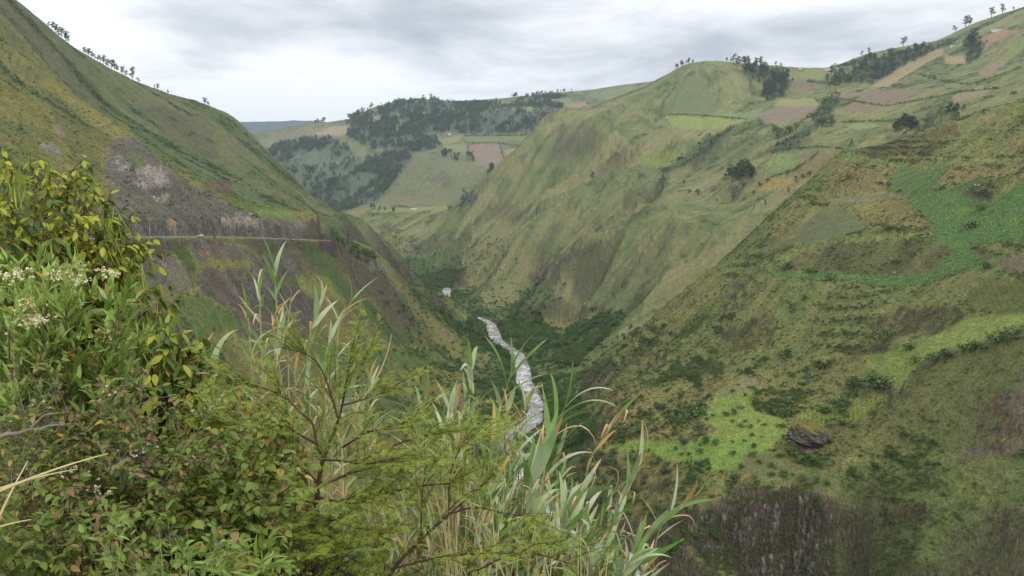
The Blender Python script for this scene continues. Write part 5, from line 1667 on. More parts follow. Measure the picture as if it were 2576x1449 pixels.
def strap_mesh(name, mat, mat_tip, bend, width, seed, kink=0.0):
    """long cane blade, one metre along +Y, arching down by 'bend'"""
    rng = np.random.default_rng(seed)
    n = 10
    V, p, a = [], np.array([0.0, 0.0]), 0.0
    pts = []
    for i in range(n + 1):
        t = i / n
        pts.append((p[0], p[1], a))
        a = -bend * t ** 1.5 - (kink if t > 0.55 else 0)
        p = p + np.array([math.cos(a), math.sin(a)]) / n
    tw = rng.uniform(-.9, .9)
    mi = []
    for i, (y, z, a) in enumerate(pts):
        t = i / n
        w_ = width * (min(1, .45 + t * 4) if t < .2 else 1.0 - ((t - .2) / .8) ** 1.7)
        r_ = tw * t * t
        for s in (-1, 0, 1):
            dx = s * w_ * math.cos(r_)
            up = (abs(s) * .3 * w_) + s * w_ * math.sin(r_)
            V.append((dx, y - up * math.sin(a), z + up * math.cos(a)))
    M = Mesh()
    F1, F2 = [], []
    for i in range(n):
        q = [(3 * i, 3 * i + 1, 3 * i + 4, 3 * i + 3), (3 * i + 1, 3 * i + 2, 3 * i + 5, 3 * i + 4)]
        (F2 if i >= n - rng.integers(1, 4) else F1).extend(q)
    M.add(V, F1 + F2)
    M.m = [0] * len(F1) + [1] * len(F2)
    return M.mesh(name, [mat, mat_tip], True)


def feather_mesh(name, mat, seed):
    """twice-cut acacia leaf: a thin stalk with paired fine leaflets"""
    rng = np.random.default_rng(seed)
    M = Mesh()
    n = 9
    V, F = [], []
    sag = rng.uniform(.05, .25)
    V += [(-.006, 0, 0), (.006, 0, 0), (.004, 1, -sag), (-.004, 1, -sag)]
    F.append((0, 1, 2, 3))
    for k in range(n):
        y = .12 + .86 * k / n
        ln = .30 * (1 - .45 * abs(2 * k / n - .8)) * rng.uniform(.8, 1.15)
        for s in (-1, 1):
            a = rng.uniform(.15, .45)
            z = -sag * y * y
            tip = (s * ln * math.cos(a), y + ln * math.sin(a), z - .07 * ln + rng.uniform(-.03, .03))
            i = len(V)
            V += [(0, y - .012, z), (s * ln * .55, y + ln * .55 * math.tan(a) - .036, z + .015), tip, (s * ln * .5, y + ln * .5 * math.tan(a) + .036, z - .01)]
            F.append((i, i + 1, i + 2, i + 3))
    M.add(V, F)
    return M.mesh(name, [mat])


def unit(a):
    a = np.asarray(a, float)
    return a / np.maximum(np.linalg.norm(a, axis=-1, keepdims=True), 1e-9)


def frames(P, D, U, S):
    y = unit(D)
    z = unit(U - (U * y).sum(-1, keepdims=True) * y)
    x = np.cross(y, z)
    Mx = np.zeros((len(P), 4, 4))
    Mx[:, :3, 0], Mx[:, :3, 1], Mx[:, :3, 2], Mx[:, :3, 3] = x * S[:, None], y * S[:, None], z * S[:, None], P
    Mx[:, 3, 3] = 1
    return Mx


def leaves(parent, meshes, P, D, U, S, pickv, name='leaf', limit=300, rest='foliage'):
    """leaves of one plant: the ones that show largest are parts, what is left is one part"""
    if not len(P):
        return
    base = np.array(parent.location)
    Mx = frames(P - base, D, U, S)
    order = np.argsort(np.linalg.norm(P, axis=1) - S * 3)
    for i in order[:limit]:
        o = bpy.data.objects.new(name, meshes[pickv[i]])
        o.parent = parent
        o.matrix_basis = Matrix(Mx[i].tolist())
        C.objects.link(o)
    left = order[limit:]
    if len(left):
        Vs, Fs, mats, mis, n0 = [], [], [], [], 0
        for v in sorted(set(pickv[left].tolist())):
            me = meshes[v]
            k = left[pickv[left] == v]
            co = np.zeros(len(me.vertices) * 3)
            me.vertices.foreach_get('co', co)
            co = np.concatenate([co.reshape(-1, 3), np.ones((len(me.vertices), 1))], 1)
            W_ = np.einsum('nij,vj->nvi', Mx[k], co)[..., :3]
            polys = [tuple(p_.vertices) for p_ in me.polygons]
            pm = [p_.material_index for p_ in me.polygons]
            mi0 = len(mats)
            mats += list(me.materials)
            nv = len(co)
            for q in range(len(k)):
                o_ = n0 + q * nv
                Fs += [tuple(a + o_ for a in p_) for p_ in polys]
                mis += [mi0 + a for a in pm]
            Vs.append(W_.reshape(-1, 3))
            n0 += nv * len(k)
        me = bpy.data.meshes.new(rest)
        me.from_pydata(np.concatenate(Vs).tolist(), [], Fs)
        for m_ in mats:
            me.materials.append(m_)
        me.polygons.foreach_set('material_index', np.asarray(mis, np.int32))
        me.polygons.foreach_set('use_smooth', np.ones(len(Fs), bool))
        o = link_mesh(rest, me, parent)
        o['kind'] = 'stuff'


def curve_pts(a, b, n, sag=0.0, wob=0.0, rng=nrng):
    a, b = np.asarray(a, float), np.asarray(b, float)
    t = np.linspace(0, 1, n)[:, None]
    p = a * (1 - t) + b * t
    L = np.linalg.norm(b - a)
    p[:, 2] += sag * L * 4 * (t[:, 0] * (1 - t[:, 0]))
    if wob:
        w_ = rng.normal(0, wob * L, (n, 3)) * np.sin(np.pi * t)
        p += w_
    return p


def bank_z(p):
    return ground_z(p[0], p[1])


def rpoly(poly, n, r0, r1, rng, near_low=0.0):
    """points in space over a stretch of the bank, between two distances"""
    xs, ys = [q[0] for q in poly], [q[1] for q in poly]
    out = []
    while len(out) < n:
        x, y = rng.uniform(min(xs), max(xs), 4 * n), rng.uniform(min(ys), max(ys), 4 * n)
        ok = inside(x, y, poly)
        for a, b in zip(x[ok], y[ok]):
            f = (b - min(ys)) / (max(ys) - min(ys))
            r = rng.uniform(r0, r1) * (1 - near_low * f)
            out.append(at(a, b, r))
            if len(out) >= n:
                break
    return np.array(out)


def bush(name, label, cat, base_px, tips, leafmeshes, probs, leaf_len, twigs, twig_len, per_twig, bark, droop=0.3, up=0.2, stem_r=0.012, limit=300, seed=0, group=None, twig_zone=0.45, out=0.5, extra=None, spread=0.9):
    """a branching plant rooted on the bank, with leaves along its twigs"""
    rng = np.random.default_rng(seed)
    b = at(*base_px)
    b[2] = bank_z(b)
    e = empty(name, b)
    tag(e, label, cat, group)
    M = Mesh()
    crown_c = tips.mean(0)
    fork = b * 0.55 + crown_c * 0.45
    LP, LD, LU, LS = [], [], [], []
    for tp in tips:
        st = b + rng.normal(0, 0.03, 3) * [1, 1, 0]
        mid = fork + rng.normal(0, 0.12, 3) + (tp - fork) * rng.uniform(0.05, .3)
        c1 = curve_pts(st, mid, 5, 0, .03, rng)
        c2 = curve_pts(mid, tp, 7, .04, .03, rng)
        path = np.concatenate([c1, c2[1:]])
        rad = np.linspace(stem_r, stem_r * .22, len(path))
        M.tube(path - b, rad, 5)
        cum = np.concatenate([[0], np.cumsum(np.linalg.norm(np.diff(path, axis=0), axis=1))])
        for k in range(twigs):
            s = cum[-1] * (1 - twig_zone * rng.uniform(0, 1) ** 1.3)
            i = min(np.searchsorted(cum, s), len(path) - 1)
            p0 = path[i - 1] + (path[i] - path[i - 1]) * ((s - cum[i - 1]) / (cum[i] - cum[i - 1] + 1e-9))
            d = unit(unit(path[i] - path[i - 1]) * out + rng.normal(0, spread * .6, 3) + VZ * up)
            L = twig_len * rng.uniform(.6, 1.2)
            p1 = p0 + d * L - VZ * L * .15
            tw = curve_pts(p0, p1, 4, .08, .04, rng)
            M.tube(tw - b, np.linspace(stem_r * .3, stem_r * .1, 4), 3, cap=False)
            for q in range(per_twig):
                f = (q + rng.uniform(.2, .8)) / per_twig
                pos = p0 + (p1 - p0) * f
                side = np.cross(d, VZ) * (1 if q % 2 else -1)
                ld = unit(d * .55 + side * rng.uniform(.4, 1.0) + rng.normal(0, .25, 3) - VZ * droop * rng.uniform(.5, 1.5))
                LP.append(pos); LD.append(ld); LU.append(unit(VZ + rng.normal(0, .35, 3)))
                LS.append(leaf_len * rng.uniform(.6, 1.2))
    M.obj('stem', [bark], e)
    LP, LD, LU, LS = map(np.array, (LP, LD, LU, LS))
    pk = rng.choice(len(leafmeshes), len(LP), p=np.asarray(probs) / np.sum(probs))
    leaves(e, leafmeshes, LP, LD, LU, LS, pk, limit=limit)
    if extra:
        extra(e, b, tips, rng)
    return e


NEAR = dict(scale=2.5, obj_var=.45, rough=.5, spec=.4, gain=1.3)
L_POD = foliage_mat('olive_leaflet', [(74, 88, 28), (116, 128, 40), (150, 156, 54), (172, 160, 62)], trans=.3, **NEAR)
L_PODDK = foliage_mat('dark_shaded_leaflet', [(52, 68, 28), (74, 94, 38), (96, 116, 46)], trans=.25, **NEAR)  # dark leaves; painted shade in the first pod shrub, own green in the second
L_ORANGE = foliage_mat('yellowed_leaf', [(132, 104, 46), (162, 134, 62), (172, 150, 76)], trans=.3, **NEAR)
L_BRIGHT = foliage_mat('lance_leaf', [(76, 104, 40), (106, 136, 54), (134, 156, 76), (156, 172, 108)], trans=.3, **NEAR)
L_HEART = foliage_mat('heart_leaf', [(76, 96, 40), (104, 124, 50), (132, 142, 66)], trans=.3, **NEAR)
L_SMALL = foliage_mat('small_leaf', [(62, 78, 32), (90, 106, 42), (120, 126, 54)], trans=.25, **NEAR)
L_BROWN = foliage_mat('dead_leaf', [(84, 66, 44), (118, 94, 62), (146, 122, 84)], trans=.15, **NEAR)
L_ACACIA = foliage_mat('acacia_leaflet', [(90, 112, 38), (116, 136, 48), (142, 154, 60), (156, 150, 72)], trans=.35, **NEAR)
L_CANE = foliage_mat('cane_leaf', [(98, 124, 70), (130, 150, 102), (160, 172, 134), (182, 190, 160)], trans=.25, **NEAR)
L_CANEDK = foliage_mat('cane_leaf_green', [(72, 104, 46), (98, 130, 62), (124, 148, 84)], trans=.3, **NEAR)
L_CANEDRY = foliage_mat('cane_leaf_dry', [(140, 116, 74), (170, 148, 102), (192, 176, 136)], trans=.2, **NEAR)
L_CANERUST = foliage_mat('cane_leaf_rust', [(140, 110, 60), (166, 134, 76), (158, 144, 84)], trans=.25, **NEAR)
M_POD = foliage_mat('pod_skin', [(104, 124, 44), (136, 150, 60), (160, 168, 86)], scale=1.5)
M_FLOWER = foliage_mat('cream_flower', [(190, 180, 120), (214, 206, 160), (226, 222, 190)], scale=3)
M_WHITE = foliage_mat('seed_head', [(170, 162, 140), (200, 194, 176), (214, 210, 198)], scale=3)
M_PURPLE = foliage_mat('purple_flower', [(110, 40, 90), (140, 60, 116), (150, 90, 130)], scale=3)
B_STEM = bark_mat('twig_bark', (70, 50, 36), (110, 84, 60), 14)
B_GREY = bark_mat('grey_twig', (104, 92, 84), (150, 138, 128), 14)
B_ACACIA = bark_mat('acacia_bark', (52, 38, 32), (92, 68, 56), 12)
B_CANE = bark_mat('cane_stem', (136, 132, 90), (176, 168, 128), 5)
B_STRAW = bark_mat('straw', (176, 160, 106), (206, 194, 146), 5)

lv = lambda nm, mat, kd: [leaf_mesh(nm, mat, kd, s) for s in range(3)]
POD_L = lv('leaf', L_POD, 'oval') + lv('leaf', L_PODDK, 'oval') + lv('leaf', L_ORANGE, 'oval')
PODB_L = lv('leaf', L_PODDK, 'oval') + lv('leaf', L_POD, 'oval') + lv('leaf', L_ORANGE, 'oval')
LANCE_L = lv('leaf', L_BRIGHT, 'lance') + lv('leaf', L_HEART, 'lance') + lv('leaf', L_ORANGE, 'lance')
HEART_L = lv('leaf', L_HEART, 'heart') + lv('leaf', L_SMALL, 'heart') + lv('leaf', L_ORANGE, 'heart') + lv('leaf', L_BROWN, 'heart')
SMALL_L = lv('leaf', L_SMALL, 'oval') + lv('leaf', L_BROWN, 'oval') + lv('leaf', L_HEART, 'oval') + lv('leaf', L_ORANGE, 'oval')
PODS = [leaf_mesh('pod', M_POD, 'pod', s) for s in range(3)]


def hang_pods(spots, n, length):
    def f(e, b, tips, rng):
        P, D = [], []
        for s in spots:
            c = at(*s)
            for _ in range(n):
                P.append(c + rng.normal(0, .05, 3)); D.append(unit(np.array([0, 0, -1]) + rng.normal(0, .16, 3)))
        P, D = np.array(P), np.array(D)
        leaves(e, PODS, P, D, rng.normal(0, 1, (len(P), 3)), length * rng.uniform(.7, 1.2, len(P)), rng.integers(0, 3, len(P)), 'pod', 60, 'pods')
    return f


def T(*pts):
    return np.array([at(*p) for p in pts])


def heads(mat, nm, spots_fn, per, size, rad):
    def f(e, b, tips, rng):
        for c in spots_fn(tips, rng):
            M = Mesh()
            for _ in range(per):
                q = rng.normal(0, 1, 3) * [rad, rad, rad * .35]
                clump(M, q, size, 6, size * .7, rng)
            o = M.obj(nm, [mat], e)
            o['kind'] = 'stuff'
            o.location = Vector(c - b)
    return f


# 1 pod shrub, upper left
bush('pod_shrub', 'tall olive yellow shrub with drooping leaflets and hanging green pods at the left edge', 'shrub', (70, 1250, 5.6),
     T((25, 425, 6.0), (75, 440, 6.4), (120, 425, 5.8), (175, 428, 6.0), (205, 445, 6.3), (20, 500, 5.5), (90, 510, 5.6), (150, 500, 5.9), (215, 500, 6.1), (265, 505, 5.8), (290, 530, 6.1), (240, 560, 5.6), (310, 565, 5.9), (180, 580, 5.5), (110, 590, 5.4), (40, 580, 5.5), (-30, 450, 5.8), (-40, 560, 5.6), (352, 628, 5.7), (338, 640, 5.9), (290, 620, 5.6), (230, 640, 5.5), (140, 660, 5.4), (60, 660, 5.4), (-20, 650, 5.5), (300, 600, 6.2), (5, 620, 5.3), (200, 690, 5.3)),
     POD_L, [3.2, 3.2, 3.2, 2.0, 2.0, 2.0, .06, .06, .06], .066, 24, .2, 11, B_STEM, droop=.7, up=.15, stem_r=.016, limit=300, seed=1, twig_zone=.3,
     extra=hang_pods([(28, 430, 5.7), (45, 445, 5.7), (12, 440, 5.7), (140, 715, 5.2), (285, 625, 5.5), (180, 640, 5.2), (262, 545, 5.6), (345, 650, 5.6), (20, 690, 5.1), (250, 520, 5.7)], 9, .2))
# 2 flowering shrub
ft = rpoly([(0, 690), (80, 665), (200, 660), (260, 690), (330, 760), (390, 800), (425, 850), (400, 930), (250, 960), (0, 960), (-60, 800)], 46, 3.9, 4.6, np.random.default_rng(5))


def flower_spots(tips, rng):
    return [at(*q) for q in ((150, 690, 4.0), (192, 703, 4.05), (185, 672, 4.1), (70, 765, 3.9), (95, 800, 3.9), (80, 812, 3.85), (280, 682, 4.15), (35, 690, 4.05), (260, 838, 4.0))]


bush('flowering_shrub', 'bright green lance-leaved shrub with flat cream flower heads on brown stems', 'shrub', (120, 1330, 4.0), ft,
     LANCE_L, [4, 4, 4, 1.5, 1.5, 1.5, .1, .1, .1], .082, 10, .14, 10, B_STEM, droop=-.25, up=.6, stem_r=.011, limit=300, seed=2, twig_zone=.28, extra=heads(M_FLOWER, 'flower_head', flower_spots, 26, .009, .034))
# 3 second pod shrub
bush('pod_shrub', 'dark green shrub with limp hanging leaves and pod bunches left of the canes', 'shrub', (420, 1300, 5.2),
     np.concatenate([T((345, 745, 5.6), (400, 760, 5.5), (420, 775, 5.4), (440, 830, 5.3), (490, 845, 5.4), (512, 870, 5.3), (470, 880, 5.2), (505, 930, 5.2), (380, 820, 5.3), (350, 850, 5.2), (500, 985, 5.1), (430, 930, 5.0)), rpoly([(330, 780), (430, 770), (520, 870), (500, 1000), (380, 960)], 14, 4.9, 5.5, np.random.default_rng(6))]),
     PODB_L, [3, 3, 3, 1.6, 1.6, 1.6, .15, .15, .15], .088, 9, .17, 8, B_STEM, droop=1.1, up=.1, stem_r=.012, limit=260, seed=3, twig_zone=.35,
     extra=hang_pods([(420, 790, 5.2), (360, 850, 5.1), (330, 900, 5.0), (495, 960, 5.0), (440, 880, 5.1), (400, 820, 5.2)], 9, .17))
# thin leafy shoots between the shrubs, in front of the cliff
bush('leafy_shoot', 'thin bare shoot with few small leaves crossing in front of the cliff', 'shoot', (250, 1150, 5.2), T((300, 830, 5.4), (345, 800, 5.4), (310, 760, 5.5), (370, 740, 5.5), (270, 800, 5.4), (420, 700, 5.6)), POD_L, [2, 2, 2, 2, 2, 2, 1, 1, 1], .055, 5, .13, 4, B_GREY, droop=.4, stem_r=.007, limit=120, seed=4, twig_zone=.4)


def white_spots(tips, rng):
    return [t + rng.normal(0, .05, 3) for t in tips[rng.choice(len(tips), 14, replace=False)]]


# 4 tangle of small-leaved creeper under the flowering shrub
bt = rpoly([(-60, 930), (240, 940), (420, 960), (520, 1020), (600, 1090), (560, 1200), (380, 1250), (-60, 1250)], 90, 3.5, 4.5, np.random.default_rng(7), .1)
bush('creeper_tangle', 'brownish tangle of small-leaved creeper speckled with white seed heads', 'shrub', (220, 1449, 3.9), bt, SMALL_L, [3, 3, 3, 1.1, 1.1, 1.1, 1.6, 1.6, 1.6, .3, .3, .3], .038, 11, .17, 10, B_GREY, droop=.3, stem_r=.006, limit=300, seed=5, twig_zone=.4,
     extra=heads(M_WHITE, 'seed_head', white_spots, 9, .006, .03))
# 5 broad-leaved bushes
bush('broadleaf_bush', 'fresh green heart-leaved bush between the creeper tangle and the acacia', 'bush', (590, 1500, 3.6), rpoly([(430, 1150), (520, 1080), (640, 1040), (720, 1100), (730, 1250), (700, 1449), (420, 1449), (400, 1300)], 70, 3.4, 4.3, np.random.default_rng(8), .12), HEART_L, [4, 4, 4, 1.2, 1.2, 1.2, .25, .25, .25, .2, .2, .2], .046, 13, .16, 8, B_STEM, droop=.5, stem_r=.007, limit=300, seed=6, twig_zone=.5)
bush('broadleaf_bush', 'yellowing heart-leaved bush right behind the left acacia branches', 'bush', (620, 1350, 4.9), rpoly([(530, 1000), (640, 980), (760, 1040), (760, 1200), (640, 1250), (540, 1150)], 46, 4.6, 5.5, np.random.default_rng(9)), HEART_L, [2.4, 2.4, 2.4, 1.5, 1.5, 1.5, 1.0, 1.0, 1.0, .6, .6, .6], .058, 12, .18, 8, B_STEM, droop=.5, stem_r=.008, limit=260, seed=7, twig_zone=.45)
bush('small_leaf_bush', 'dark small-leaved bush filling the lower left corner', 'bush', (180, 1560, 3.1), rpoly([(-80, 1180), (150, 1150), (330, 1180), (470, 1230), (480, 1480), (-80, 1480)], 84, 2.9, 3.8, np.random.default_rng(10), .1), SMALL_L, [3, 3, 3, .5, .5, .5, 2.2, 2.2, 2.2, .15, .15, .15], .037, 12, .15, 10, B_STEM, droop=.35, stem_r=.006, limit=300, seed=8, twig_zone=.45)
# fills behind, so that no gap opens onto the slope
bush('small_leaf_bush', 'small-leaved bush mostly hidden behind the flowering shrub', 'bush', (150, 1300, 5.6), rpoly([(-80, 720), (250, 720), (420, 900), (520, 1050), (300, 1150), (-80, 1150)], 70, 5.0, 5.8, np.random.default_rng(11)), SMALL_L, [3, 3, 3, .5, .5, .5, 1.4, 1.4, 1.4, .2, .2, .2], .085, 6, .2, 7, B_STEM, droop=.4, stem_r=.009, limit=150, seed=9, twig_zone=.5)
bush('small_leaf_bush', 'small-leaved bush mostly hidden behind the lower acacia branches', 'bush', (850, 1640, 4.4), rpoly([(640, 1330), (760, 1290), (900, 1330), (1050, 1380), (1100, 1500), (620, 1500)], 60, 4.4, 5.2, np.random.default_rng(12)), SMALL_L, [3, 3, 3, 1, 1, 1, 1.5, 1.5, 1.5, .3, .3, .3], .075, 6, .18, 7, B_STEM, droop=.4, stem_r=.008, limit=150, seed=10, twig_zone=.5)


def purple_spots(tips, rng):
    return [t for t in tips]


# 7 weeds right in front
bush('flowering_weed', 'spindly weed with tiny purple flower heads along the bottom edge', 'weed', (420, 1700, 2.5), rpoly([(230, 1330), (330, 1290), (480, 1310), (600, 1300), (620, 1400), (480, 1430), (240, 1430)], 26, 2.35, 2.75, np.random.default_rng(13)), lv('leaf', L_BRIGHT, 'oval') + lv('leaf', L_HEART, 'oval'), [1] * 6, .034, 5, .09, 4, foliage_mat('weed_stem', [(110, 124, 66), (140, 146, 84)], scale=2), droop=.1, up=.5, stem_r=.0032, limit=300, seed=11, twig_zone=.5, extra=heads(M_PURPLE, 'flower_head', purple_spots, 4, .003, .005))
bush('leafy_weed', 'pale green lance-leaved weed at the bottom edge in front of the acacia', 'weed', (610, 1700, 2.9), T((560, 1385, 2.95), (600, 1375, 3.0), (640, 1380, 2.9), (680, 1400, 3.0), (590, 1430, 2.85), (630, 1420, 2.8), (540, 1420, 2.9), (665, 1440, 2.85)), LANCE_L, [3, 3, 3, 1, 1, 1, .1, .1, .1], .085, 5, .09, 6, B_STEM, droop=.1, up=.4, stem_r=.005, limit=300, seed=12, twig_zone=.35)
for i, (a, b_, l) in enumerate([((-60, 1262, 1.9), (272, 1141, 2.0), 'longest pale straw slanting up from the left edge'), ((-60, 1250, 2.1), (195, 1180, 2.2), 'short pale straw just under the longest one at the left edge'), ((-60, 1345, 1.9), (78, 1307, 1.95), 'lowest short straw at the left edge'), ((-20, 1340, 2.2), (70, 1160, 2.3), 'steep thin straw at the left edge')]):
    p = curve_pts(at(*a), at(*b_), 8, .03)
    M = Mesh()
    M.tube(p - p[0], np.linspace(.0035, .0012, 8), 5)
    o = M.obj('straw', [B_STRAW]); o.location = p[0]
    tag(o, l, 'straw', 'dry straws at the left edge')
p = curve_pts(at(-40, 1112, 3.3), at(178, 1066, 3.4), 9, .03, .015)
M = Mesh(); M.tube(p - p[0], np.linspace(.009, .003, 9), 6)
M.tube([p[4] - p[0], p[4] - p[0] + np.array([.05, .02, .05]), p[4] - p[0] + np.array([.14, .03, .06])], [.004, .003, .001], 4)
o = M.obj('dead_branch', [B_GREY]); o.location = p[0]
tag(o, 'bare grey dead branch lying across the creeper tangle at the left edge', 'branch')


# ------------------------------------------------------------------ thorny acacias
FEATH = [feather_mesh('leaf', L_ACACIA, s) for s in range(4)]


def acacia(label, base, paths, seed, r0, leaf_len=.058, density=1.9, limit=300):
    rng = np.random.default_rng(seed)
    b = at(*base)
    b[2] = bank_z(b)
    e = empty('acacia_tree', b)
    tag(e, label, 'tree')
    tr, LP, LD, LU, LS = Mesh(), [], [], [], []
    for pts, ra, rb, lf in paths:
        P = np.array([b if q is None else at(*q) for q in pts])
        P = smooth_path(P, 2)
        if pts[0] is None:
            pass
        m_ = Mesh()
        (tr if pts[0] is None else m_).tube(P - b, np.linspace(ra, rb, len(P)) * .66, 7)
        br = tr if pts[0] is None else m_
        seg = np.linalg.norm(np.diff(P, axis=0), axis=1)
        cum = np.concatenate([[0], np.cumsum(seg)])
        n = int(cum[-1] / .055 * density * lf)
        for k in range(n):
            s = cum[-1] * (rng.uniform(.12, 1.0) if lf > .5 else rng.uniform(.5, 1))
            i = max(1, min(np.searchsorted(cum, s), len(P) - 1))
            p0 = P[i]
            d0 = unit(P[i] - P[i - 1])
            side = unit(np.cross(d0, VZ) + 1e-6) * rng.choice([-1, 1])
            d = unit(d0 * rng.uniform(.3, .9) + side * rng.uniform(.1, .9) + VZ * rng.uniform(-.25, .65) + rng.normal(0, .15, 3))
            L = rng.uniform(.12, .36)
            p1 = p0 + d * L
            br.tube(curve_pts(p0, p1, 4, .05, .03, rng) - b, [.0022, .0018, .0014, .0008], 3, cap=False)
            nl = int(L / .015)
            for q in range(nl):
                f = (q + .6) / nl
                sd = np.cross(d, VZ) * (1 if q % 2 else -1)
                LP.append(p0 + (p1 - p0) * f)
                LD.append(unit(d * .35 + sd * rng.uniform(.5, 1.1) + rng.normal(0, .25, 3) + VZ * .05))
                LU.append(unit(VZ + rng.normal(0, .3, 3)))
                LS.append(leaf_len * rng.uniform(.6, 1.15))
        if pts[0] is not None:
            m_.obj('branch', [B_ACACIA], e)
    tr.obj('trunk', [B_ACACIA], e)
    LP, LD, LU, LS = map(np.array, (LP, LD, LU, LS))
    leaves(e, FEATH, LP, LD, LU, LS, rng.integers(0, 4, len(LP)), limit=limit)
    return e


def A5(r, *pts):      # points read off an enlarged view of the acacia
    return [(519.3 + x * .3136, 843.9 + y * .3136, r + dr) for x, y, dr in pts]


acacia('feathery thorny acacia spreading dark branches across the middle foreground', (800, 1800, 4.3), [
    ([None] + A5(4.3, (880, 1400, 0), (895, 1200, 0), (935, 985, 0), (970, 900, .05)), .028, .014, .2),
    (A5(4.3, (935, 985, 0), (880, 870, .05), (860, 700, .1), (790, 650, .1), (620, 480, .15), (480, 430, .2), (330, 385, .2), (130, 340, .3)), .014, .004, 1),
    (A5(4.3, (970, 900, .05), (1060, 680, .1), (1090, 560, .1), (1130, 330, .1), (1150, 220, .12), (1170, 120, .12)), .015, .004, 1),
    (A5(4.3, (1060, 680, .1), (990, 440, .2), (930, 280, .25), (870, 190, .3), (760, 130, .3), (560, 90, .4)), .010, .003, 1),
    (A5(4.3, (895, 1190, 0), (700, 980, -.05), (600, 900, -.1), (500, 800, -.15), (430, 730, -.2), (250, 715, -.25), (90, 690, -.3)), .013, .004, 1),
    (A5(4.3, (880, 870, 0), (740, 790, -.1), (600, 720, -.1), (400, 690, -.15), (130, 650, -.2), (-60, 620, -.2)), .012, .003, 1),
    (A5(4.3, (950, 1000, 0), (1100, 1005, -.1), (1250, 1040, -.2), (1500, 1000, -.2)), .009, .003, 1),
    (A5(4.3, (930, 1200, 0), (1190, 1090, .1), (1340, 1060, .2), (1600, 1040, .3), (1850, 1010, .3)), .012, .004, 1),
    (A5(4.3, (900, 1300, 0), (1140, 1360, -.2), (1400, 1290, -.2), (1656, 1210, -.2), (1900, 1190, -.2), (2100, 1180, -.2)), .013, .004, 1),
    (A5(4.3, (1090, 900, .2), (1200, 830, .2), (1300, 760, .25), (1500, 765, .3), (1650, 650, .3), (1800, 600, .35)), .011, .003, 1),
    (A5(4.3, (1250, 1000, .2), (1450, 910, .2), (1560, 860, .2), (1656, 830, .25), (1900, 780, .3), (2130, 760, .3)), .011, .003, 1),
    (A5(4.3, (1090, 560, .1), (1250, 520, .1), (1400, 460, .15), (1550, 420, .2)), .008, .003, 1),
    (A5(4.3, (1130, 330, .1), (1250, 250, .1), (1320, 130, .1)), .006, .002, 1),
    (A5(4.3, (880, 1350, 0), (650, 1290, -.2), (420, 1340, -.3), (220, 1420, -.3)), .009, .003, 1),
    (A5(4.3, (880, 1400, 0), (800, 1600, -.3), (600, 1700, -.4), (350, 1800, -.4)), .010, .003, 1.2),
    (A5(4.3, (890, 1500, -.1), (1000, 1650, -.4), (1100, 1750, -.5), (1250, 1850, -.5)), .010, .003, 1.2),
    (A5(4.3, (880, 1450, -.1), (700, 1480, -.4), (500, 1560, -.5), (330, 1600, -.5)), .009, .003, 1.2),
    (A5(4.3, (900, 1450, 0), (1050, 1500, -.3), (1250, 1560, -.4), (1450, 1600, -.4)), .009, .003, 1.1),
    (A5(4.3, (885, 1500, 0), (850, 1700, -.5), (780, 1850, -.6)), .009, .003, 1.2),
    (A5(4.3, (700, 980, 0), (500, 1000, -.2), (300, 980, -.2), (120, 900, -.2)), .007, .003, .9),
], 31, 4.3)
acacia('thinner acacia at the bottom centre whose leaning bough is half bare', (930, 1800, 3.9), [
    ([None, (960, 1500, 3.9), (985, 1432, 3.9), (1075, 1342, 3.95), (1129, 1294, 4.0)], .020, .011, .15),
    ([(1129, 1294, 4.0), (1194, 1272, 4.05), (1260, 1290, 4.1), (1330, 1300, 4.1)], .009, .003, .35),
    ([(1075, 1342, 3.95), (1160, 1250, 4.05), (1185, 1235, 4.05)], .008, .003, .3),
    ([(1129, 1294, 4.0), (1130, 1200, 4.1), (1150, 1140, 4.15), (1180, 1090, 4.2)], .008, .003, .9),
    ([(1060, 1355, 3.95), (1060, 1250, 4.0), (1075, 1160, 4.1)], .008, .003, .9),
    ([(985, 1432, 3.9), (1100, 1400, 3.8), (1240, 1390, 3.8), (1330, 1395, 3.8)], .009, .003, .6),
    ([(1190, 1440, 3.7), (1300, 1385, 3.8), (1380, 1400, 3.8), (1440, 1420, 3.8)], .009, .003, .6),
    ([(1129, 1294, 4.0), (1240, 1200, 4.1), (1280, 1130, 4.2)], .007, .003, .7),
], 32, 3.9)


# ------------------------------------------------------------------ giant canes
CANE_L = [strap_mesh('leaf', a, b_, bd, wd, s, kk) for s, (a, b_, bd, wd, kk) in enumerate([
    (L_CANE, L_CANEDRY, .35, .062, 0), (L_CANE, L_CANE, .7, .066, 0), (L_CANE, L_CANE, 1.4, .062, 0), (L_CANEDK, L_CANEDRY, .25, .062, 0), (L_CANEDK, L_CANEDK, .6, .066, 0), (L_CANE, L_CANE, .6, .070, 1.0),
    (L_CANEDRY, L_CANEDRY, 1.6, .040, .7), (L_CANERUST, L_CANERUST, 1.1, .042, 0), (L_CANEDRY, L_CANERUST, 2.4, .036, .4)])]


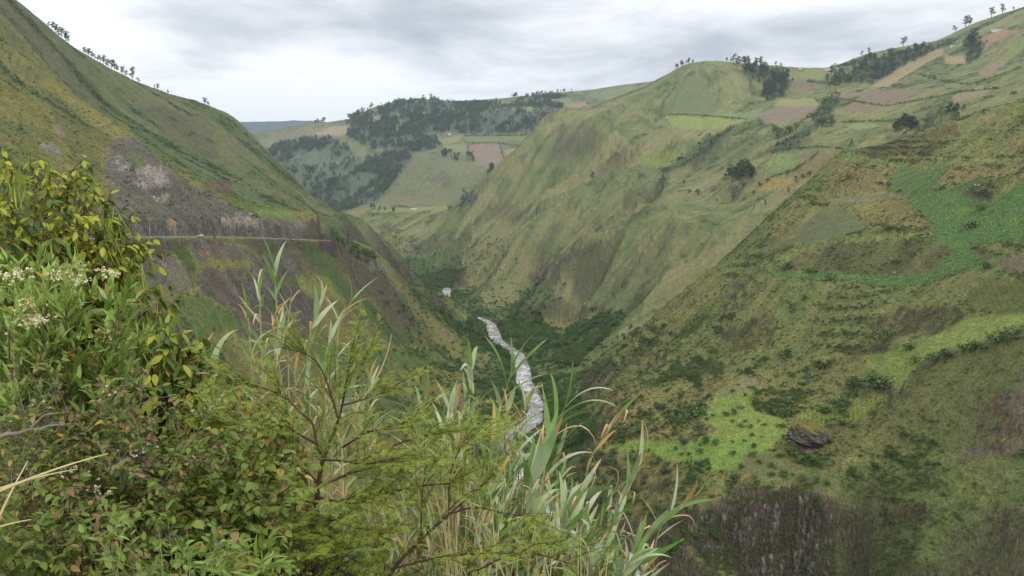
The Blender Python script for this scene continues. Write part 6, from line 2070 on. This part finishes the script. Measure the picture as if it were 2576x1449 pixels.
def cane(label, top, base, r, seed, group=None, n=12, leaf=.46, dry=.2, lean=None, limit=300):
    rng = np.random.default_rng(seed)
    t_ = at(top[0], top[1] + .62 * leaf * FPX / r, r)
    b = at(base[0], base[1], base[2] if len(base) > 2 else r)
    g = bank_z(b)
    # carry the stem on down to the bank along its own line
    d = unit(b - t_)
    foot = b.copy()
    foot[:2] += d[:2] * min(.5, max(0, (b[2] - g))) * .2
    foot[2] = bank_z(foot) - .05
    path = smooth_path(np.array([foot, b * .6 + foot * .4, b, b * .45 + t_ * .55 + np.array([0, 0, .02]), t_]), 2)
    e = empty('giant_cane', foot)
    tag(e, label, 'cane', group)
    M = Mesh()
    M.tube(path - foot, np.linspace(.010, .0035, len(path)), 6)
    cum = np.concatenate([[0], np.cumsum(np.linalg.norm(np.diff(path, axis=0), axis=1))])
    for s in np.arange(.3, cum[-1], .22):       # joints of the stem
        i = max(1, min(np.searchsorted(cum, s), len(path) - 1))
        q, dd = path[i] - foot, unit(path[i] - path[i - 1])
        M.tube([q - dd * .006, q + dd * .006], [.0108, .0108], 6)
    M.obj('stem', [B_CANE], e)
    P, D, U, S, K = [], [], [], [], []
    span = min(cum[-1] * .75, n * .115)
    az0 = rng.uniform(0, 6.28)
    for k in range(n):
        f = k / max(1, n - 1)
        s = cum[-1] - span * f ** 1.25
        i = max(1, min(np.searchsorted(cum, s), len(path) - 1))
        p0, dd = path[i], unit(path[i] - path[i - 1])
        az = az0 + math.pi * k + rng.normal(0, .45)
        h = np.array([math.cos(az), math.sin(az), 0])
        h = h - (h @ dd) * dd
        spread = .16 + .75 * f ** .6
        P.append(p0); D.append(unit(dd * (1.05 - .45 * f) + unit(h) * spread)); U.append(unit(dd * .8 - unit(h) * .6 + rng.normal(0, .15, 3)))
        S.append(leaf * rng.uniform(.75, 1.15) * (.72 + .4 * math.sin(math.pi * min(1, f + .2))))
        isdry = rng.uniform() < dry + (.55 * max(0, f - .5))
        K.append(int(rng.integers(6, 9)) if isdry else int(rng.choice([0, 1, 2, 3, 4, 5], p=[.24, .2, .12, .2, .16, .08])))
    leaves(e, CANE_L, np.array(P), np.array(D), np.array(U), np.array(S), np.array(K), limit=limit)
    return e


HERO = [   # top, a lower point of the stem, distance, leaves, leaf length, dryness, label
    ((690, 628), (697, 780), 8.0, 8, .40, .35, 'tallest cane of the left group, its top splayed like a fork'),
    ((652, 672), (655, 800), 8.2, 9, .36, .1, 'upright green cane just left of the tallest one'),
    ((620, 720), (628, 830), 8.4, 6, .30, .4, 'leftmost thin cane with a rusty spear tip'),
    ((692, 745), (690, 860), 7.8, 11, .38, .75, 'dried orange cane under the tallest one'),
    ((733, 705), (722, 840), 8.0, 7, .32, .5, 'thin spear-like cane right of the tallest one'),
    ((805, 705), (775, 860), 8.0, 9, .44, .3, 'cane with a wide open fan of green blades'),
    ((885, 700), (845, 830), 8.3, 9, .42, .5, 'slanting half-dry cane at the right of the left group'),
    ((497, 800), (500, 930), 7.2, 7, .36, .0, 'short blue-green cane left of the thicket'),
    ((525, 850), (530, 980), 7.0, 8, .40, .0, 'broad blue-green cane in front of the short left one'),
    ((700, 800), (690, 940), 7.6, 12, .42, .35, 'leafy cane low in the left group'),
    ((630, 830), (640, 960), 7.4, 14, .42, .25, 'bushy pale cane below the leftmost spear'),
    ((830, 800), (810, 930), 8.0, 12, .40, .3, 'leafy cane below the open fan'),
    ((885, 840), (890, 900), 8.2, 6, .30, .3, 'small cane tip right of the left group'),
    ((1185, 860), (1192, 1060), 7.6, 8, .42, .1, 'slim cane with a pointed fan against the river slope'),
    ((1075, 935), (1055, 1050), 7.4, 12, .38, .3, 'dense cane tip left of the slim fan'),
    ((1150, 945), (1145, 1060), 7.2, 10, .42, .35, 'low cane with outstretched dry-tipped blades'),
    ((1290, 845), (1252, 1060), 7.4, 11, .50, .1, 'tall cane whose long blades cross the river'),
    ((1325, 950), (1305, 1120), 7.3, 11, .40, .5, 'half-dry cane standing before the river'),
    ((1420, 930), (1370, 1120), 7.2, 17, .48, .2, 'big fan-shaped cane beside the river bend'),
    ((1545, 990), (1470, 1180), 7.6, 8, .46, .35, 'cane leaning far out to the right before the terraces'),
    ((1240, 1040), (1235, 1180), 6.8, 14, .44, .2, 'leafy cane at the left of the big thicket'),
    ((1345, 1080), (1325, 1260), 6.2, 17, .52, .1, 'broad white-green cane in the middle of the thicket'),
    ((1465, 1150), (1420, 1290), 6.8, 13, .44, .25, 'cane right of the broad white-green one'),
    ((1615, 1095), (1545, 1300), 7.2, 13, .44, .2, 'leaning cane with a stiff green brush of blades before the bright field'),
    ((1545, 1180), (1530, 1270), 7.1, 5, .34, .3, 'small cane tip beside the stiff green brush'),
    ((1745, 1180), (1650, 1330), 7.0, 12, .42, .45, 'outermost right cane with curled dry blades'),
    ((1640, 1260), (1590, 1400), 6.8, 14, .42, .3, 'lower cane inside the outermost right one'),
    ((1600, 1330), (1560, 1449), 6.2, 14, .48, .25, 'low pale cane at the bottom right of the thicket'),
    ((1505, 1260), (1480, 1400), 6.2, 14, .46, .2, 'cane with drooping blades at the bottom of the thicket'),
    ((1420, 1220), (1405, 1400), 6.4, 14, .46, .3, 'cane under the broad white-green one'),
]
for i, (tp, lo, r, n, lf, dr_, lb) in enumerate(HERO):
    cane(lb, tp, lo, r, 300 + i, None, n + 3, lf * (1.2 if 'broad' in lb or 'big' in lb else .92), dr_)
frng = np.random.default_rng(88)
fill = [(rpoly([(1020, 960), (1180, 930), (1330, 960), (1420, 1000), (1440, 1110), (1240, 1130), (1040, 1080)], 15, 6.8, 7.8, frng), 'giant cane in the thin row standing before the river', 'canes in the thin row before the river', .3, 10),
        (rpoly([(560, 900), (700, 850), (900, 880), (1000, 960), (1050, 1050), (560, 1050)], 16, 7.2, 8.6, frng), 'giant cane standing in the left thicket behind the acacia', 'canes in the left thicket behind the acacia', .45, 10),
        (rpoly([(1000, 1100), (1200, 1080), (1230, 1180), (1200, 1320), (960, 1320)], 16, 6.4, 7.6, frng), 'giant cane half hidden behind the right acacia branches', 'canes behind the right acacia branches', .5, 10),
        (rpoly([(1210, 1130), (1330, 1100), (1450, 1180), (1600, 1280), (1640, 1400), (1560, 1440), (1210, 1440)], 62, 5.6, 7.4, frng), 'giant cane crowded in the right thicket', 'canes crowded in the right thicket', .22, 13)]
k = 0
for pts, lb, gp, dr_, n in fill:
    pts = sorted(pts.tolist(), key=lambda q: q[0] / q[1])
    for i_, p in enumerate(pts):
        px, py = project(p[0], p[1], p[2])
        lb_ = lb if len(pts) > 18 else ORD[i_] + ' from the left, ' + lb
        r = math.hypot(p[0], p[1])
        lean = -30 if px > 1200 else frng.uniform(-25, 15)
        cane(lb_, (px, py), (px + lean * frng.uniform(.6, 1.6), py + 170), r, 500 + k, gp, n + 2, .36, dr_)
        k += 1
# bare reed
p = smooth_path(T((985, 842, 6.6), (975, 890, 6.6), (950, 950, 6.6), (900, 1020, 6.6), (860, 1110, 6.6)), 2)
foot = p[-1].copy(); foot[2] = bank_z(foot)
p = np.concatenate([p, [foot]])
M = Mesh(); M.tube(p - foot, np.linspace(.003, .007, len(p)), 5)
o = M.obj('reed_stalk', [B_STRAW]); o.location = foot
tag(o, 'single bare bleached reed stalk bowing above the acacia', 'reed')

# dead reeds and fallen blades at the foot of the canes
und = rpoly([(860, 1180), (1250, 1150), (1500, 1300), (1560, 1449), (1560, 1700), (860, 1700)], 300, 5.0, 7.0, frng)
M = Mesh()
for q in und:
    z0 = bank_z(q)
    h = max(.3, q[2] - z0)
    a = frng.normal(0, .25, 2)
    M.tube([(q[0], q[1], z0), (q[0] + a[0] * .4, q[1] + a[1] * .4, z0 + h * .6), (q[0] + a[0], q[1] + a[1], z0 + h)], [.006, .005, .002], 3, cap=False)
o = M.obj('dead_reeds', [B_STRAW])
tag(o, 'dead straw-coloured reeds standing among the canes', None, None, 'stuff')

# undergrowth carpeting the bank
ug = []
for s in range(2):
    rng = np.random.default_rng(900 + s)
    M = Mesh()
    for _ in range(14):
        an, rr = rng.uniform(0, 6.28), rng.uniform(0, .4)
        clump(M, (math.cos(an) * rr, math.sin(an) * rr, rng.uniform(.1, .7)), .2, 26, .06, rng)
    ug.append(M.mesh('undergrowth', [L_SMALL if s else L_HEART]))
mass('undergrowth', 'knee-deep undergrowth carpeting the bank below the viewpoint', ug, (RR < 22) * (RR > 1.9) * 1.0 / np.maximum(RR, 3), 2600, (.5, 1.0), 91)
# ------------------------------------------------------------------ road furniture, houses, rocks
def flat_mat(name, col, rough=0.6, metal=0.0, spec=0.4, grain=None):
    m, nt, b = new_mat(name)
    b.inputs['Roughness'].default_value = rough
    b.inputs['Metallic'].default_value = metal
    b.inputs['Specular IOR Level'].default_value = spec
    tcx = nt.n('ShaderNodeTexCoord')
    f = nt.noise(tcx.outputs['Object'], grain or 2.0, 4.0, 0.6)
    c = lin(col)
    nt.l(nt.ramp(f, [(0.3, tuple(c * .82)), (0.7, tuple(np.minimum(c * 1.1, .9)))]), b.inputs['Base Color'])
    return m


W_PAINT = flat_mat('white_car_paint', (232, 234, 236), .25)
W_GLASS = flat_mat('dark_glass', (28, 32, 36), .08, 0, .6)
W_TYRE = flat_mat('tyre_rubber', (30, 30, 30), .9)
W_RIM = flat_mat('wheel_metal', (150, 152, 155), .35, .6)
W_RED = flat_mat('tail_lamp', (150, 24, 20), .3)
W_LAMP = flat_mat('head_lamp', (225, 228, 230), .15)
W_CONC = flat_mat('pole_concrete', (176, 172, 164), .9)
W_CERA = flat_mat('insulator', (120, 84, 64), .4)
W_WALL = flat_mat('whitewash', (222, 218, 206), .9, grain=.6)
W_ADOBE = flat_mat('adobe', (150, 122, 96), .95, grain=.6)
W_ROOF = flat_mat('sheet_roof', (196, 192, 190), .6, grain=.5)
W_TILE = flat_mat('tile_roof', (150, 92, 74), .85, grain=.8)
W_WOOD = flat_mat('door_wood', (96, 70, 50), .8)


def car():
    k = int(np.argmin([abs(project(q[0], q[1], q[2])[0] - 496) for q in smooth_path(road_xyz, 3)]))
    P = smooth_path(road_xyz, 3)
    p, d = P[k], unit(P[k + 1] - P[k - 1])
    s = np.array([d[1], -d[0], 0])
    e = empty('car', (p[0] + s[0] * 1.7, p[1] + s[1] * 1.7, p[2] + .19), math.atan2(d[1], d[0]) + math.pi)
    tag(e, 'white estate car driving along the cliff road', 'car')
    # body shell: side profile swept across, narrower at the roof
    prof = [(-2.2, .38), (-2.22, .75), (-2.15, .92), (-1.95, 1.02), (-1.75, 1.46), (-1.3, 1.55), (.25, 1.53), (1.0, 1.02), (1.9, .92), (2.18, .78), (2.22, .42), (2.1, .32), (-2.1, .32)]
    V, F = [], []
    for y, k_ in ((-.86, 0), (.86, 1)):
        V += [(x, y * (1 if z < 1.05 else .82), z) for x, z in prof]
    n = len(prof)
    F += [tuple(range(n))[::-1], tuple(range(n, 2 * n))] + [(i, (i + 1) % n, n + (i + 1) % n, n + i) for i in range(n)]
    M = Mesh(); M.add(V, F)
    body = M.obj('body', [W_PAINT], e)
    bv = body.modifiers.new('bevel', 'BEVEL'); bv.width = .05; bv.segments = 2
    for sy in (-1, 1):
        for x0, x1, x2, x3 in ((-1.72, -.85, -.85, -1.62), (-.78, .1, .1, -.78), (.17, .86, .3, .17)):
            M = Mesh()
            M.add([(x0, sy * .835, 1.08), (x1, sy * .835, 1.08), (x2, sy * .725, 1.45), (x3, sy * .725, 1.45)], [(0, 1, 2, 3)])
            M.obj('side_window', [W_GLASS], e)
        M = Mesh(); M.box((1.98, sy * .6, .8), (.4, .36, .14)); M.obj('headlight', [W_LAMP], e)
        M = Mesh(); M.box((-2.17, sy * .7, .88), (.12, .2, .26)); M.obj('tail_light', [W_RED], e)
        M = Mesh(); M.box((.85, sy * .98, 1.1), (.12, .16, .1)); M.obj('mirror', [W_PAINT], e)
        for x in (-1.35, 1.4):
            M = Mesh(); M.tube([(x, sy * .70, .33), (x, sy * .885, .33)], [.33, .33], 16); w_ = M.obj('wheel', [W_TYRE], e)
            M = Mesh(); M.tube([(x, sy * .87, .33), (x, sy * .90, .33)], [.2, .18], 12); M.obj('rim', [W_RIM], w_)
    M = Mesh(); M.add([(.33, -.7, 1.49), (.33, .7, 1.49), (.98, .8, 1.06), (.98, -.8, 1.06)], [(0, 1, 2, 3)])
    o = M.obj('windscreen', [W_GLASS], e); o.location = (.02, 0, .01)
    M = Mesh(); M.add([(-1.78, -.68, 1.43), (-1.78, .68, 1.43), (-1.95, .8, 1.06), (-1.95, -.8, 1.06)], [(0, 1, 2, 3)])
    o = M.obj('rear_window', [W_GLASS], e); o.location = (-.02, 0, .01)
    M = Mesh(); M.box((2.2, 0, .5), (.12, 1.6, .16)); M.box((-2.2, 0, .5), (.12, 1.6, .16)); M.obj('bumper', [W_TYRE], e)


car()


def pole(px, py, hpx, label, rmin, rmax):
    p = land(px, py, rmin, rmax)
    h = hpx * math.hypot(p.x, p.y) / FPX
    e = empty('utility_pole', p, .4)
    tag(e, label, 'pole', 'utility poles beside the road')
    M = Mesh(); M.tube([(0, 0, -.4), (0, 0, h)], [.19, .11], 8); M.obj('shaft', [W_CONC], e)
    M = Mesh(); M.box((0, 0, h - .5), (1.9, .12, .14)); a = M.obj('crossarm', [W_CONC], e)
    for x in (-.85, -.3, .3, .85):
        M = Mesh(); M.tube([(x, 0, h - .43), (x, 0, h - .2)], [.06, .04], 6); M.obj('insulator', [W_CERA], a)


pole(378, 597, 44, 'tall pale utility pole at the road left of the car', 450, 700)
pole(660, 578, 27, 'short utility pole on the cliff top right of the car', 600, 800)
pole(715, 600, 32, 'utility pole at the foot of the right road cutting', 600, 800)
pole(808, 586, 20, 'left one of two thin poles at the road bend', 700, 1100)
pole(814, 588, 26, 'right and taller one of two thin poles at the road bend', 700, 1100)


def house(px, py, L, W_, H, label, wall, roof, rmin, rmax, rz=0.0):
    p = land(px, py, rmin, rmax)
    e = empty('house', p, -math.atan2(p.x, p.y) + rz)
    tag(e, label, 'house')
    M = Mesh(); M.box((0, 0, H / 2 - 1), (L, W_, H + 2)); M.obj('wall', [wall], e)
    ov, rh = .4, W_ * .22
    V = [(-L / 2 - ov, -W_ / 2 - ov, H - .05), (L / 2 + ov, -W_ / 2 - ov, H - .05), (L / 2 + ov, 0, H + rh), (-L / 2 - ov, 0, H + rh), (L / 2 + ov, W_ / 2 + ov, H - .05), (-L / 2 - ov, W_ / 2 + ov, H - .05)]
    V += [(x, y, z + .14) for x, y, z in V]
    M = Mesh(); M.add(V, [(3, 2, 1, 0), (5, 4, 2, 3), (6, 7, 8, 9), (9, 8, 10, 11), (0, 1, 7, 6), (4, 5, 11, 10), (1, 2, 8, 7), (2, 4, 10, 8), (3, 0, 6, 9), (5, 3, 9, 11)])
    M.obj('roof', [roof], e)
    M = Mesh(); M.add([(-L / 2, -W_ / 2, H - .1), (-L / 2, W_ / 2, H - .1), (-L / 2, 0, H + rh), (L / 2, -W_ / 2, H - .1), (L / 2, W_ / 2, H - .1), (L / 2, 0, H + rh)], [(0, 2, 1), (3, 4, 5)])
    M.obj('gable', [wall], e)
    M = Mesh(); M.box((0, -W_ / 2 - .02, 1.0), (.95, .1, 2.0)); M.obj('door', [W_WOOD], e)
    n = max(2, int(L / 4))
    for k in range(n):
        x = -L / 2 + L * (k + .5) / n
        if abs(x) < 1.0:
            continue
        M = Mesh(); M.box((x, -W_ / 2 - .02, 1.5), (1.2, .1, 1.1)); f = M.obj('window', [W_WOOD], e)
        M = Mesh(); M.box((x, -W_ / 2 - .05, 1.5), (1.0, .1, .9)); M.obj('pane', [W_GLASS], f)


house(2092, 176, 34, 7, 3.4, 'long white building with reddish roof on the mountain saddle', W_WALL, W_TILE, 1500, 2700)
house(2012, 174, 9, 6, 2.8, 'tiny white house right of the round hilltop', W_WALL, W_ROOF, 1500, 2700, .2)
house(2508, 79, 22, 7, 3.2, 'long white-roofed shed on the upper right slope', W_WALL, W_ROOF, 1500, 2800)
house(2395, 118, 8, 6, 2.8, 'tiny white house under the right skyline trees', W_WALL, W_ROOF, 1500, 2800, .3)
house(1041, 528, 14, 6, 3, 'white farmhouse on the grassy bench across the valley', W_WALL, W_ROOF, 1800, 2500)
house(1131, 339, 11, 7, 3.2, 'small white house above the far green fields', W_WALL, W_ROOF, 2300, 3300, .2)
house(1264, 337, 10, 7, 3.2, 'small red-roofed house above the far plowed field', W_ADOBE, W_TILE, 2300, 3300)
house(950, 386, 9, 7, 3.2, 'small red-roofed house in the far brown clearing', W_ADOBE, W_TILE, 2300, 3300)
house(1853, 361, 9, 5, 2.4, 'brown adobe hut alone on the bare tan rib', W_ADOBE, W_TILE, 1200, 1900)
house(2459, 470, 2.4, 1.8, 1.0, 'tiny grey-roofed hut among the upper terraces', W_ADOBE, W_ROOF, 500, 800, -.3)


def rock_mat(name, cols, scale):
    m, nt, b = new_mat(name)
    tcx = nt.n('ShaderNodeTexCoord')
    f = nt.noise(tcx.outputs['Object'], scale, 7.0, 0.68, 0.3)
    nt.l(nt.ramp(f, [(0.3 + 0.4 * i / (len(cols) - 1), tuple(lin(c))) for i, c in enumerate(cols)]), b.inputs['Base Color'])
    b.inputs['Roughness'].default_value = 0.95
    bp = nt.n('ShaderNodeBump')
    bp.inputs['Strength'].default_value = 0.9
    bp.inputs['Distance'].default_value = 0.5
    nt.l(f, bp.inputs['Height'])
    nt.l(bp.outputs[0], b.inputs['Normal'])
    return m


M_ROCK = rock_mat('dark_rock', [(52, 48, 44), (84, 78, 70), (116, 108, 98)], .45)
M_BASALT = rock_mat('basalt', [(70, 60, 52), (104, 96, 86), (140, 134, 126)], 3.0)
_nt = NT(M_BASALT.node_tree)
_b = M_BASALT.node_tree.nodes['Principled BSDF']
_oi = _nt.n('ShaderNodeObjectInfo')
_src = _b.inputs['Base Color'].links[0].from_socket
_nt.l(_nt.mix(1.0, _src, _nt.ramp(_oi.outputs['Random'], [(0.0, (0.38, 0.34, 0.32)), (0.6, (0.66, 0.62, 0.6)), (0.85, (0.95, 0.94, 0.92)), (1.0, (1.6, 1.6, 1.55))]), 'MULTIPLY'), _b.inputs['Base Color'])
M_PALEROCK = rock_mat('pale_rock', [(110, 104, 96), (140, 132, 122), (170, 164, 154)], .5)
M_EARTH = rock_mat('red_earth', [(88, 70, 56), (124, 104, 86), (150, 134, 116)], .35)
M_TURF = foliage_mat('turf', [(78, 84, 42), (112, 108, 56), (134, 122, 70)], .3)


def lump(nu, nv, rad, seed, shape):
    """a rounded, uneven block as a grid of points"""
    V, F = [], []
    for i in range(nv + 1):
        ph = math.pi * i / nv
        for j in range(nu):
            th = 2 * math.pi * j / nu
            d = np.array([math.sin(ph) * math.cos(th), math.sin(ph) * math.sin(th), math.cos(ph)])
            q = 1 + .22 * float(pnoise(d[0] * 1.6 + d[2] * 2.2 + 5, d[1] * 1.6 - d[2], seed)) + .12 * float(pnoise(d[0] * 4 + d[2] * 3, d[1] * 4 + d[2] * 4, seed + 1)) + .05 * float(pnoise(d[0] * 9 + d[2] * 7, d[1] * 9, seed + 2))
            V.append(shape(d * q) * rad)
    for i in range(nv):
        for j in range(nu):
            a, b = i * nu + j, i * nu + (j + 1) % nu
            F.append((a, a + nu, b + nu, b))
    return V, F


def boulder():
    p = land(2030, 1142, 330, 600)
    r = math.hypot(p.x, p.y)
    u_ = 1.0 * r / FPX                     # metres per picture unit here
    fwd = unit(np.array([p.x, p.y, 0]))
    e = empty('boulder', (p.x + fwd[0] * 4, p.y + fwd[1] * 4, p.z), -math.atan2(p.x, p.y))
    tag(e, 'huge dark overhanging boulder with a grassy cap on the lower terrace', 'boulder')

    def shp(d):
        x, y, z = d
        k_ = 1.0 if z > -.1 else max(.35, 1 + .85 * (z + .1))
        return np.array([x * 1.06 * k_, y * .85 * k_, z * .72])
    V, F = lump(64, 40, 44 * u_, 3, shp)
    V = [np.asarray(v_) * (1 + .10 * abs(float(pnoise(v_[0] * .35 + v_[2] * .5, v_[1] * .35 - v_[2] * .3, 77))) - .05 * (abs(float(pnoise(v_[0] * .22, v_[2] * .3 + v_[1] * .1, 78))) < .06)) for v_ in V]
    M = Mesh(); M.add([(x, y, z + 36 * u_) for x, y, z in V], F)
    M.obj('rock', [M_ROCK], e)

    def cap(d):
        x, y, z = d
        return np.array([x * (1.0 if z > .05 else .96), y * .82, max(z, -.02) * .62 + .06 * max(z, 0) ** 3])
    V, F = lump(36, 20, 38 * u_, 3, cap)
    M = Mesh(); M.add([(x, y, z + 52 * u_) for x, y, z in V], F)
    cp = M.obj('grass_cap', [M_TURF], e, True)
    rng = np.random.default_rng(4)
    M = Mesh()
    for _ in range(420):
        v_ = V[int(rng.integers(0, len(V) // 2))]
        clump(M, (v_[0], v_[1], v_[2] + 52 * u_), .55, 8, .22, rng)
    M.obj('tuft', [M_TUFT], cp)
    V, F = lump(28, 14, 31 * u_, 9, lambda d: np.array([d[0] * .9, d[1] * .6, d[2] * .5]))
    M = Mesh(); M.add([(x + 4 * u_, y - 4 * u_, z + 2 * u_) for x, y, z in V], F)
    M.obj('earth_base', [M_EARTH], e, True)


boulder()
ST = [lump(10, 7, 1.0, 20 + s, lambda d: np.array([d[0], d[1] * .8, d[2] * .65])) for s in range(3)]
st_me = []
for V, F in ST:
    M = Mesh(); M.add(V, F); st_me.append(M.mesh('stone', [M_PALEROCK]))
for i, (x, y, w_, l) in enumerate([(2142, 697, 9, 'left one of the flat pale stones on the green strip under the knoll'), (2150, 699, 8, 'middle one of the flat pale stones on the green strip under the knoll'), (2184, 701, 8, 'right one of the flat pale stones on the green strip under the knoll'), (2377, 501, 7, 'white stone at the left edge of the big green field'), (2242, 650, 8, 'pale stone standing on the slope of the knoll'), (2250, 686, 9, 'upright pale stone at the foot of the knoll'), (1111, 449, 9, 'white rock slab on the far spur, left'), (1116, 444, 8, 'white rock slab on the far spur, right'), (1104, 456, 6, 'small white rock under the two slabs on the far spur')]):
    p = land(x, y, 330, 3000)
    o = link_mesh('stone', st_me[i % 3])
    s = w_ * .5 * math.hypot(p.x, p.y) / FPX
    o.location = p; o.scale = (s, s, s); o.rotation_euler = (0, 0, i * 1.3)
    tag(o, l, 'stone', 'pale stones on the slopes')
# boulders in the river
rng = np.random.default_rng(66)
RP = smooth_path(river_xyz, 2)
P, S = [], []
for _ in range(900):
    i = int(rng.integers(1, len(RP) - 1))
    d = unit(RP[i + 1] - RP[i - 1])
    s = rng.choice([-1, 1]) * (rng.uniform(4.5, 9.5) if rng.uniform() < .75 else rng.uniform(0, 5))
    q = RP[i] + np.array([d[1], -d[0], 0]) * s + d * rng.uniform(-5, 5)
    P.append((q[0], q[1], q[2] + .1)); S.append(rng.uniform(.4, 1.7))
scatter('river_rocks', 'grey rocks strewn along and in the river', st_me[0], P, S, rng.uniform(0, 6.28, len(P)))
# basalt columns of the cliff under the terrace
M = Mesh(); M.tube([(0, 0, -.95), (.03, .02, -.05), (0, .05, .06)], [.5, .5, .36], 6)
col_me = M.mesh('column', [M_BASALT])
cm = inside(PX + 26 * nB + 18 * nC, PY + 14 * nB + 10 * nC, [(1690, 1320), (1770, 1300), (1860, 1320), (1910, 1290), (1940, 1255), (1990, 1240), (2060, 1262), (2090, 1310), (2100, 1370), (2105, 1480), (1870, 1490), (1770, 1400)]) & (RR > 330) & (RR < 460)
rng = np.random.default_rng(67)
p, r = pick(cm * sm(nB * 0.5 + nC + 0.9 * nD, -0.15, 0.5) * np.maximum(slope, .2), 800, rng)
hgt = rng.uniform(4.0, 11.0, len(p))
o = scatter('basalt_columns', 'upright basalt columns of the dark cliff under the lower terrace', col_me, p, hgt, rng.uniform(0, 6.28, len(p)), .26)
cs_ = cm * (0.3 + sm(nC, 0, .4))
p, r = pick(cs_, 2800, rng)
scatter('scrub', 'scrub clinging to the dark cliff', PROTO['shrub'][2][2], p, rng.uniform(.5, 1.9, len(p)), rng.uniform(0, 6.28, len(p)), 1.2)
cm2 = inside(PX, PY, [(1462, 1000), (1480, 930), (1526, 896), (1570, 915), (1545, 970), (1490, 1010)]) & (RR > 500) & (RR < 800)
p, r = pick(cm2 * 1.0, 220, rng)
scatter('basalt_columns', 'rock columns at the foot of the spur beside the river', col_me, p, rng.uniform(2.0, 6.0, len(p)), rng.uniform(0, 6.28, len(p)), .4)
